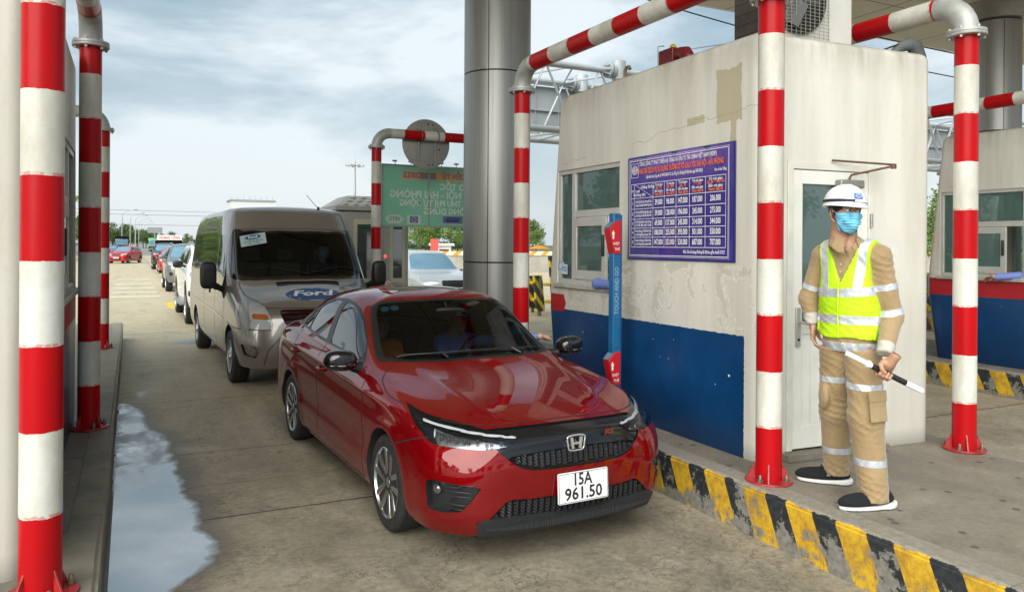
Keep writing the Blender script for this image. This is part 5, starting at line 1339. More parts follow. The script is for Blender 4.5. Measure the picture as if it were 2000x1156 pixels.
sh.cut(vS(dlo, .5), 'dlo', ('body', 'ws_frame'))
sh.cut(vS([(.62,1.40),(.66,1.62),(.84,1.88),(.99,1.945),(1.19,1.95),(1.19,1.46),(1.0,1.43)], .5), 'door_glass', ('dlo',))
sh.cut(vS([(1.34,1.43),(1.34,1.99),(4.42,1.98),(4.50,1.43)], .5), 'side_glass')
sh.cut(lambda c, U, n: np.maximum(np.hypot(c[:, 0]/.36, (c[:, 1]+.535)/.165)-1, 1.0-c[:, 2]), 'logo')
sh.cut(lambda c, U, n: np.maximum(np.abs(np.hypot(c[:, 0]/.36, (c[:, 1]+.535)/.165)-.93)-.030, 1.0-c[:, 2]), 'logo_ring', ('logo',))
sh.part('body', 'body', vp, VAN)
for lb in sh.pieces('hole', 'wheel_arch_liner', M['dark'], VAN, skirt=lambda p: np.array([-math.copysign(.30, p[0]), 0, 0])):
    me = lb.data; bm = bmesh.new(); bm.from_mesh(me); bmesh.ops.delete(bm, geom=[f for f in bm.faces if f.material_index == 0], context='FACES'); bm.to_mesh(me); bm.free(); me.materials.clear(); me.materials.append(M['dark'])
m = MB(); m.box(-.64, .64, -.72, 4.6, .26, .80); m.build('underbody', M['dark'], VAN, smooth=0)
ribbons(sh, VAN, [('S', [(1.29,.36),(1.30,1.0),(1.29,1.45),(1.27,2.02)]), ('S', [(.46,.36),(.47,.80),(.43,1.10),(.42,1.33)]), ('S', [(2.55,.40),(2.55,1.43)]), ('S', [(-.17,.755),(-.40,.76),(-.60,.76)]),
    ('T2', smoothpts([(.85,.06),(.80,-.33),(.655,-.66)], 4)), ('F2', [(.60,.755),(.85,.76)]), ('F2', [(.675,.33),(.64,.502),(.49,.673)])], .010)
ribbons(sh, VAN, [('F', [(-.64,1.02),(-.5,1.015),(0,1.012),(.5,1.015),(.64,1.02)]), ('F', [(-.78,2.02),(-.4,2.035),(0,2.04),(.4,2.035),(.78,2.02)])], .010)
ribbons(sh, VAN, [('S', [(.47,.80),(1.29,.84),(4.4,.88)])], .022, simple('molding', (.62, .60, .58), .15, 1), 'side_molding', .004)
sh.part(('ws_frame', 'dlo'), 'window_trim', M['gloss_black'], VAN)
vws = sh.part('windscreen', 'windscreen', glass('van_screen', (.24, .29, .30), ior=1.36), VAN, depth=.003)
for sd_ in (-1, 1):
    sh.part('door_glass', 'door_window', M['glass_side'], VAN, depth=.004, side=sd_); sh.part('side_glass', 'side_window', M['glass_dark'], VAN, depth=.004, side=sd_)
    hl = sh.part('headlight', 'headlight', M['glass_lamp'], VAN, depth=.0, side=sd_)
    sh.part('headlight', 'lamp_housing', simple('van_lamp_bowl', (.70, .70, .70), .5), hl, depth=.018, side=sd_)
    def sub(cutf, nm, mat, depth):
        s2 = Shell.__new__(Shell); s2.co, s2.U, s2.n, s2.f, s2.t = sh.co, sh.U, sh.n, list(sh.f), list(sh.t)
        s2.cut(cutf, 'x', ('headlight',)); s2.part('x', nm, mat, hl, depth=depth, side=sd_)
    sub(vF([(.66,.945),(.875,.955),(.86,.895),(.635,.885)], .2), 'indicator', simple('amber_lens', (.75, .20, .01), .2, coat=.5), .012)
    sub(vFl([(.625,.885),(.60,.86),(.645,.785),(.85,.785),(.88,.87)], .012, .2), 'reflector_edge', M['chrome'], .015)
    i = MB()
    for k in range(16):
        u = .66+.05*(k % 4)+.01; z = .805+.022*(k//4); j = np.argmin((sh.U-u)**2+(sh.co[:, 2]-z)**2+np.where(sh.co[:, 0]*sd_ < .3, 9, 0)+np.where(sh.co[:, 1] > .3, 9, 0)); p = sh.co[j]-sh.n[j]*.03
        i.ball(tuple(p), (.018, .014, .010), 6, 4)
    i.build('bulb_facet', simple('facet_chrome', (.6, .57, .57), .3, .6), hl, smooth=0)
    j = np.argmin((sh.U-.85)**2+(sh.co[:, 2]-.495)**2+np.where(sh.co[:, 0]*sd_ < .3, 9, 0)+np.where(sh.co[:, 1] > 0, 9, 0)); p = Vector(sh.co[j]); nn = Vector(sh.n[j])
    f = MB(); f.tube([p-nn*.03, p-nn*.004], [.062, .058], 20); f.tube([p-nn*.006, p+nn*.006, p+nn*.004], [.042, .036, .020], 20); f.build('fog_lamp', simple('fog_lens', (.30, .28, .26), .2, .6), VAN)
    mm = MB(); mm.ball((sd_*1.19, .36, 1.40), (.105, .075, .185), 20, 14, None, .55); mo = mm.build('mirror', M['black_plastic'], VAN)
    a = MB(); a.tube([(sd_*.97, .48, 1.18), (sd_*1.05, .42, 1.23), (sd_*1.13, .37, 1.27)], [.035, .04, .05], 12); a.tube([(sd_*.955, .48, 1.08), (sd_*.965, .47, 1.20), (sd_*.945, .46, 1.40)], [.03, .05, .02], 10)
    a.tube([(sd_*1.17, .35, 1.24), (sd_*1.17, .35, 1.17)], .012, 8); a.build('mirror_arm', M['black_plastic'], mo)
    h = MB(); h.tube([(sd_*.985, 1.04, 1.17), (sd_*1.01, 1.07, 1.17), (sd_*1.01, 1.17, 1.17), (sd_*.985, 1.20, 1.17)], .012, 8); h.build('door_handle', M['black_plastic'], VAN)
sh.part('grille', 'grille', M['dark'], VAN, depth=.05)
sh.part('lower_intake', 'lower_intake', M['dark'], VAN, depth=.03)
sh.part('vent', 'cowl_vent', M['black_plastic'], VAN, depth=.012)
sh.pieces('fog_pocket', 'fog_lamp_surround', vp, VAN, depth=.028)
for z, hh in ((.965, .014), (.905, .014), (.845, .018)):
    m = MB(); k = .47 if z > .9 else (.455 if z > .87 else .44)
    for a in range(-8, 8):
        x0, x1 = a*k/8, (a+1)*k/8
        def ny(x): j = np.argmin((sh.co[:, 0]-x)**2+(sh.co[:, 2]-z)**2+np.where(sh.co[:, 1] > -.4, 9, 0)); return sh.co[j, 1]
        y0, y1 = ny(x0)-.004, ny(x1)-.004
        m.add([(x0, y0, z-hh), (x1, y1, z-hh), (x1, y1, z+hh), (x0, y0, z+hh), (x0, y0+.03, z-hh), (x1, y1+.03, z-hh), (x1, y1+.03, z+hh), (x0, y0+.03, z+hh)], [(0, 1, 2, 3), (3, 2, 6, 7), (0, 4, 5, 1)])
    m.build('grille_bar', M['chrome'], VAN, smooth=30)
lg = sh.part('logo', 'emblem', simple('oval_blue', (.008, .055, .22), .45), VAN, depth=-.004)
sh.part('logo_ring', 'emblem_ring', simple('oval_white', (.66, .68, .70), .3), lg, depth=-.006)
def on_hood(x, s_, off=.010):
    w = (sh.co[:, 0]-x)**2+(sh.co[:, 1]-s_)**2+np.where(sh.co[:, 2] < .98, 9, 0); j = np.argsort(w)[:4]; ww = 1/(w[j]+1e-5)
    return Vector(((sh.co[j]+sh.n[j]*off)*ww[:, None]).sum(0)/ww.sum())
tmp = MB(); tmp.text('Ford', .24, Matrix(((1, .28, 0, 0), (0, 1, 0, 0), (0, 0, 1, 0), (0, 0, 0, 1))), .010, width=.50)
m = MB()
vs = []
for v in tmp.v:
    p = on_hood(v[0], -.535+v[1]*.82); vs.append((v[0], -.535+v[1]*.82, p.z+.002))
m.add(vs, tmp.f); m.build('emblem_lettering', simple('oval_white2', (.70, .72, .74), .3), lg, smooth=0)
# windscreen sticker sheet, wipers, antenna, plate
def on_ws(x, s_, off):
    w = (sh.co[:, 0]-x)**2+(sh.co[:, 1]-s_)**2+np.where(sh.co[:, 2] < 1.25, 9, 0); j = np.argsort(w)[:4]; ww = 1/(w[j]+1e-5)
    return Vector(((sh.co[j]+sh.n[j]*off)*ww[:, None]).sum(0)/ww.sum())
vb_ = bvh_of(sh); hp_, hn_ = hit(vb_, 'F', -.60, 1.875); ez = hn_; ex = (Vector((1, 0, 0))-ez*ez.x).normalized(); ey = ez.cross(ex)
mt = Matrix(((ex.x, ey.x, ez.x, 0), (ex.y, ey.y, ez.y, 0), (ex.z, ey.z, ez.z, 0), (0, 0, 0, 1))); mt = Matrix.Translation(hp_+ez*.008) @ mt
m = MB(); m.box(-.17, .17, -.105, .105, -.001, .001, mt); ss = m.build('windscreen_notice', simple('notice_paper', (.42, .52, .55), .5), vws, smooth=0)
m = MB(); m.lathe([(0, .0015), (1, .0015)], 24, caps=False); m.v = [tuple(mt @ Vector((v[0]*.11, .045+v[1]*.045, v[2]))) for v in m.v]; m.build('notice_oval', simple('notice_blue', (.02, .12, .22), .4), ss, smooth=0)
m = MB(); m.text('Ford', .062, mt @ Matrix.Translation((0, .045, .003)), .002); m.build('notice_oval_lettering', M['white_gloss'], ss, smooth=0)
m = MB(); m.text('XE ĐƯA ĐÓN', .040, mt @ Matrix.Translation((0, -.030, .003)), .001); m.text('CB - CNV', .040, mt @ Matrix.Translation((0, -.075, .003)), .001); m.build('notice_lettering', simple('notice_ink', (.05, .15, .17), .5), ss, smooth=0)
m = MB()
for a, b_ in (((-.70, .05), (.05, -.12)), ((.05, -.10), (.72, .06))):
    m.tube([on_ws(a[0]+(b_[0]-a[0])*k/8, a[1]+(b_[1]-a[1])*k/8+.02, .010) for k in range(9)], .008, 6)
m.build('wiper', M['black_plastic'], VAN)
m = MB(); m.tube([(.42, .92, 2.36), (.36, .98, 2.44), (.28, 1.06, 2.56)], .004, 6); m.lathe([(.02, 0), (.02, .03), (0, .04)], 10, (.42, .91, 2.345)); m.build('aerial', M['black_plastic'], VAN)
for sd_ in (-1, 1): wheel(VAN, sd_*.86, 0, .345, .215, 'steelie', sd_, .215); wheel(VAN, sd_*.86, 3.75, .345, .215, 'steelie', sd_, .215)
m = MB(); m.box(-.84, .84, -.05, .45, 1.12, 1.27); m.build('dashboard', bpy.data.materials['dash'], VAN, bevel=.04)
beige = simple('beige_seat', (.16, .13, .10), .8)
for x in (-.52, -.05, .50):
    m = MB(); m.box(x-.22, x+.22, .95, 1.07, .95, 1.55); m.box(x-.12, x+.12, .97, 1.06, 1.58, 1.75); m.build('seat', beige, VAN, bevel=.05, seg=3)
m = MB(); m.tube([(.50+.21*math.cos(a), .56-.19*math.sin(a), 1.33+.10*math.sin(a)) for a in [R(i*15) for i in range(25)]], .014, 8); m.tube([(.5, .56, 1.33), (.5, .45, 1.2)], .03, 8); m.build('steering_wheel', M['black_plastic'], VAN)
m = MB(); m.box(-.9, .9, .2, 1.2, .80, .84); m.box(-.86, .86, 1.25, 1.28, .8, 2.2); m.build('cabin_lining', M['dark'], VAN, smooth=0)
m = MB(); m.box(-.9, -.03+.9, 4.0, 4.02, .8, 2.1); 
# ---------------------------------------------------------------- the other vehicles
def box_tail(Rw, hatch):
    """turn the saloon net into a hatch / estate tail by the amount hatch (0..1)"""
    back = {5: 3.54, 6: 3.52, 7: 3.50, 8: 3.40, 9: 3.26, 10: 3.12, 11: 2.95}
    zt = {5: 1.0, 6: 1.04, 7: 1.06, 8: 1.22, 9: 1.375, 10: 1.43, 11: 1.455}
    for i in range(5, 12):
        r = list(Rw[i])
        for j in range(8, 14):
            x, s, z = r[j]
            tgt = {8: 2.15, 9: 2.75, 10: 3.15, 11: back[i]-.06, 12: back[i], 13: back[i]}[j]
            if i == 11: tgt = {8: 2.0, 9: 2.3, 10: 2.6, 11: 2.8, 12: 2.9, 13: 2.95}[j]
            if i in (8, 9, 10) and j == 10: tgt = 3.05-(i-8)*.08
            xs = {8: x, 9: r[8][0], 10: r[8][0]*.985, 11: r[8][0]*.90, 12: r[8][0]*.5, 13: 0}[j]
            k = hatch; r[j] = (x+(xs-x)*k, s+(tgt-s)*k, z+((zt[i]-z)*k if j > 8 else 0))
        Rw[i] = r
    return Rw
SHELLS = {}
def proto_shell(kind, lo):
    """cut once in saloon coordinates, later warped to each vehicle's proportions"""
    key = (kind, lo)
    if key in SHELLS: return SHELLS[key]
    Rw = red_rows()
    if kind != 'saloon': Rw = box_tail(Rw, 1.0 if kind != 'hatch' else .8)
    s = Shell(Rw, *( (2, 3) if lo else (4, 6)))
    s.cut(vW(0, .305, .35, .60), 'hole'); s.cut(vW(2.6, .305, .35, .60), 'hole')
    s.cut(vF([(1.12,.845),(.907,.815),(.725,.792),(.50,.765),(.46,.70),(.56,.675),(.758,.685),(.92,.70),(1.02,.745)], .05), 'headlight')
    s.cut(vX([(-.1,.755),(.38,.752),(.36,.62),(-.1,.59)], -.3), 'grille')
    s.cut(vX([(-.1,.47),(.45,.46),(.50,.30),(-.1,.27)], -.3), 'intake')
    s.cut(vF([(.86,.50),(.66,.50),(.68,.40),(.82,.38)], 0), 'fog')
    s.cut(vT([(-.1,.365),(.30,.375),(.53,.44),(.70,.575),(.655,.73),(.58,1.04),(.52,1.12),(.25,1.09),(-.1,1.085)], .93), 'windscreen')
    if kind == 'saloon': dlo = [(.78,.985),(1.06,1.235),(1.25,1.312),(1.42,1.345),(1.64,1.362),(1.90,1.352),(2.15,1.308),(2.42,1.215),(2.60,1.120),(2.62,1.062),(1.70,1.012),(1.10,.995)]
    else: dlo = [(.78,.985),(1.06,1.235),(1.25,1.312),(1.42,1.345),(1.64,1.362),(2.2,1.362),(2.8,1.345),(3.15,1.31),(3.28,1.09),(2.5,1.05),(1.70,1.012),(1.10,.995)]
    s.cut(vS(dlo, .5), 'side_glass'); s.cut(vSl([(1.63,.9),(1.66,1.4)], .06, .5), 'trim', ('side_glass',)); s.cut(vSl([(2.42,.9),(2.40,1.4)], .05, .5), 'trim', ('side_glass',))
    for pts in ([(.47,.21),(.455,.50),(.47,.80),(.50,.935)], [(1.66,.21),(1.68,.60),(1.66,1.01)]): s.cut(vSl(pts, .012, .6), 'gap')
    SHELLS[key] = s; return s
def vehicle(name, label, cat, x, y, rz, paint, kind='saloon', W=1.75, zm=((.19, .47, .735, .975, 1.467), (.19, .47, .735, .975, 1.467)), sm=((-.93, 0, .4, 1.1, 2.6, 3.62),)*2,
            wr=.31, glassm=None, lo=False, dark_low=False, rails=False, group=None, plate=None, grille='dark', mirror=None, style='5'):
    t = thing(name, label, cat, (x, y, 0), rz, group)
    p0 = proto_shell(kind, lo); s = Shell.__new__(Shell); s.U, s.f, s.t = p0.U, p0.f, p0.t; s.co = p0.co.copy()
    s.co[:, 0] *= W/1.748; s.co[:, 2] = np.interp(s.co[:, 2], zm[0], zm[1]); s.co[:, 1] = np.interp(s.co[:, 1], sm[0], sm[1])
    s.renormal()
    if ((s.co-s.co.mean(0))*s.n).sum() < 0: s.n = -s.n
    s.part('body', 'body', paint, t)
    s.part(('hole', 'gap'), 'wheel_arch', M['dark'], t, depth=.02)
    s.part('trim', 'window_trim', M['gloss_black'], t)
    s.part('windscreen', 'windscreen', glassm or M['glass_dark'], t, depth=.004)
    s.part('side_glass', 'side_window', M['glass_dark'], t, depth=.004)
    hm = bpy.data.materials.get('plain_headlamp') or simple('plain_headlamp', (.42, .44, .46), .12, .3, coat=1)
    for sd_ in (-1, 1): s.part('headlight', 'headlight', hm, t, depth=.004, side=sd_)
    s.part('grille', 'grille', M['black_plastic'] if grille == 'dark' else M['chrome'], t, depth=.02); s.part('intake', 'lower_intake', M['black_plastic'], t, depth=.02)
    s.part('fog', 'fog_lamp', M['black_plastic'], t, depth=.02)
    s0 = float(np.interp(0, *sm)); s1 = float(np.interp(2.6, *sm))
    for sd_ in (-1, 1):
        for q in (s0, s1): wheel(t, sd_*(W/2-.115), q, wr, .20+.04*(wr > .34), style, sd_, None, detail=not lo)
    zmir = float(np.interp(1.0, *zm)); smir = float(np.interp(.68, *sm)); mr_ = mirror or paint
    for sd_ in (-1, 1):
        m = MB(); m.ball((sd_*(W/2+.10), smir, zmir), (.12, .075, .085), 12 if lo else 20, 8 if lo else 12, None, .7); mo = m.build('mirror', mr_, t)
        m = MB(); m.tube([(sd_*(W/2-.08), smir+.04, zmir-.06), (sd_*(W/2+.05), smir+.01, zmir-.03)], .03, 6); m.build('mirror_arm', M['black_plastic'], mo)
    m = MB(); zb = zm[1][0]; m.box(-W/2+.25, W/2-.25, float(np.interp(-.7, *sm)), float(np.interp(3.4, *sm)), zb-.02, zb+.4); m.build('underbody', M['dark'], t, smooth=0)
    j = np.argmin(s.co[:, 0]**2+(s.co[:, 2]-zm[1][1]*.98)**2+np.where(s.co[:, 1] > 0, 9, 0)); yp = s.co[j, 1]
    m = MB(); m.box(-.235, .235, yp-.012, yp, zm[1][1]*.98-.055, zm[1][1]*.98+.055); pl_ = m.build('number_plate', bpy.data.materials['plate_white'], t, smooth=0)
    if plate:
        m = MB(); m.text(plate, .085, ct(0, zm[1][1]*.98, yp-.0135), .002, width=.40); m.build('plate_lettering', blk, pl_, smooth=0)
    if rails:
        zr = zm[1][4]
        for sd_ in (-1, 1):
            m = MB(); m.tube([(sd_*W*.33, float(np.interp(1.35, *sm)), zr-.06), (sd_*W*.335, float(np.interp(1.6, *sm)), zr+.015), (sd_*W*.335, float(np.interp(2.6, *sm)), zr+.01), (sd_*W*.33, float(np.interp(2.9, *sm)), zr-.05)], .022, 8); m.build('roof_rail', M['steel'], t)
    return t, s
SUVZ = ((.19, .47, .735, .975, 1.467), (.36, .70, 1.05, 1.26, 1.80))
white_p = car_paint('white_car_paint', (.80, .81, .80), rough=.4, coat_ior=1.4); grey_p = car_paint('grey_car_paint', (.17, .17, .175), metal=.5, rough=.35, dirt=.3)
black_p = car_paint('black_car_paint', (.012, .013, .015), rough=.25, dirt=.2); red2_p = car_paint('bright_red_paint', (.42, .012, .02), rough=.3)
silver_p = car_paint('silver_car_paint', (.52, .53, .53), metal=.35, rough=.35); blue_p = car_paint('blue_car_paint', (.03, .07, .16), rough=.3)
pk, s = vehicle('pickup_truck', 'white double cab pickup truck close behind the high roof van', 'pickup truck', 2.055, 18.94, .012, white_p, 'estate', 1.88, ((.19, .47, .735, .975, 1.467), (.40, .76, 1.10, 1.30, 1.83)), ((-.93, 0, .4, 1.1, 2.6, 3.62), (-.90, 0, .50, 1.35, 3.20, 4.3)), .385, None, False, mirror=M['black_plastic'], rails=True, style='6')
for sd_ in (-1, 1):
    m = MB(); m.tube([(sd_*.90, .55, .42), (sd_*.99, .75, .40), (sd_*.99, 2.45, .40), (sd_*.90, 2.65, .42)], .035, 8); m.box(*sorted((sd_*.86, sd_*1.0)), .75, 2.45, .425, .445); m.build('side_step', M['steel'], pk)
    m = MB(); m.box(*sorted((sd_*.62, sd_*.93)), -.80, -.62, .66, .78); m.build('bumper_bar', M['black_plastic'], pk, bevel=.03, seg=3)
sv, s = vehicle('sport_utility_car', 'grey sport utility car in the queue, third vehicle behind the red saloon', 'car', 2.10, 31.8, .01, grey_p, 'estate', 1.82, SUVZ, ((-.93, 0, .4, 1.1, 2.6, 3.62), (-.82, 0, .45, 1.2, 2.75, 3.85)), .37, M['glass_sky'], False, rails=True, plate='30E 218.64', style='6')
vehicle('small_red_car', 'small bright red car in the queue behind the grey sport utility car', 'car', 2.34, 51.0, .0, red2_p, 'hatch', 1.68, ((.19, .47, .735, .975, 1.467), (.2, .5, .78, 1.03, 1.52)), wr=.30, glassm=M['glass_sky'], lo=True)
vehicle('black_car', 'black tall car with wide mirrors at the left of the queue', 'car', 2.22, 58.4, .0, black_p, 'estate', 1.78, SUVZ, wr=.35, lo=True, glassm=M['glass_sky'])
vehicle('white_car', 'white hatchback partly hidden behind the small red car', 'car', 2.75, 60, .0, white_p, 'hatch', 1.68, wr=.30, lo=True, glassm=M['glass_sky'])
vehicle('crossing_hatchback', 'bright red hatchback turning across the open plaza', 'car', -.85, 76.0, R(-22), red2_p, 'hatch', 1.68, ((.19, .47, .735, .975, 1.467), (.2, .5, .80, 1.05, 1.52)), ((-.93, 0, .4, 1.1, 2.6, 3.62), (-.78, 0, .4, 1.0, 2.4, 3.1)), wr=.30, lo=True, glassm=M['glass_sky'], plate='15A 320.18')
vehicle('dark_blue_car', 'dark blue grey saloon far away at the left behind the red hatchback', 'car', -2.4, 110, R(-12), blue_p, 'saloon', 1.8, wr=.32, lo=True, glassm=M['glass_sky'])
vehicle('silver_car', 'silver car with windscreen coloured as reflected sky waiting in the next lane', 'car', 7.72, 19.9, .03, silver_p, 'hatch', 1.80, ((.19, .47, .735, .975, 1.467), (.22, .52, .86, 1.12, 1.66)), wr=.33, glassm=M['glass_sky'], plate='34A 105.77', style='7')
vehicle('taxi_car', 'white taxi saloon with a pale blue roof sign far beyond the hazard fence', 'car', 16.4, 60, .6, white_p, 'saloon', 1.75, lo=True, glassm=M['glass_sky'])
vehicle('parked_car', 'grey car parked beyond the hazard fence beside the steel column', 'car', 21.5, 62, .9, grey_p, 'estate', 1.8, SUVZ, wr=.35, lo=True, glassm=M['glass_sky'])
vehicle('lane_car', 'white car seen through the booth windows in the second lane', 'car', 7.7, 7.6, .0, white_p, 'estate', 1.82, SUVZ, wr=.36, lo=False, glassm=M['glass_dark'], plate='29A 411.06')
# bus and truck in the distance
def big_vehicle(name, label, cat, x, y, rz, W, H, Lg, col, strip, sign=None, glass_z=(.42, .80)):
    t = thing(name, label, cat, (x, y, 0), rz)
    m = MB(); m.prism([(0, .35), (-.05, H*.45), (.06, H*.93), (.22, H), (Lg, H), (Lg, .35)], -W/2, W/2, 'X'); m.build('body', col, t, bevel=.08, seg=3)
    m = MB(); m.box(-W/2+.12, W/2-.12, -.075, .10, H*glass_z[0], H*glass_z[1]); m.build('windscreen', M['glass_sky'], t, bevel=.05)
    m = MB(); m.box(-W/2-.012, W/2+.012, .5, Lg-.4, H*.48, H*.80); m.build('side_window', M['glass_dark'], t)
    m = MB(); m.box(-W/2+.02, W/2-.02, -.07, .05, .40, .75); m.build('bumper', strip, t, bevel=.04)
    for sd_ in (-1, 1):
        m = MB(); m.box(*sorted((sd_*(W/2-.42), sd_*(W/2-.12))), -.075, .0, .85, 1.02); m.build('headlight', bpy.data.materials['plain_headlamp'], t, bevel=.03)
        m = MB(); m.box(*sorted((sd_*(W/2+.05), sd_*(W/2+.25))), -.15, -.02, H*.55, H*.72); m.tube([(sd_*(W/2-.1), 0, H*.75), (sd_*(W/2+.15), -.08, H*.74)], .02, 6); m.build('mirror', M['black_plastic'], t, bevel=.03)
        for q in (1.0, Lg-1.6): wheel(t, sd_*(W/2-.14), q, .45, .28, 'steelie', sd_, .28, detail=False)
    if sign:
        m = MB(); m.box(-W/2+.03, W/2-.03, -.02, .35, H, H+.42); sg = m.build('roof_sign', M['white_gloss'], t, bevel=.03)
        m = MB(); m.text(sign, .34, ct(0, H+.20, -.025), .015, width=W*.82); m.build('sign_lettering', simple('sign_red', (.50, .05, .03), .5), sg, smooth=0)
    return t
big_vehicle('far_bus', 'dark coach with blue windscreen behind the crossing red hatchback', 'bus', -1.6, 172, .0, 2.5, 3.1, 10, black_p, M['black_plastic'])
big_vehicle('delivery_van', 'white van with a red lettered roof sign behind the queue', 'van', 3.0, 72, .0, 2.0, 2.05, 5.2, white_p, M['black_plastic'], 'HOÀNG CÔNG')
big_vehicle('green_bus', 'green and white bus far away in the road centre', 'bus', 6.0, 250, .0, 2.5, 3.2, 10, simple('bus_green', (.10, .32, .16), .4), M['black_plastic'])
# ---------------------------------------------------------------- people, modelled as smooth implicit surfaces
def surface_net(fn, lo, hi, h):
    ax = [np.arange(lo[i], hi[i]+h, h) for i in range(3)]
    X, Y, Z = np.meshgrid(*ax, indexing='ij'); F = fn(X, Y, Z); S = F < 0
    nx, ny, nz = F.shape
    acc = np.zeros((nx-1, ny-1, nz-1, 3)); cnt = np.zeros((nx-1, ny-1, nz-1))
    I, J, K = np.meshgrid(np.arange(nx-1), np.arange(ny-1), np.arange(nz-1), indexing='ij')
    base = np.stack([I, J, K], -1).astype(float)
    for a in range(8):
        for b in (1, 2, 4):
            if a & b: continue
            c = a | b; o1 = (a & 1, a >> 1 & 1, a >> 2 & 1); o2 = (c & 1, c >> 1 & 1, c >> 2 & 1)
            sl = lambda o: tuple(slice(o[i], (nx, ny, nz)[i]-1+o[i]) for i in range(3))
            f1, f2 = F[sl(o1)], F[sl(o2)]; m = (f1 < 0) != (f2 < 0)
            t_ = np.where(m, f1/np.where(m, f1-f2, 1), 0)
            for k in range(3): acc[..., k] += np.where(m, o1[k]+(o2[k]-o1[k])*t_, 0)
            cnt += m
    act = cnt > 0; idx = -np.ones(act.shape, int); idx[act] = np.arange(act.sum())
    v = (base[act]+acc[act]/cnt[act][:, None])*h+np.array(lo)
    quads = []
    for axn in range(3):
        u, w = (axn+1) % 3, (axn+2) % 3
        s0 = [slice(None)]*3; s1 = [slice(None)]*3; s0[axn] = slice(0, -1); s1[axn] = slice(1, None)
        A = S[tuple(s0)]; B = S[tuple(s1)]; E = A != B
        P = np.argwhere(E); P = P[(P[:, u] > 0) & (P[:, w] > 0) & (P[:, u] < F.shape[u]-1) & (P[:, w] < F.shape[w]-1)]
        du = np.zeros(3, int); du[u] = 1; dw = np.zeros(3, int); dw[w] = 1
        q = [P-du-dw, P-dw, P, P-du]; q = np.stack([idx[tuple(a.T)] for a in q], 1)
        fl = ~A[tuple(P.T)]; q[fl] = q[fl][:, ::-1]; quads.append(q)
    q = np.concatenate(quads); q = q[(q >= 0).all(1)]
    return v, q
def cap(X, Y, Z, a, b, ra, rb):
    a = np.array(a, float); b = np.array(b, float); d = b-a; L2 = d@d+1e-12
    t_ = np.clip(((X-a[0])*d[0]+(Y-a[1])*d[1]+(Z-a[2])*d[2])/L2, 0, 1)
    return np.sqrt((X-a[0]-d[0]*t_)**2+(Y-a[1]-d[1]*t_)**2+(Z-a[2]-d[2]*t_)**2)-(ra+(rb-ra)*t_)
def ell(X, Y, Z, c, r, rz=0):
    x, y, z = X-c[0], Y-c[1], Z-c[2]
    if rz: cs, sn = math.cos(rz), math.sin(rz); x, y = x*cs+y*sn, -x*sn+y*cs
    k = np.sqrt((x/r[0])**2+(y/r[1])**2+(z/r[2])**2); return (k-1)*min(r)
def sm(a, b, k=.03):
    h = np.clip(.5+.5*(b-a)/k, 0, 1); return b+(a-b)*h-k*h*(1-h)
def chain(X, Y, Z, pts, rs, k=.02):
    o = None
    for i in range(len(pts)-1):
        c = cap(X, Y, Z, pts[i], pts[i+1], rs[i], rs[i+1]); o = c if o is None else sm(o, c, k)
    return o
def wrinkle(X, Y, Z, amp, f=1.0, ph=0.0):
    w1 = np.sin(f*(46*Z+31*X-14*Y)+ph+2.2*np.sin(f*(13*X-9*Z+6*Y)+ph)); w2 = np.sin(f*(74*Z-52*X+37*Y)+2*ph+1.7*np.sin(f*(19*Z+8*X)))
    return 1.5*amp*((1-np.abs(w1))**2*-.9+.35+(1-np.abs(w2))**2*-.5+.15)*(.55+.45*np.sin(9*Z+7*X+ph))
class Soft(Shell):
    """an implicit surface that can be cut into parts like a body shell"""
    def __init__(s, fn=None, lo=None, hi=None, h=.01, data=None):
        v, q = data if data is not None else surface_net(fn, lo, hi, h)
        s.co = v; s.f = [list(map(int, a)) for a in q]; s.t = ['body']*len(s.f); s.U = np.zeros(len(v)); s.calc()
    def calc(s):
        q = np.array(s.f); n = np.zeros_like(s.co); c = np.cross(s.co[q[:, 2]]-s.co[q[:, 0]], s.co[q[:, 3]]-s.co[q[:, 1]])
        for k in range(4): np.add.at(n, q[:, k], c)
        s.n = n/np.maximum(np.linalg.norm(n, axis=1), 1e-9)[:, None]
def merge(parts):
    vs = []; qs = []; b = 0
    for v, q in parts: vs.append(v); qs.append(np.array(q)+b); b += len(v)
    return np.concatenate(vs), np.concatenate(qs)
def xf(v, rz=0, off=(0, 0, 0), sc=1.0, tilt=0, nod=0):
    m = Matrix.Rotation(rz, 3, 'Z') @ Matrix.Rotation(tilt, 3, 'Y') @ Matrix.Rotation(nod, 3, 'X'); A = np.array(m)*sc
    return v@A.T+np.array(off)
def head_sdf(X, Y, Z):
    d = ell(X, Y, Z, (0, .012, .035), (.077, .096, .098)); d = sm(d, ell(X, Y, Z, (0, -.018, -.045), (.060, .070, .070)), .03)
    d = sm(d, cap(X, Y, Z, (0, -.060, -.088), (0, -.050, -.098), .020, .022), .03)
    for s in (-1, 1): d = sm(d, ell(X, Y, Z, (s*.043, -.052, -.012), (.022, .020, .018)), .02)
    d = sm(d, cap(X, Y, Z, (0, -.083, .018), (0, -.104, -.018), .009, .014), .014); d = sm(d, ell(X, Y, Z, (0, -.082, .036), (.052, .014, .010)), .015)
    for s in (-1, 1): d = -sm(-d, ell(X, Y, Z, (s*.031, -.093, .012), (.017, .014, .011)), .010)
    d = sm(d, ell(X, Y, Z, (0, -.086, -.052), (.024, .009, .006)), .008); d = sm(d, ell(X, Y, Z, (0, -.083, -.062), (.021, .010, .006)), .008)
    for s in (-1, 1): d = sm(d, ell(X, Y, Z, (s*.079, .012, -.004), (.010, .018, .032), s*.3), .008)
    d = sm(d, cap(X, Y, Z, (0, .022, -.06), (0, .038, -.19), .055, .060), .03)
    return d
HEAD = surface_net(head_sdf, (-.11, -.13, -.20), (.11, .13, .15), .0045)
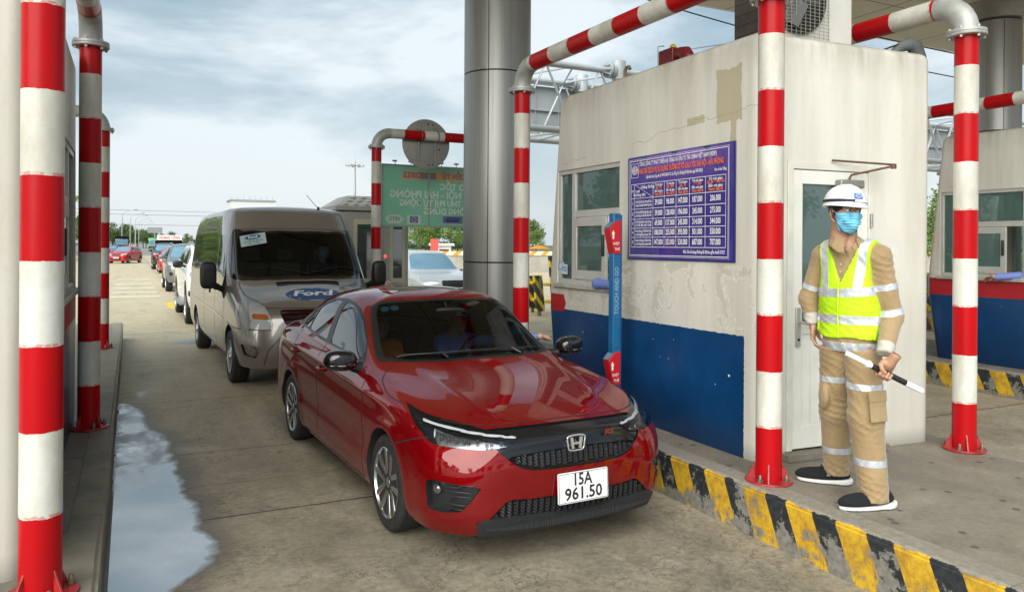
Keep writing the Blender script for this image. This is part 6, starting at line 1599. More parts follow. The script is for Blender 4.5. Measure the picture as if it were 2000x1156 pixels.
skin_m = simple('skin', (.43, .235, .15), .5, vary=.10, scale=20); skin2_m = simple('pale_skin', (.52, .32, .23), .5, vary=.08, scale=20)
hair_m = simple('black_hair', (.012, .010, .009), .45, bump=.5, bscale=160)
eye_w = simple('eye_white', (.62, .60, .57), .2); iris_m = simple('iris', (.02, .012, .008), .1)
mask_m = simple('blue_surgical_mask', (.16, .50, .72), .7, bump=.25, bscale=90)
def mask_part(hm, parent):
    def f(X, Y, Z):
        d = head_sdf(X, Y, Z)-.007
        d = sm(d, cap(X, Y, Z, (0, -.108, -.015), (0, -.100, -.075), .010, .020), .03)
        d = d+.0022*np.sin(Z*420)*np.clip((-Y-.05)/.03, 0, 1)
        a = np.abs(X); top = Z-(.000-.15*a*a*8); bot = -(Z+.122-.30*a); back = Y+.030-.10*np.abs(Z+.045)
        return np.maximum(np.maximum(np.maximum(d, top), bot), back)
    v, q = surface_net(f, (-.10, -.14, -.14), (.10, .02, .03), .004); v = hm(v)
    return Soft(data=(v, q)).part('body', 'face_mask', mask_m, parent)
def face_bits(hm, parent, eyes=True, hair=None, look=0.0, glasses=False):
    hmv = lambda p: Vector(hm(np.array([p], float))[0])
    for s in (-1, 1):
        m = MB(); m.ball(hmv((s*.031, -.078, .012)), .0125, 14, 10); e = m.build('eye', eye_w, parent)
        m = MB(); c = Vector((s*.031+.0045*look, -.0885, .012)); m.ball(hmv(c), .0048, 10, 8); m.build('iris', iris_m, e)
        m = MB(); m.tube([hmv((s*.013, -.0905, .031)), hmv((s*.030, -.0935, .037)), hmv((s*.052, -.079, .031))], [.002, .0034, .002], 6); m.build('eyebrow', hair_m, parent)
        m = MB(); m.tube([hmv((s*.016, -.088, .017)), hmv((s*.031, -.0935, .0225)), hmv((s*.047, -.083, .017))], [.0016, .0028, .0016], 6); m.build('eyelid', skin_m, parent)
    if glasses:
        m = MB()
        for s in (-1, 1):
            m.tube([hmv((s*.031+.022*math.cos(a), -.104, .010+.017*math.sin(a))) for a in [R(i*24) for i in range(16)]], .0016, 6)
            m.tube([hmv((s*.053, -.102, .014)), hmv((s*.078, -.02, .012))], .0015, 5)
        m.tube([hmv((-.009, -.105, .014)), hmv((.009, -.105, .014))], .0015, 5); m.build('glasses', M['gloss_black'], parent)
def hand_data(curl=1.0, side=1):
    """relaxed hand: wrist at origin, fingers towards -z, palm facing -y; side=+1 thumb at +x"""
    def f(X, Y, Z):
        X = X*side
        d = cap(X, Y, Z, (0, 0, .03), (0, 0, 0), .027, .025)
        d = sm(d, ell(X, Y, Z, (0, 0, -.045), (.041, .017, .048)), .02)
        for i, (x, L1, L2, L3, r) in enumerate(((.028, .042, .026, .020, .0092), (.009, .046, .030, .021, .0096), (-.010, .043, .028, .020, .0090), (-.028, .034, .021, .018, .0080))):
            a = .28*curl+.06*i; p0 = np.array((x, 0, -.082)); p = [np.array((x*.75, 0, -.05)), p0]; ang = a
            for Ls in (L1, L2, L3): p.append(p[-1]+np.array((x*.02, -math.sin(ang)*Ls, -math.cos(ang)*Ls))); ang += .42*curl
            d = sm(d, chain(X, Y, Z, p, [r*1.1, r*1.05, r, r*.92, r*.80], .006), .007)
        d = sm(d, chain(X, Y, Z, [(.022, -.004, -.018), (.047, -.014, -.045), (.058, -.026, -.070), (.060, -.036, -.092)], [.016, .013, .0105, .009], .008), .012)
        return d
    return surface_net(f, (-.085, -.12, -.21), (.085, .045, .06), .0042)
def grip_data():
    """a fist closed round a bar that runs along x at the origin; wrist towards +z"""
    def f(X, Y, Z):
        d = ell(X, Y, Z, (0, .020, .022), (.043, .020, .044)); d = sm(d, cap(X, Y, Z, (0, .014, .055), (0, .010, .11), .026, .028), .025)
        for i, x in enumerate((-.031, -.0105, .010, .030)):
            r = (.0098, .0102, .0098, .0088)[i]; L = (1, 1.04, 1, .9)[i]
            p = [(x, .030, -.002), (x, .020*L, -.030*L), (x, -.010, -.034*L), (x, -.029*L, -.014), (x, -.024, .010)]
            d = sm(d, chain(X, Y, Z, p, [r*1.1, r*1.08, r, r*.95, r*.85], .005), .004)
        d = sm(d, chain(X, Y, Z, [(-.034, .012, .040), (-.048, -.010, .030), (-.038, -.028, .018), (-.018, -.035, .008)], [.016, .0125, .011, .0095], .008), .010)
        return np.maximum(d, -(np.sqrt(Y**2+Z**2)-.0155))
    return surface_net(f, (-.085, -.065, -.065), (.085, .07, .12), .0036)

# the worker, in a frame whose x runs to the right of the picture and y away from the photographer
WK = thing('person', 'traffic worker in white helmet, yellow green vest and khaki suit holding a white baton', 'person', (3.93, 3.29, ISL), -.4596)
TQ = R(-50)      # the chest is turned to the left of the picture
khaki = NT('khaki_cloth'); p = khaki.pos(); khaki.set(col=khaki.mix(khaki.step(khaki.noise(p, 7, 5), .3, .7), (.26, .178, .085), (.335, .235, .118)), rough=.85, sheen=.3); khaki.bump(khaki.noise(p, 17, 6, .62, 1.6, sc=(1, 1, .6)), .5, .016); khaki = khaki.m
hiv = NT('hi_vis_yellow'); p = hiv.pos(); hiv.set(col=hiv.mix(hiv.step(hiv.noise(p, 6, 4), .3, .7), (.40, .68, .003), (.48, .78, .005)), rough=.7); hiv.bump(hiv.noise(p, 18, 4, .6, 1.0), .5, .012); hiv = hiv.m
refl_b = NT('reflective_tape'); p = refl_b.pos(); refl_b.set(col=refl_b.mix(refl_b.step(refl_b.noise(p, 22, 5, .7), .35, .7), (.38, .41, .46), (.66, .69, .73)), rough=.4, metal=.25); refl_b = refl_b.m
grey_trim = simple('light_grey_trim', (.43, .42, .38), .8, bump=.3)
def torso(X, Y, Z, g=0.0):
    cs, sn = math.cos(TQ), math.sin(TQ); x = X*cs+Y*sn; y = -X*sn+Y*cs
    def e(cx_, cy_, cz, rx, ry, rz_): k = np.sqrt(((x-cx_)/(rx+g))**2+((y-cy_)/(ry+g))**2+((Z-cz)/(rz_+g))**2); return (k-1)*min(rx, ry)
    d = e(0, .0, 1.31, .165, .118, .22); d = sm(d, e(0, .005, 1.10, .150, .115, .20), .08); d = sm(d, e(0, 0, .96, .160, .118, .12), .06)
    a = (-.165*cs, -.165*sn, 1.470); b = (.165*cs, .165*sn, 1.470); c_ = (-.035, -.02, 1.535)
    d = sm(d, cap(X, Y, Z, a, b, .058+g, .058+g), .07); d = sm(d, cap(X, Y, Z, c_, a, .062+g, .050+g), .04); d = sm(d, cap(X, Y, Z, c_, b, .062+g, .050+g), .04)
    return d
armR = [(.118, -.135, 1.465), (.190, -.13, 1.11), (.078, -.275, .915)]; armL = [(-.120, .135, 1.465), (-.180, .20, 1.19), (-.165, .165, 1.045)]
def arms(X, Y, Z, g=0.0):
    d = chain(X, Y, Z, armR, [.061+g, .060+g, .046+g], .03); return np.minimum(d, chain(X, Y, Z, armL, [.059+g, .055+g, .043+g], .03))
def shirt(X, Y, Z):
    d = sm(torso(X, Y, Z), arms(X, Y, Z), .035)+wrinkle(X, Y, Z, .0045, 1.3)*(1+1.3*np.exp(-((Z-1.10)/.10)**2)*(X > .15))
    d = np.maximum(d, .893-Z)
    for A_ in (armR, armL):
        w_ = np.array(A_[2]); u_ = w_-np.array(A_[1]); u_ /= np.linalg.norm(u_); q_ = (X-w_[0])*u_[0]+(Y-w_[1])*u_[1]+(Z-w_[2])*u_[2]
        d = np.where(np.sqrt((X-w_[0])**2+(Y-w_[1])**2+(Z-w_[2])**2) < .11, np.maximum(d, q_-.012), d)
    return np.maximum(d, -cap(X, Y, Z, (-.045, -.045, 1.53), (-.07, -.10, 1.68), .050, .07))
s = Soft(shirt, (-.27, -.32, .84), (.33, .28, 1.62), .0085)
def along(c, a, b): a = np.array(a); b = np.array(b); d = b-a; return ((c-a)@d)/(d@d)
def distl(c, a, b):
    a = np.array(a); b = np.array(b); d = b-a; t_ = np.clip(((c-a)@d)/(d@d), 0, 1); return np.linalg.norm(c-a-t_[:, None]*d, axis=1)
s.cut(lambda c, U, n: np.maximum(np.abs(c[:, 2]-.925)-.024, distl(c, (0, 0, .9), (0, 0, 1))-.185), 'hem')
for A_, lo_ in ((armR, (.50, .92)), (armL, (.72,))):
    for q_ in lo_: s.cut(lambda c, U, n: np.maximum(np.abs(along(c, A_[0], A_[1])-q_)-.052, distl(c, A_[0], A_[1])-.090), 'tape')
s.cut(lambda c, U, n: np.maximum(np.abs(along(c, armR[1], armR[2])-.02)-.0, 9), 'tape')
s.cut(lambda c, U, n: np.maximum(.80-along(c, armR[1], armR[2]), distl(c, armR[1], armR[2])-.085), 'cuff'); s.cut(lambda c, U, n: np.maximum(.62-along(c, armL[1], armL[2]), distl(c, armL[1], armL[2])-.085), 'cuff')
sh_ = s.part('body', 'shirt', khaki, WK); s.pieces('tape', 'reflective_band', refl_b, sh_, depth=-.0015); s.part('hem', 'hem_band', refl_b, sh_, depth=-.012); s.pieces('cuff', 'cuff', grey_trim, sh_, depth=-.002)
def vest(X, Y, Z):
    d = sm(torso(X, Y, Z), arms(X, Y, Z), .035)-.015+wrinkle(X, Y, Z, .0045, 1.3)*.8
    cs, sn = math.cos(TQ), math.sin(TQ); x = X*cs+Y*sn; y = -X*sn+Y*cs
    d = np.maximum(d, .975-.0*x-Z+.006*np.sin(x*30)); d = np.maximum(d, np.abs(x)-(.152+.22*np.clip(1.32-Z, 0, .15)+.10*np.clip(Z-1.45, 0, .1)))
    v = (Z-1.30)*.42; d = np.maximum(d, np.where(y < .02, v-np.abs(x), -1)*.8); d = np.maximum(d, np.where(Z > 1.48, .085-np.sqrt(x**2+(y-.0)**2), -9))
    return d
s = Soft(vest, (-.26, -.20, .93), (.26, .20, 1.60), .0075)
def tx(c): cs, sn = math.cos(TQ), math.sin(TQ); return c[:, 0]*cs+c[:, 1]*sn, -c[:, 0]*sn+c[:, 1]*cs
s.cut(lambda c, U, n: np.abs(c[:, 2]-1.255-.012*np.sin(c[:, 0]*9))-.026, 'tape'); s.cut(lambda c, U, n: np.abs(c[:, 2]-1.085)-.026, 'tape')
s.cut(lambda c, U, n: np.maximum(np.maximum(np.abs(np.abs(tx(c)[0])-(.098+.10*(c[:, 2]-1.28)))-.024, 1.26-c[:, 2]), -9), 'tape')
ve = s.part('body', 'safety_vest', hiv, WK); s.pieces('tape', 'reflective_band', refl_b, ve, depth=-.0015)
zp = MB(); cs, sn = math.cos(TQ), math.sin(TQ)
def tw(x, y, z): return (x*cs-y*sn, x*sn+y*cs, z)
zp.tube([tw(.0, -.150, 1.30), tw(0, -.154, 1.22), tw(-.004, -.150, 1.10), tw(.003, -.150, .985)], .004, 6); zp.build('zip', simple('zip_lime', (.62, .72, .02), .4), ve)
# trousers
LR = [(.050, -.06, .92), (.025, -.16, .52), (.060, -.19, .07)]; LL = [(-.055, .06, .92), (-.022, .15, .50), (.036, .27, .09)]
def trousers(X, Y, Z):
    a = chain(X, Y, Z, LR, [.106, .096, .084], .04); b = chain(X, Y, Z, LL, [.104, .092, .080], .04)
    d = sm(a, b, .035); w = wrinkle(X, Y, Z, .0045, 1.2, 2.0)+wrinkle(X, Y, Z*1.3, .006, 1.1, .7)*np.exp(-((Z-.12)/.10)**2)+wrinkle(X, Y, Z*1.2, .005, 1.0, 2.7)*np.exp(-((Z-.52)/.12)**2)
    d = d+w; d = sm(d, ell(X, Y, Z, (.115, -.125, .60), (.028, .060, .085)), .012); d = sm(d, ell(X, Y, Z, (-.125, .085, .60), (.025, .055, .085)), .012)
    return np.maximum(np.maximum(d, Z-.905), .042+.02*np.where(Y > 0, 1, 0)-Z)
s = Soft(trousers, (-.20, -.38, .02), (.22, .38, .97), .0085)
for z0, cy_ in ((.695, 0), ):
    s.cut(lambda c, U, n: np.abs(c[:, 2]-.705-.03*c[:, 1])-.018, 'tape')
s.cut(lambda c, U, n: np.abs(c[:, 2]-np.where(c[:, 1] < 0, .270, .235))-.020, 'tape')
tr = s.part('body', 'trousers', khaki, WK); s.pieces('tape', 'reflective_band', refl_b, tr, depth=-.0015)
pk_ = MB()
for fc in range(1):
    m = MB(); m.box(-.062, .062, -.006, .006, -.085, .085); m.box(-.066, .066, -.010, .006, .030, .095)
    o = m.build('cargo_pocket', khaki, tr, bevel=.006, seg=2, loc=(.048, -.262, .60)); o.rotation_euler = (R(-6), 0, R(22))
# shoes: toes to the left of the picture
shoe_k = simple('black_knit', (.005, .006, .008), .95); sole_w = simple('white_sole', (.66, .66, .66), .55, bump=.15, bscale=60)
def shoe(xh, xt, y, rz):
    L_ = xh-xt
    def up(X, Y, Z):
        d = ell(X, Y, Z, (L_*.0, 0, .048), (L_*.5, .046, .045)); d = sm(d, ell(X, Y, Z, (L_*.23, 0, .075), (.075, .040, .055)), .03); d = sm(d, ell(X, Y, Z, (-L_*.22, 0, .040), (.085, .048, .035)), .03)
        return np.maximum(d, .026-Z)
    def so(X, Y, Z):
        d = ell(X, Y, Z, (0, 0, .02), (L_*.53, .054, .06)); d = sm(d, ell(X, Y, Z, (L_*.38, 0, .025), (.055, .050, .05)), .03)
        t_ = .028+.012*np.clip((X-.02)/.12, 0, 1); return np.maximum(np.maximum(d, -Z+.001), Z-t_+.004)
    u = Soft(up, (-.20, -.07, .0), (.20, .07, .15), .006); o = u.part('body', 'shoe', shoe_k, WK)
    q = Soft(so, (-.20, -.08, -.01), (.20, .08, .08), .005).part('body', 'sole', sole_w, o)
    m = MB(); m.tube([(.10, 0, .128), (.125, 0, .145), (.13, 0, .125)], .006, 6); m.tube([(.0, -.03, .10), (-.01, 0, .108), (-.0, .03, .10)], .006, 6); m.build('shoe_tab', shoe_k, o)
    # two little seated figures back to back, as drawn on the side of the shoe
    m = MB()
    for sx in (-1, 1):
        m.tube([(.045+sx*.004, -.0475, .085), (.045+sx*.010, -.048, .072), (.045+sx*.006, -.049, .058), (.045+sx*.020, -.049, .054)], .0016, 5)
        m.tube([(.045+sx*.010, -.048, .072), (.045+sx*.020, -.049, .064), (.045+sx*.026, -.049, .054)], .0014, 5); m.ball((.045+sx*.005, -.047, .088), .004, 8, 6)
    m.build('side_emblem', M['white_gloss'], o)
    o.location = ((xh+xt)/2, y, 0); o.rotation_euler = (0, 0, rz)
    return o
shoe(.180, -.155, -.205, R(11)); shoe(.113, -.190, .298, R(-17))
# head, neck, hands and the body under the clothes as one skin mesh
HO = (-.058, -.05, 1.722); HR = R(7)
hm = lambda v: xf(np.asarray(v, float), HR, HO, 1.03, R(4), 0)
def under(X, Y, Z):
    d = sm(torso(X, Y, Z, -.03), arms(X, Y, Z, -.025), .03); d = sm(d, chain(X, Y, Z, LR, [.085, .06, .045], .04), .03); d = sm(d, chain(X, Y, Z, LL, [.085, .06, .045], .04), .03)
    d = sm(d, cap(X, Y, Z, (-.02, -.01, 1.46), (-.045, -.015, 1.62), .062, .056), .03)
    d = sm(d, cap(X, Y, Z, (.060, -.19, .10), (.07, -.195, .03), .04, .035), .02); return sm(d, cap(X, Y, Z, (.036, .27, .10), (.04, .275, .03), .04, .035), .02)
ub_ = surface_net(under, (-.24, -.34, .0), (.30, .32, 1.68), .016)
hv, hq = HEAD; g_v, g_q = grip_data(); bd_ = Vector((.435, 0, -.214)).normalized()
GM = Matrix.Translation((.045, -.345, .815)) @ Matrix.Rotation(math.atan2(.214, .435), 4, 'Y') @ Matrix.Rotation(R(20), 4, 'X')
gA = np.array(GM); gv = g_v@gA[:3, :3].T+gA[:3, 3]
l_v, l_q = hand_data(1.2, 1); lv = xf(l_v*.95, R(60), (-.163, .160, 1.02))
body = Soft(data=merge([ub_, (hm(hv), hq), (gv, g_q), (lv, l_q)])); bo = body.part('body', 'body', skin_m, WK)
face_bits(hm, WK, look=1.0)
mask_part(hm, WK)
def hairf(X, Y, Z):
    d = ell(X, Y, Z, (0, .016, .036), (.083, .102, .105)); d = np.maximum(d, -(Z+.045-.35*np.clip(-Y, 0, 1)-.0)); return np.maximum(d, -(Y+.060))
v, q = surface_net(hairf, (-.1, -.12, -.08), (.1, .14, .16), .006); Soft(data=(hm(v), q)).part('body', 'hair', hair_m, WK)
# mask loops
m = MB()
for s_ in (-1, 1):
    f = lambda p: Vector(hm(np.array([p], float))[0])
    m.tube([f((s_*.066, -.045, -.012)), f((s_*.080, -.010, .008)), f((s_*.086, .022, -.008)), f((s_*.076, -.005, -.045)), f((s_*.058, -.050, -.068))], .0014, 5)
m.build('mask_loop', M['white_matte'], WK)
# helmet
hw = simple('helmet_white', (.76, .77, .78), .22, coat=.5)
def hpt(x, y, z): return Vector(hm(np.array([(x, y, z)], float))[0])
m = MB(); n_, k_ = 40, 16; vs = []
for i in range(k_+1):
    ph = math.pi/2*i/k_
    for a in range(n_):
        t_ = 2*math.pi*a/n_; rx, ry, rz_ = .112, .138, .118; rr_ = math.sin(ph)
        ridge = .006*math.exp(-((math.cos(t_))/.14)**2)*math.sin(ph*1.2)
        vs.append(hpt(rr_*rx*math.cos(t_), .008+rr_*ry*math.sin(t_), .052+(rz_+ridge)*math.cos(ph)**.92+ridge*.6))
fs = [(i*n_+a, i*n_+(a+1) % n_, (i+1)*n_+(a+1) % n_, (i+1)*n_+a) for i in range(k_) for a in range(n_)]
b0 = len(vs)
for r_, dz in ((1.0, -.004), (1.035, -.012), (1.04, -.016), (.97, -.010)):
    for a in range(n_):
        t_ = 2*math.pi*a/n_; fwd = max(0, -math.sin(t_))**2.2
        vs.append(hpt(.112*r_*math.cos(t_), .008+(.138*r_+.050*fwd*(r_ > 1)*1.0)*math.sin(t_), .052+dz-.012*fwd*(r_ > 1)))
fs += [(k_*n_+a, k_*n_+(a+1) % n_, b0+(a+1) % n_, b0+a) for a in range(n_)]
for r_ in range(3): fs += [(b0+r_*n_+a, b0+r_*n_+(a+1) % n_, b0+(r_+1)*n_+(a+1) % n_, b0+(r_+1)*n_+a) for a in range(n_)]
m.add(vs, fs); he = m.build('helmet', hw, WK, smooth=70)
m = MB()
def hel(t_, z, k=1.0): ph = math.acos(min(1, max(0, (z-.052)/.118))**(1/.92)); return hpt(math.sin(ph)*.112*k*math.cos(t_), .008+math.sin(ph)*.138*k*math.sin(t_), z)
for i in range(32):
    a, b_ = 2*math.pi*i/32, 2*math.pi*(i+1)/32; m.add([hel(a, .058, 1.02), hel(b_, .058, 1.02), hel(b_, .074, 1.025), hel(a, .074, 1.025)], [(0, 1, 2, 3)])
m.build('helmet_strap', simple('navy_strap', (.012, .016, .04), .7), he)
m = MB()
for i in range(8):
    a, b_ = R(-100+i*6.5), R(-100+(i+1)*6.5); m.add([hel(a, .060, 1.04), hel(b_, .060, 1.04), hel(b_, .073, 1.045), hel(a, .073, 1.045)], [(0, 1, 2, 3)])
m.build('strap_buckle', hw, he)
m = MB()
for i in range(5):
    for j in range(4):
        a, b_ = R(-103+i*5.2), R(-103+(i+1)*5.2); z0, z1 = .079+j*.0075, .079+(j+1)*.0075
        m.add([hel(a, z0, 1.055), hel(b_, z0, 1.055), hel(b_, z1, 1.055), hel(a, z1, 1.055)], [(0, 1, 2, 3)])
em_ = m.build('helmet_emblem', simple('emblem_blue', (.012, .10, .50), .4), he)
m = MB(); 
ring = [hel(R(-90)+R(8.5)*math.cos(t_), .0935+.011*math.sin(t_), 1.068) for t_ in [R(i*24) for i in range(16)]]
m.tube(ring, .0013, 5); m.tube([hel(R(-90-5), .0935, 1.068), hel(R(-90), .100, 1.068), hel(R(-90+5), .0935, 1.068), hel(R(-90), .087, 1.068), hel(R(-90-5), .0935, 1.068)], .0011, 5); m.build('emblem_mark', M['white_gloss'], em_)
m = MB()
for s_ in (-1, 1): m.tube([hpt(s_*.098, .0, .045), hpt(s_*.082, -.01, -.02), hpt(s_*.045, -.055, -.105), hpt(0, -.06, -.125)], .003, 6)
m.build('chin_strap', bpy.data.materials['navy_strap'], he)
# collar
m = MB(); c0 = Vector((-.052, -.045, 1.552)); 
for s_ in (-1, 1):
    P_ = []
    for i in range(9):
        a = R(90+s_*(i*19)); P_.append((Vector((c0.x+.078*math.cos(a), c0.y+.070*math.sin(a), c0.z+.048-.004*i)), Vector((c0.x+(.098+.012*(i > 5))*math.cos(a), c0.y+(.092+.02*(i > 5))*math.sin(a), c0.z+.005-.006*i-.020*(i > 6)))))
    for (a, b_), (c, d) in zip(P_[:-1], P_[1:]): m.add([a, b_, d, c], [(0, 1, 2, 3)]); m.add([a+Vector((0, 0, -.004)), b_+Vector((0, 0, -.006)), d+Vector((0, 0, -.006)), c+Vector((0, 0, -.004))], [(3, 2, 1, 0)])
m.build('collar', khaki, sh_, smooth=60)
m = MB()
for k in range(3):
    p = tw(.002, -.128-.006*k, 1.415-.045*k); m.ball(p, .0055, 8, 6)
m.build('shirt_button', grey_trim, sh_)
# the baton in the worker's hand
BT = thing('traffic_baton', 'white baton with a black grip section held in the worker\'s hand', 'baton', tuple(WK.matrix_world.to_3x3() @ Vector((0, 0, 0))))
bpy.context.view_layer.update()
BT.matrix_world = WK.matrix_world.copy() if WK.matrix_world != Matrix() else Matrix.Translation((3.93, 3.29, ISL)) @ Matrix.Rotation(-.4596, 4, 'Z')
def bp_(t_): return Vector((-.175, -.345, .922))+(Vector((.262, -.345, .707))-Vector((-.175, -.345, .922)))*t_
m = MB(); m.tube([bp_(0), bp_(.005), bp_(.33)], [.012, .0155, .0155], 16); m.tube([bp_(.27), bp_(.30)], .022, 16); m.build('handle', M['white_gloss'], BT)
m = MB(); m.tube([bp_(.33), bp_(.775)], .0165, 16); m.build('black_sleeve', M['black_plastic'], BT)
m = MB(); m.tube([bp_(.775), bp_(.985), bp_(1.0)], [.0165, .0165, .010], 16); m.build('white_tip', M['white_gloss'], BT)

# seated people and arms at windows
def half_person(name_label, loc, rz, cloth, skin, headoff=(0, -.04, .50), hrot=0, arms_=None, hair_long=False, mask=False, glasses=False, cap_hat=False, cloth_name='shirt', h=.014, hands=()):
    t = thing('person', name_label, 'person', loc, rz)
    def tor(X, Y, Z, g=0):
        k = lambda c, r: (np.sqrt(((X-c[0])/(r[0]+g))**2+((Y-c[1])/(r[1]+g))**2+((Z-c[2])/(r[2]+g))**2)-1)*min(r)
        d = k((0, 0, .14), (.165, .115, .22)); d = sm(d, k((0, 0, -.05), (.155, .12, .16)), .06); d = sm(d, cap(X, Y, Z, (-.15, 0, .29), (.15, 0, .29), .058+g, .058+g), .06)
        for A in (arms_ or ()): d = sm(d, chain(X, Y, Z, A, [.058+g, .050+g, .040+g], .03), .03)
        return d
    lo = (-.6, -.75, -.2); hi = (.85, .2, .42)
    if arms_:
        P_ = np.array([p for A in arms_ for p in A]); lo = np.minimum(P_.min(0)-.09, (-.24, -.16, -.2)); hi = np.maximum(P_.max(0)+.09, (.24, .16, .42))
    hx = lambda v: xf(np.asarray(v, float), hrot, headoff, 1.0)
    s = Soft(lambda X, Y, Z: tor(X, Y, Z)+wrinkle(X, Y, Z, .003), tuple(lo), tuple(hi), h); s.part('body', cloth_name, cloth, t)
    neck = surface_net(lambda X, Y, Z: sm(tor(X, Y, Z, -.02), cap(X, Y, Z, (0, 0, .30), (headoff[0], headoff[1]+.04, headoff[2]-.08), .052, .05), .03), tuple(lo), tuple(np.maximum(hi, (.2, .16, .50))), .018)
    parts = [neck, (hx(HEAD[0]), HEAD[1])]
    for (hp, hrz, hny, sd_) in hands:
        v, q = hand_data(.6, sd_); mt = Matrix.Translation(hp) @ Matrix.Rotation(hrz, 4, 'Z') @ Matrix.Rotation(hny, 4, 'X'); A = np.array(mt); parts.append((v@A[:3, :3].T+A[:3, 3], q))
    Soft(data=merge(parts)).part('body', 'body', skin, t)
    face_bits(hx, t, glasses=glasses)
    if mask: mask_part(hx, t)
    def hf(X, Y, Z):
        d = ell(X, Y, Z, (0, .016, .040), (.086, .106, .108)); fr = -(Y+.052-.5*np.clip(Z-.04, 0, .1)*-1)
        d = np.maximum(d, np.where(Z < .062, -(Y+.015), -9)); d = np.maximum(d, -.05-Z if not hair_long else -9)
        if hair_long: d = sm(d, cap(X, Y, Z, (0, .055, .0), (0, .06, -.17), .085, .07), .04); d = np.maximum(d, np.where(Z < .06, -(Y+.005), -9))
        return d
    v, q = surface_net(hf, (-.12, -.13, -.27), (.12, .16, .16), .007); Soft(data=(hx(v), q)).part('body', 'hair', hair_m, t)
    return t
def in_car(root, x, s_, z):
    c, q = math.cos(root.rotation_euler.z), math.sin(root.rotation_euler.z); return (root.location.x+x*c-s_*q, root.location.y+x*q+s_*c, z)
blue_shirt = simple('pale_blue_shirt', (.15, .21, .52), .85, bump=.3); orange_top = simple('orange_top', (.62, .17, .02), .85, bump=.3); dark_top = simple('dark_top', (.03, .03, .035), .85)
half_person('driver in pale blue shirt behind the red saloon\'s windscreen, arm reaching out of the window', in_car(RED, .36, 1.60, .68), RED.rotation_euler.z, blue_shirt, skin2_m, (0, -.05, .50), R(20),
            [[(-.15, 0, .28), (-.20, -.22, .15), (-.10, -.42, .26)], [(.15, 0, .28), (.36, -.22, .30), (.60, -.40, .33)]], mask=False, glasses=True, hands=[((.64, -.43, .34), R(-55), R(85), 1)])
half_person('passenger with glasses, dark hair and orange top in the red saloon\'s front seat', in_car(RED, -.36, 1.60, .66), RED.rotation_euler.z, orange_top, skin2_m, (0, -.05, .49), R(-5),
            [[(-.15, 0, .28), (-.20, -.16, .10), (-.06, -.30, .16)], [(.15, 0, .28), (.19, -.16, .10), (.06, -.30, .16)]], hair_long=True, glasses=True)
half_person('van driver wearing a blue face mask behind the wheel', in_car(VAN, .50, .95, 1.22), VAN.rotation_euler.z, dark_top, skin2_m, (0, -.05, .50), 0, [[(-.15, 0, .28), (-.20, -.14, .06), (-.14, -.30, .12)], [(.15, 0, .28), (.20, -.14, .06), (.14, -.30, .12)]], mask=True)
half_person('toll collector in pale blue shirt resting an elbow on the booth window sill', (4.32, 6.12, 1.25), R(-90), blue_shirt, skin_m, (0, -.04, .50), 0,
            [[(-.15, 0, .27), (-.02, -.38, .22), (.28, -.42, .22)], [(.15, 0, .28), (.22, -.10, .10), (.15, -.26, .06)]], hands=[])
half_person('toll collector in the second booth reaching a hand out over the red band', (10.42, 5.75, 1.25), R(-90), blue_shirt, skin_m, (0, -.04, .50), 0,
            [[(-.15, 0, .27), (-.10, -.30, .24), (-.32, -.52, .21)], [(.15, 0, .28), (.22, -.10, .10), (.15, -.26, .06)]], hands=[((-.36, -.54, .21), R(60), R(80), 1)])
far = half_person('far person in yellow green vest at the left beside the striped pole', (-1.95, 73.5, 1.15), 0, hiv, skin_m, (0, -.04, .50), 0, [[(-.15, 0, .28), (-.22, 0, .0), (-.2, -.05, -.22)], [(.15, 0, .28), (.22, 0, .0), (.2, -.05, -.22)]], cloth_name='vest', h=.03)
s = Soft(lambda X, Y, Z: sm(cap(X, Y, Z, (-.08, 0, -.1), (-.11, 0, -1.1), .10, .06), cap(X, Y, Z, (.08, 0, -.1), (.11, 0, -1.1), .10, .06), .03), (-.25, -.15, -1.2), (.25, .15, .05), .03); s.part('body', 'trousers', dark_top, far)
# ---------------------------------------------------------------- things beyond the booths
def hazard(name, period=.5, slope=1.0, a=(.82, .58, .015), b=(.02, .02, .02), axes='XZ'):
    t = NT(name); p = t.pos(); c = t.xyz(p); u = c['XYZ'.index(axes[0])]; v = c['XYZ'.index(axes[1])]
    q = t.math('ADD', u, t.math('MULTIPLY', v, slope)); f = t.math('LESS_THAN', t.math('FRACT', t.math('DIVIDE', q, period)), .6)
    w = t.step(t.noise(p, 9, 5, .7), .4, .75, 0, .35)
    t.set(col=t.mix(w, t.mix(f, a, b), (.25, .23, .18)), rough=.55); return t.m
# green board seen from behind, its lettering showing through in reverse
gb = thing('green_notice_board', 'green notice board seen from behind with mirrored white writing', 'notice board', (5.052, 13.5, 2.714)); gb.scale = (.7105,)*3
BW, BH = 2.78, 1.52
m = MB(); m.box(-BW/2, BW/2, .0, .02, -BH/2, BH/2); m.build('panel', simple('translucent_green', (.20, .50, .36), .55, vary=.06, scale=2), gb)
m = MB(); f_ = .025
m.box(-BW/2-f_, BW/2+f_, -.02, .04, BH/2, BH/2+f_*1.6); m.box(-BW/2-f_, BW/2+f_, -.02, .04, -BH/2-f_*1.6, -BH/2); m.box(-BW/2-f_, -BW/2, -.02, .04, -BH/2, BH/2); m.box(BW/2, BW/2+f_, -.02, .04, -BH/2, BH/2); m.box(-.155, -.120, -.022, -.002, -BH/2, BH/2)
m.build('frame', M['steel'], gb)
m = MB()
for x in (-BW/2-.01, BW/2-.1): m.box(x, x+.08, .042, .12, -3.38, BH/2)
m.build('post', M['steel'], gb)
def gt(xp, zp): return Matrix(((-1, 0, 0, 5.721+(xp-747)*.01407-7.11), (0, 0, 1, -.012), (0, 1, 0, 3.84-(zp-322)*.0130-3.075), (0, 0, 0, 1)))
m = MB(); mt = gt(0, 0)
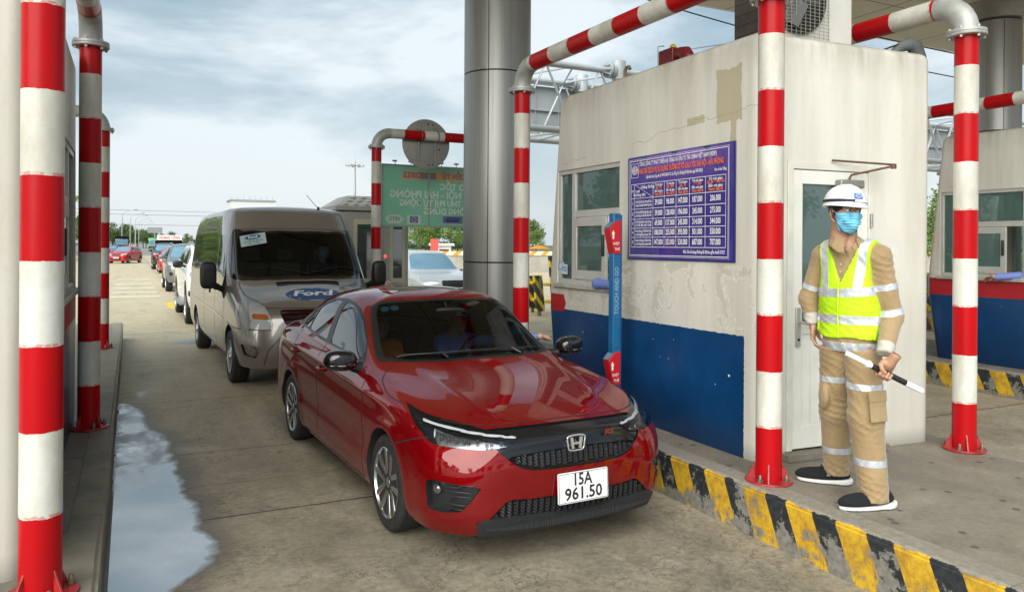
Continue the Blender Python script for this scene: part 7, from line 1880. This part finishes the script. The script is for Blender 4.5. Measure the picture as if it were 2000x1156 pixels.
def quad(mb, x0, x1, z0, z1, y, sk=0): 
    A = [(x0, z0), (x1, z0), (x1, z1), (x0, z1)]
    mb.add([(5.721+(a-747)*.01407-7.11, y, 3.84-(b-322)*.0130-3.075) for a, b in A], [(0, 1, 2, 3)])
m = MB(); m.add([(5.721+(a-747)*.01407-7.11, -.006, 3.84-(b-322)*.0130-3.075) for a, b in ((782, 348), (787, 331), (941, 331), (941, 348))], [(0, 1, 2, 3)]); m.build('orange_band', simple('orange_band', (.62, .36, .12), .5), gb, smooth=0)
m = MB(); m.text('DỰ KIẾN TỪ', .20, gt(932, 339.5), .006, 'LEFT', width=.98); m.text('/2022', .20, gt(822, 339.5), .006, 'LEFT', width=.52); m.build('purple_lettering', simple('purple_ink', (.22, .14, .28), .5), gb, smooth=0)
m = MB(); quad(m, 818, 850, 333, 346, -.013); m.build('grey_patch', simple('grey_patch', (.20, .19, .20), .6), gb, smooth=0)
m = MB()
for s_, y_, xl in (('CAO TỐC', 361, 858), ('HÀ NỘI - HẢI PHÒNG', 378, 762), ('CHỈ THU PHÍ TỰ ĐỘNG', 395, 780), ('KHÔNG DỪNG', 411, 827)):
    m.text(s_, .22 if y_ != 378 else .26, gt(930, y_), .007, 'LEFT', width=(930-xl)*.01407)
m.build('white_lettering', simple('board_white', (.58, .68, .60), .5), gb, smooth=0)
m = MB(); m.add([(5.721+(a-747)*.01407-7.11, -.008, 3.84-(b-322)*.0130-3.075) for a, b in ((752, 427), (759, 419), (780, 419), (788, 427), (780, 436), (759, 436))], [(0, 1, 2, 3, 4, 5)]); quad(m, 794, 820, 419, 437, -.008); m.build('logo_field', simple('logo_cream', (.50, .58, .46), .5), gb, smooth=0)
m = MB(); m.text('VETC', .13, gt(770, 427), .005, width=.32); m.build('green_lettering', simple('logo_green', (.08, .32, .22), .5), gb, smooth=0)
m = MB(); quad(m, 799, 815, 421, 434, -.012); quad(m, 864, 903, 420, 433, -.012); m.build('purple_field', simple('logo_purple', (.12, .12, .34), .5), gb, smooth=0)
m = MB(); m.text('1900 6010', .10, gt(897, 429), .003, 'LEFT', width=.36); m.text('HOTLINE', .06, gt(897, 423), .001, 'LEFT', width=.36); m.text('VETC.COM.VN', .045, gt(903, 437), .001, 'LEFT', width=.40)
for r_ in (.055,): m.lathe([(r_, -.014), (r_+.008, -.014), (r_+.008, -.013), (r_, -.013)], 20, (5.721+(807-747)*.01407-7.11, 0, 3.84-(427.5-322)*.0130-3.075), 'Y', closed=True)
m.build('small_lettering', bpy.data.materials['board_white'], gb, smooth=0)
for k in range(6):
    x = -BW/2+.35+k*.42; m = MB(); m.tube([(x, .03, BH/2+.03), (x-.05, -.10, BH/2+.10), (x-.10, -.20, BH/2+.10)], .008, 6); m.box(x-.15, x-.05, -.26, -.18, BH/2+.08, BH/2+.12); m.build('floodlight', M['steel'], gb)
# little grey guard booth with scalloped roof at the end of the island
gk = thing('guard_booth', 'small grey guard booth with scalloped hipped roof at the island end', 'guard booth', (4.28, 15.35, ISL))
gm_ = simple('grey_render', (.38, .37, .345), .7, vary=.15, scale=4, bump=.2)
m = MB(); m.box(-.70, .70, -.65, .65, 0, 2.16); m.build('wall', gm_, gk, bevel=.05, seg=3)
m = MB(); m.box(-.80, .80, -.75, .75, 2.16, 2.24); vs = [(-.80, -.75, 2.24), (.80, -.75, 2.24), (.80, .75, 2.24), (-.80, .75, 2.24), (-.48, -.43, 2.46), (.48, -.43, 2.46), (.48, .43, 2.46), (-.48, .43, 2.46)]
m.add(vs, [(0, 1, 5, 4), (1, 2, 6, 5), (2, 3, 7, 6), (3, 0, 4, 7), (4, 5, 6, 7)]); rf = m.build('roof', gm_, gk, bevel=.02)
m = MB()
for i in range(7):
    for j in range(3):
        x = -.60+.20*i+(.1 if j % 2 else 0); y = -.70+.10*j; z = 2.262+.0687*(j+.2)*1.0; 
        if abs(x) > .72-.1*j: continue
        m.ball((x, y+.02, z+.008), (.075, .05, .02), 10, 5)
m.build('scallop_tile', simple('scallop_grey', (.48, .47, .44), .6), rf)
cream = simple('cream_frame', (.50, .47, .36), .5)
for (x0, x1) in ((-.42, .02), (.30, .62)):
    m = MB(); m.box(x0, x1, -.665, -.645, .75, 2.0); w = m.build('window', cream, gk, bevel=.01)
    m = MB(); m.box(x0+.07, x1-.07, -.670, -.664, .85, 1.9); m.build('pane', M['glass_dark'], w, smooth=0)
m = MB(); m.lathe([(.0, -.676), (.03, -.676), (.03, -.66)], 14, (.20, 0, 1.28), 'Y'); m.build('signal_lamp', simple('red_signal', (.6, .01, .01), .3, emc=(1, .05, .03), ems=1.5), gk)
# overhead sign gantry
gy = thing('overhead_gantry', 'pale grey tubular truss gantry spanning the lanes behind the booths', 'gantry', (7.95, 16.0, 0))
gmt = simple('gantry_paint', (.46, .50, .53), .4, .2, vary=.1, scale=2)
m = MB(); X0, X1 = 0.0, 21.0
for (y, z) in ((-.15, 6.10), (1.6, 6.10), (-.15, 4.55), (1.6, 4.55)): m.tube([(X0, y, z), (X1, y, z)], .085, 12)
m.build('chord', gmt, gy)
m = MB(); n_ = 14; st_ = (X1-X0)/n_
for i in range(n_):
    x0, x1, xm_ = X0+i*st_, X0+(i+1)*st_, X0+(i+.5)*st_
    for y in (-.15, 1.6): m.tube([(x0, y, 4.55), (xm_, y, 6.10), (x1, y, 4.55)], .04, 8)
    for z in (4.55, 6.10): m.tube([(x0, -.15, z), (xm_, 1.6, z), (x1, -.15, z)], .03, 8)
    m.tube([(x0, -.15, 4.55), (x0, 1.6, 4.55)], .03, 6)
m.build('bracing', gmt, gy)
for xx in (2.5,):
    for y in (-.15, 1.6):
        m = MB(); m.tube([(xx-.03, y, 6.1), (xx+.03, y, 6.1)], .19, 18); m.tube([(xx+.07, y, 6.1), (xx+.13, y, 6.1)], .19, 18)
        for k in range(8): a = k*math.pi/4; m.add([(xx-.22, y+.09*math.cos(a), 6.1+.09*math.sin(a)), (xx-.03, y+.09*math.cos(a), 6.1+.09*math.sin(a)), (xx-.03, y+.18*math.cos(a), 6.1+.18*math.sin(a))], [(0, 1, 2)])
        m.tube([(xx+.30, y, 5.9), (xx+.30, y, 6.35)], .17, 18); m.build('flange_joint', gmt, gy)
m = MB()
for x in (0, X1): 
    for y in (-.15, 1.6): m.tube([(x, y, 0), (x, y, 6.1)], .16, 16)
m.build('leg', gmt, gy)
m = MB(); m.box(.8, X1-.8, 1.85, 1.90, 5.0, 6.0)
for k in range(28): m.box(.8+k*.7, .83+k*.7, 1.80, 1.85, 4.75, 6.05)
for z in (6.03, 5.35, 4.75): m.box(.8, X1-.8, 1.78, 1.85, z, z+.03)
m.build('walkway_panel', simple('walkway_grey', (.36, .39, .41), .5), gy, smooth=0)
# crash cushions and hazard boards
hz1 = hazard('yellow_black_boards', .42, 1.0, axes='XZ'); hz2 = hazard('yellow_black_side', .55, 1.2, axes='YZ')
def cushion(label, x, y):
    t = thing('crash_barrier', label, 'crash barrier', (x, y, 0), 0, 'yellow and black crash barriers')
    for k, (xx, yy, w_, h_, a_) in enumerate(((-.42, .0, .36, 1.56, 8), (-.08, .12, .38, 1.36, -14), (.30, .05, .46, 1.18, 10), (.72, .2, .5, 1.22, -6), (-.75, .3, .4, 1.05, 12), (-.42, 1.3, .6, 1.0, 6), (.25, 1.0, .6, 1.1, 12))):
        m = MB(); m.box(-w_/2, w_/2, -.03, .03, .12, h_); o = m.build('striped_board', hz1, t, bevel=.012); o.location = (xx, yy, 0); o.rotation_euler = (R(-6), 0, R(a_*2.5))
        m = MB(); m.box(-.04, .04, .04, .12, 0, h_-.08); o2 = m.build('board_post', M['steel'], t); o2.location = (xx, yy, 0)
    for z in (.35, .80):
        m = MB(); m.tube([(-.55, 1.6, z), (-.35, .1, z), (.45, .1, z), (.6, 1.6, z)], .045, 8); m.build('cross_rail', simple('rail_yellow_%d' % int(z*100+x), (.75, .52, .02), .5), t)
    return t
cushion('yellow and black crash barrier beyond the striped pole left of the booth', 10.25, 17.2)
cushion('yellow and black crash barrier seen past the right side of the middle booth', 16.6, 12.0)
wl_ = thing('plaza_wall', 'long concrete wall topped by an orange and white hazard rail', 'wall', (11, 45, 0))
m = MB(); m.box(0, 70, 0, .3, 0, 1.12); m.build('concrete_wall', simple('wall_concrete', (.36, .34, .30), .8, vary=.25, scale=1.2), wl_, smooth=0)
m = MB(); m.box(0, 70, -.06, .0, 1.14, 1.42)
m.build('hazard_rail', hazard('orange_white', .9, -1.0, (.72, .30, .03), (.66, .62, .50)), wl_, smooth=0)
m = MB()
for k in range(36): m.box(k*2.0, k*2.0+.08, .0, .06, 1.12, 1.4)
m.build('rail_post', M['steel'], wl_, smooth=0)
# orange awning, white kiosk, banners
aw = thing('orange_awning', 'small bright orange awning far away beside the booth corner', 'awning', (75.5, 140, 0))
m = MB(); m.add([(-2, -1, 1.1), (2, -1, 1.1), (2, 1, 1.1), (-2, 1, 1.1), (-.5, 0, 1.75), (.5, 0, 1.75)], [(0, 1, 5, 4), (1, 2, 5), (2, 3, 4, 5), (3, 0, 4)]); m.build('canvas', simple('orange_canvas', (.80, .20, .02), .7), aw)
m = MB(); [m.tube([(x, y, 0), (x, y, 1.1)], .04, 6) for x in (-1.9, 1.9) for y in (-.9, .9)]; m.build('pole', M['steel'], aw)
kk = thing('white_kiosk', 'tiny white kiosk with flat roof beyond the hazard wall', 'kiosk', (19.3, 50, 0))
m = MB(); m.box(-.5, .5, -.5, .5, 0, 1.75); m.build('wall', M['white_matte'], kk); m = MB(); m.box(-.68, .68, -.68, .68, 1.75, 1.9); m.build('roof', M['white_gloss'], kk); m = MB(); m.box(-.35, .35, -.52, -.50, .9, 1.5); m.build('window', M['glass_dark'], kk)
for (x, lab) in ((18.2, 'red and white banner stand beyond the hazard wall, left of the white kiosk'), (22.1, 'red and white striped sign post beyond the hazard wall near the steel column')):
    bn = thing('banner_stand', lab, 'banner', (x, 48.5, 0)); m = MB(); m.tube([(0, 0, 0), (0, 0, 2.2)], .04, 8); m.build('pole', hazard('pole_bands'+str(x), .5, 0, (.55, .02, .02), (.7, .7, .68), 'ZX'), bn)
    m = MB()
    if x < 20: m.box(-.28, .28, -.05, -.03, .9, 2.2); m.build('banner', simple('banner_red', (.60, .10, .08), .6), bn)
    else: m.box(-.75, .3, -.05, -.03, 1.75, 2.35); m.build('sign', simple('sign_pale', (.55, .55, .48), .5), bn)
# big roadside banner left, far sign boards, building, mast, lamps and wires
bb = thing('roadside_banner', 'tall blue roadside banner at the left behind the striped poles', 'banner', (-3.15, 115, 0))
m = MB(); m.box(-.45, .45, 0, .1, 4.7, 7.6); m.build('banner_sheet', simple('banner_blue', (.06, .10, .55), .5, vary=.5, scale=1.5), bb); m = MB(); m.tube([(0, .06, 0), (0, .06, 4.8)], .12, 8); m.build('pole', M['steel'], bb)
sg_ = simple('sign_teal', (.02, .36, .42), .5)
for (x, y, w, z0, z1, mt_, lab) in ((16.1, 160, 1.9, 3.0, 4.6, sg_, 'teal direction sign over the far road, left of the pair'), (18.0, 160, 1.9, 3.0, 4.6, sg_, 'teal direction sign over the far road, right of the pair'), (4.6, 180, 2.9, 3.9, 5.1, M['steel'], 'grey back of a wide sign board above the far road')):
    t = thing('direction_sign', lab, 'road sign', (x, y, 0)); m = MB(); m.box(-w/2, w/2, -.05, .05, z0, z1); m.build('board', mt_, t); m = MB(); m.tube([(0, .1, 0), (0, .1, z1)], .12, 8); m.build('post', M['steel'], t)
    if mt_ is sg_:
        m = MB(); m.tube([(0, -.07, z0+.3), (0, -.07, z1-.5)], .06, 6); m.tube([(-.35, -.07, z1-.75), (0, -.07, z1-.4), (.35, -.07, z1-.75)], .06, 6); m.build('arrow', M['white_gloss'], t)
fb = thing('far_building', 'pale flat roofed building showing above the van roof', 'building', (13.3, 98, 0))
m = MB(); m.box(-2.5, 2.6, 0, 4, 0, 6.9); m.build('wall', simple('pale_wall', (.50, .53, .54), .7), fb, smooth=0); m = MB(); m.box(-2.6, 2.7, -.1, 4.1, 6.9, 7.1); m.build('roof', M['steel'], fb, smooth=0)
m = MB()
for k in range(5): m.box(-2.1+k*.95, -1.6+k*.95, -.03, 0, 4.8, 6.0)
m.build('window', M['glass_dark'], fb, smooth=0)
m = MB()
for k in range(8): m.tube([(-2.4+k*.68, .2, 7.1), (-2.4+k*.68, .2, 7.5)], .02, 5)
m.build('roof_railing', M['steel'], fb)
lm = thing('floodlight_mast', 'tall floodlight mast rising behind the guard booth', 'light mast', (31.3, 118.6, 0))
m = MB(); m.tube([(0, 0, 0), (0, 0, 14.6)], .22, 10, True, .12); m.build('pole', M['steel'], lm)
m = MB(); m.lathe([(.9, 14.0), (1.0, 14.1), (.9, 14.2)], 20, closed=True)
for k in range(8): a = k*math.pi/4; m.tube([(0, 0, 14.1), (math.cos(a), math.sin(a), 14.1)], .04, 5); m.box(-.25, .25, -.14, .14, -.1, .12, Matrix.Translation((1.25*math.cos(a), 1.25*math.sin(a), 14.0)) @ Matrix.Rotation(a, 4, 'Z'))
m.tube([(0, 0, 14.6), (0, 0, 16)], .03, 5); m.build('lamp_ring', simple('mast_lamp', (.35, .36, .36), .4), lm)
def street_lamp():
    t = thing('street_lamp', None, None, (0, 0, 0)); m = MB(); m.tube([(0, 0, 0), (0, 0, 8.2), (.3, 0, 8.8), (1.2, 0, 9.2), (2.6, 0, 9.45)], [.14, .09, .07, .06, .05], 8); m.build('pole', M['steel'], t)
    m = MB(); m.ball((2.9, 0, 9.48), (.42, .16, .09), 12, 6); m.build('lamp_head', M['steel'], t); return t
sl = street_lamp(); pos_ = [(-1.8, 200), (-.1, 222), (1.2, 244), (2.3, 268), (3.4, 296), (4.8, 330), (24.0, 230), (30.5, 260)]
for i, (x, y) in enumerate(pos_):
    o = sl if i == 0 else dup(sl)
    o.location = (x, y, 0); o['label'] = 'slim grey street lamp with one curved arm along the far road'; o['category'] = 'street lamp'; o['group'] = 'street lamps along the far road'
pw_ = thing('power_lines', 'thin overhead power lines crossing the sky above the far road', 'power lines', (0, 240, 0))
for z, yy in ((10.2, 0), (7.6, 10), (12.5, 30)):
    m = MB(); m.tube([(-60+8*k, yy, z-.6*math.sin(k/20*math.pi)) for k in range(21)], .045, 5); m.build('cable', M['black_plastic'], pw_)
cw = MB()
cbs = thing('canopy_cables', 'thin dark cables hanging in front of the canopy edge above the booth', 'cables', (0, 0, 0))
for (a, b_) in (((5.0, 13.6, 8.2), (19.5, 12.6, 6.75)), ((6.5, 13.8, 7.6), (22, 13.4, 6.4))):
    m = MB(); A_ = Vector(a); B_ = Vector(b_); m.tube([A_+(B_-A_)*k/10+Vector((0, 0, -.25*math.sin(k/10*math.pi))) for k in range(11)], .016, 5); m.build('cable', M['black_plastic'], cbs)
adb = thing('advert_board', 'teal and white advertising board behind the right hand striped pole', 'advertising board', (32.2, 20, 0))
m = MB(); m.box(-.9, -.1, 0, .1, 5.0, 9.2); m.build('teal_half', simple('ad_teal', (.03, .42, .36), .5), adb); m = MB(); m.box(-.1, .5, 0, .1, 5.0, 9.2); m.build('pale_half', simple('ad_white', (.55, .62, .68), .5), adb); m = MB(); m.tube([(0, .1, 0), (0, .1, 9.2)], .15, 8); m.build('post', M['steel'], adb)

# ---------------------------------------------------------------- trees
def leaf_mat(name, a, b):
    t = NT(name); p = t.pos(); c = t.mix(t.step(t.noise(p, .9, 4, .6), .35, .65), a, b); t.set(col=c, rough=.6); return t.m
LMS = [leaf_mat('leaves_mid', (.045, .085, .018), (.10, .17, .03)), leaf_mat('leaves_light', (.075, .14, .02), (.15, .24, .04)), leaf_mat('leaves_dark', (.03, .06, .022), (.07, .12, .035))]
bark = simple('bark', (.10, .08, .06), .9, vary=.3, scale=5)
def make_tree(seed, lm, h=8.0, leaf=.34, nl=2600, name='broadleaf_tree'):
    rnd = random.Random(seed); t = thing(name, None, None)
    m = MB(); tips = []
    m.tube([(0, 0, 0), (rnd.uniform(-.1, .1), rnd.uniform(-.1, .1), h*.25), (rnd.uniform(-.2, .2), rnd.uniform(-.2, .2), h*.55)], [h*.028, h*.022, h*.014], 8)
    for k in range(9):
        a = rnd.uniform(0, 6.28); z0 = h*rnd.uniform(.22, .5); r_ = h*rnd.uniform(.18, .34); z1 = z0+h*rnd.uniform(.12, .38)
        m.tube([(0, 0, z0), (r_*.5*math.cos(a), r_*.5*math.sin(a), (z0+z1)/2+.1), (r_*math.cos(a), r_*math.sin(a), z1)], [h*.012, h*.008, h*.004], 6); tips.append((r_*math.cos(a), r_*math.sin(a), z1))
    m.build('trunk', bark, t)
    cl = [(x, y, z, h*rnd.uniform(.12, .20)) for x, y, z in tips]+[(rnd.uniform(-.14, .14)*h, rnd.uniform(-.14, .14)*h, h*rnd.uniform(.6, .86), h*rnd.uniform(.11, .17)) for _ in range(7)]+[(rnd.uniform(-.26, .26)*h, rnd.uniform(-.26, .26)*h, h*rnd.uniform(.28, .5), h*rnd.uniform(.10, .16)) for _ in range(6)]
    g = np.random.RandomState(seed); vs = []; fs = []
    for i in range(nl):
        x, y, z, r_ = cl[i % len(cl)]; d = g.normal(size=3); d /= np.linalg.norm(d); q = r_*(g.rand()**.4)*(1+.25*g.normal()*.5); p = np.array((x, y, z))+d*q*np.array((1, 1, .8))
        u = g.normal(size=3); u /= np.linalg.norm(u); w = np.cross(u, g.normal(size=3)); w /= np.linalg.norm(w); s_ = leaf*(.6+.7*g.rand())
        b = len(vs); vs += [tuple(p-u*s_*.5), tuple(p+w*s_*.32), tuple(p+u*s_*.5), tuple(p-w*s_*.32)]; fs.append((b, b+1, b+2, b+3))
    c = MB(); c.add(vs, fs); c.build('crown', lm, t, smooth=0)
    return t
protos = [make_tree(1, LMS[0]), make_tree(2, LMS[1]), make_tree(5, LMS[2]), make_tree(9, LMS[0], leaf=.30)]
spots = []
rnd = random.Random(4)
for k in range(17): spots.append((-34+k*2.55+rnd.uniform(-1, 1), 262+rnd.uniform(-14, 14)+k*1.2, rnd.uniform(1.05, 1.45)-.018*k, 'L'))
for k in range(9): spots.append((-8+k*2.6, 300+rnd.uniform(-5, 10), rnd.uniform(.65, .9), 'L'))
for k in range(13): spots.append((15+k*5.5+rnd.uniform(-1.5, 1.5), 255+rnd.uniform(-15, 15), rnd.uniform(.55, .85), 'F'))
for k in range(11): spots.append((53+k*2.9+rnd.uniform(-.8, .8), 158+rnd.uniform(-8, 8), rnd.uniform(.86, 1.12), 'R'))
for k in range(5): spots.append((52+k*6.5, 146, rnd.uniform(.70, .85), 'R'))
for k in range(5): spots.append((84+k*5.0+rnd.uniform(-1, 1), 154+rnd.uniform(-8, 8), rnd.uniform(.75, 1.05), 'B'))
for k in range(4): spots.append((40+k*3.6, 27+k*1.7, rnd.uniform(.66, .80), 'S'))
for k in range(14): Y_ = 85+k*9; spots.append((-.075*Y_-2-rnd.uniform(0, 9), Y_, rnd.uniform(1.1, 1.5), 'N'))
for k in range(22): spots.append((-38-rnd.uniform(0, 8), -25+k*8.5, rnd.uniform(1.0, 1.5), 'W'))
for k in range(10): spots.append((-30+k*8.5, -42+rnd.uniform(-5, 5), rnd.uniform(.9, 1.3), 'W'))
ordn_ = {}; seen = set(); LBL = {'L': ('dark green broadleaf tree in the wood at the left of the far road', 'trees left of the far road'), 'F': ('low green tree along the right side of the far road', 'trees right of the far road'),
    'R': ('bright green broadleaf tree behind the green notice board', 'trees behind the green board'), 'B': ('green tree far off between the column and the booth', 'trees beyond the orange awning'), 'N': ('green roadside tree hidden behind the left booth from this side', 'trees behind the left booth'), 'W': ('green roadside tree outside the picture, mirrored in the van windows', 'trees along the left roadside'), 'S': ('light green tree seen past the right side of the booth', 'trees past the booth')}
for i, (x, y, sc, g_) in enumerate(spots):
    k = {'L': (2, 0, 3), 'F': (0, 2, 3), 'R': (1, 0, 1), 'B': (0, 1, 2), 'S': (1, 3, 1), 'W': (0, 2, 1), 'N': (0, 1, 2)}[g_][i % 3]
    o = protos[k] if k not in seen else dup(protos[k]); seen.add(k)
    o.location = (x, y, 0); o.rotation_euler = (0, 0, i*1.7); o.scale = (sc, sc, sc*rnd.uniform(.9, 1.1)); o['label'], o['group'] = LBL[g_]; o['category'] = 'tree'; ordn_.setdefault(g_, []).append(o)
ORD = ['first', 'second', 'third', 'fourth', 'fifth']
for g_, txt in (('S', 'light green tree past the booth, %s of its row from the left'), ('B', 'far green tree beyond the awning, %s of its row from the left')):
    for i, o in enumerate(sorted(ordn_[g_], key=lambda o: o.location.x/o.location.y)): o['label'] = txt % ORD[i]
hb = MB(); rr = random.Random(8)
g = np.random.RandomState(3); vs = []; fs = []
for i in range(9000):
    x = g.uniform(12, 140); y = 285+g.uniform(-4, 4)+x*.1; z = abs(g.normal())*1.6+.2
    if z > 3.6+1.2*math.sin(x*.35)+.8*math.sin(x*.9): continue
    u = g.normal(size=3); u /= np.linalg.norm(u); w = np.cross(u, g.normal(size=3)); w /= np.linalg.norm(w); s_ = .8; p = np.array((x, y, z)); b = len(vs)
    vs += [tuple(p-u*s_*.5), tuple(p+w*s_*.4), tuple(p+u*s_*.5), tuple(p-w*s_*.4)]; fs.append((b, b+1, b+2, b+3))
hb.add(vs, fs); tag(hb.build('scrub', LMS[2], smooth=0), 'continuous green scrub along the far edge of the plaza', 'scrub', kind='stuff')
cn = thing('blue_canister', 'small blue plastic canister on the left kerb behind the nearest pole', 'canister', (-.355, 4.62, ISL))
m = MB(); m.lathe([(.045, 0), (.052, .01), (.052, .17), (.040, .20), (.018, .215), (.018, .235)], 20); m.build('body', simple('canister_blue', (.02, .14, .42), .4), cn)
m = MB(); m.lathe([(.021, .232), (.021, .255), (.0, .257)], 16); m.build('cap', M['white_gloss'], cn)
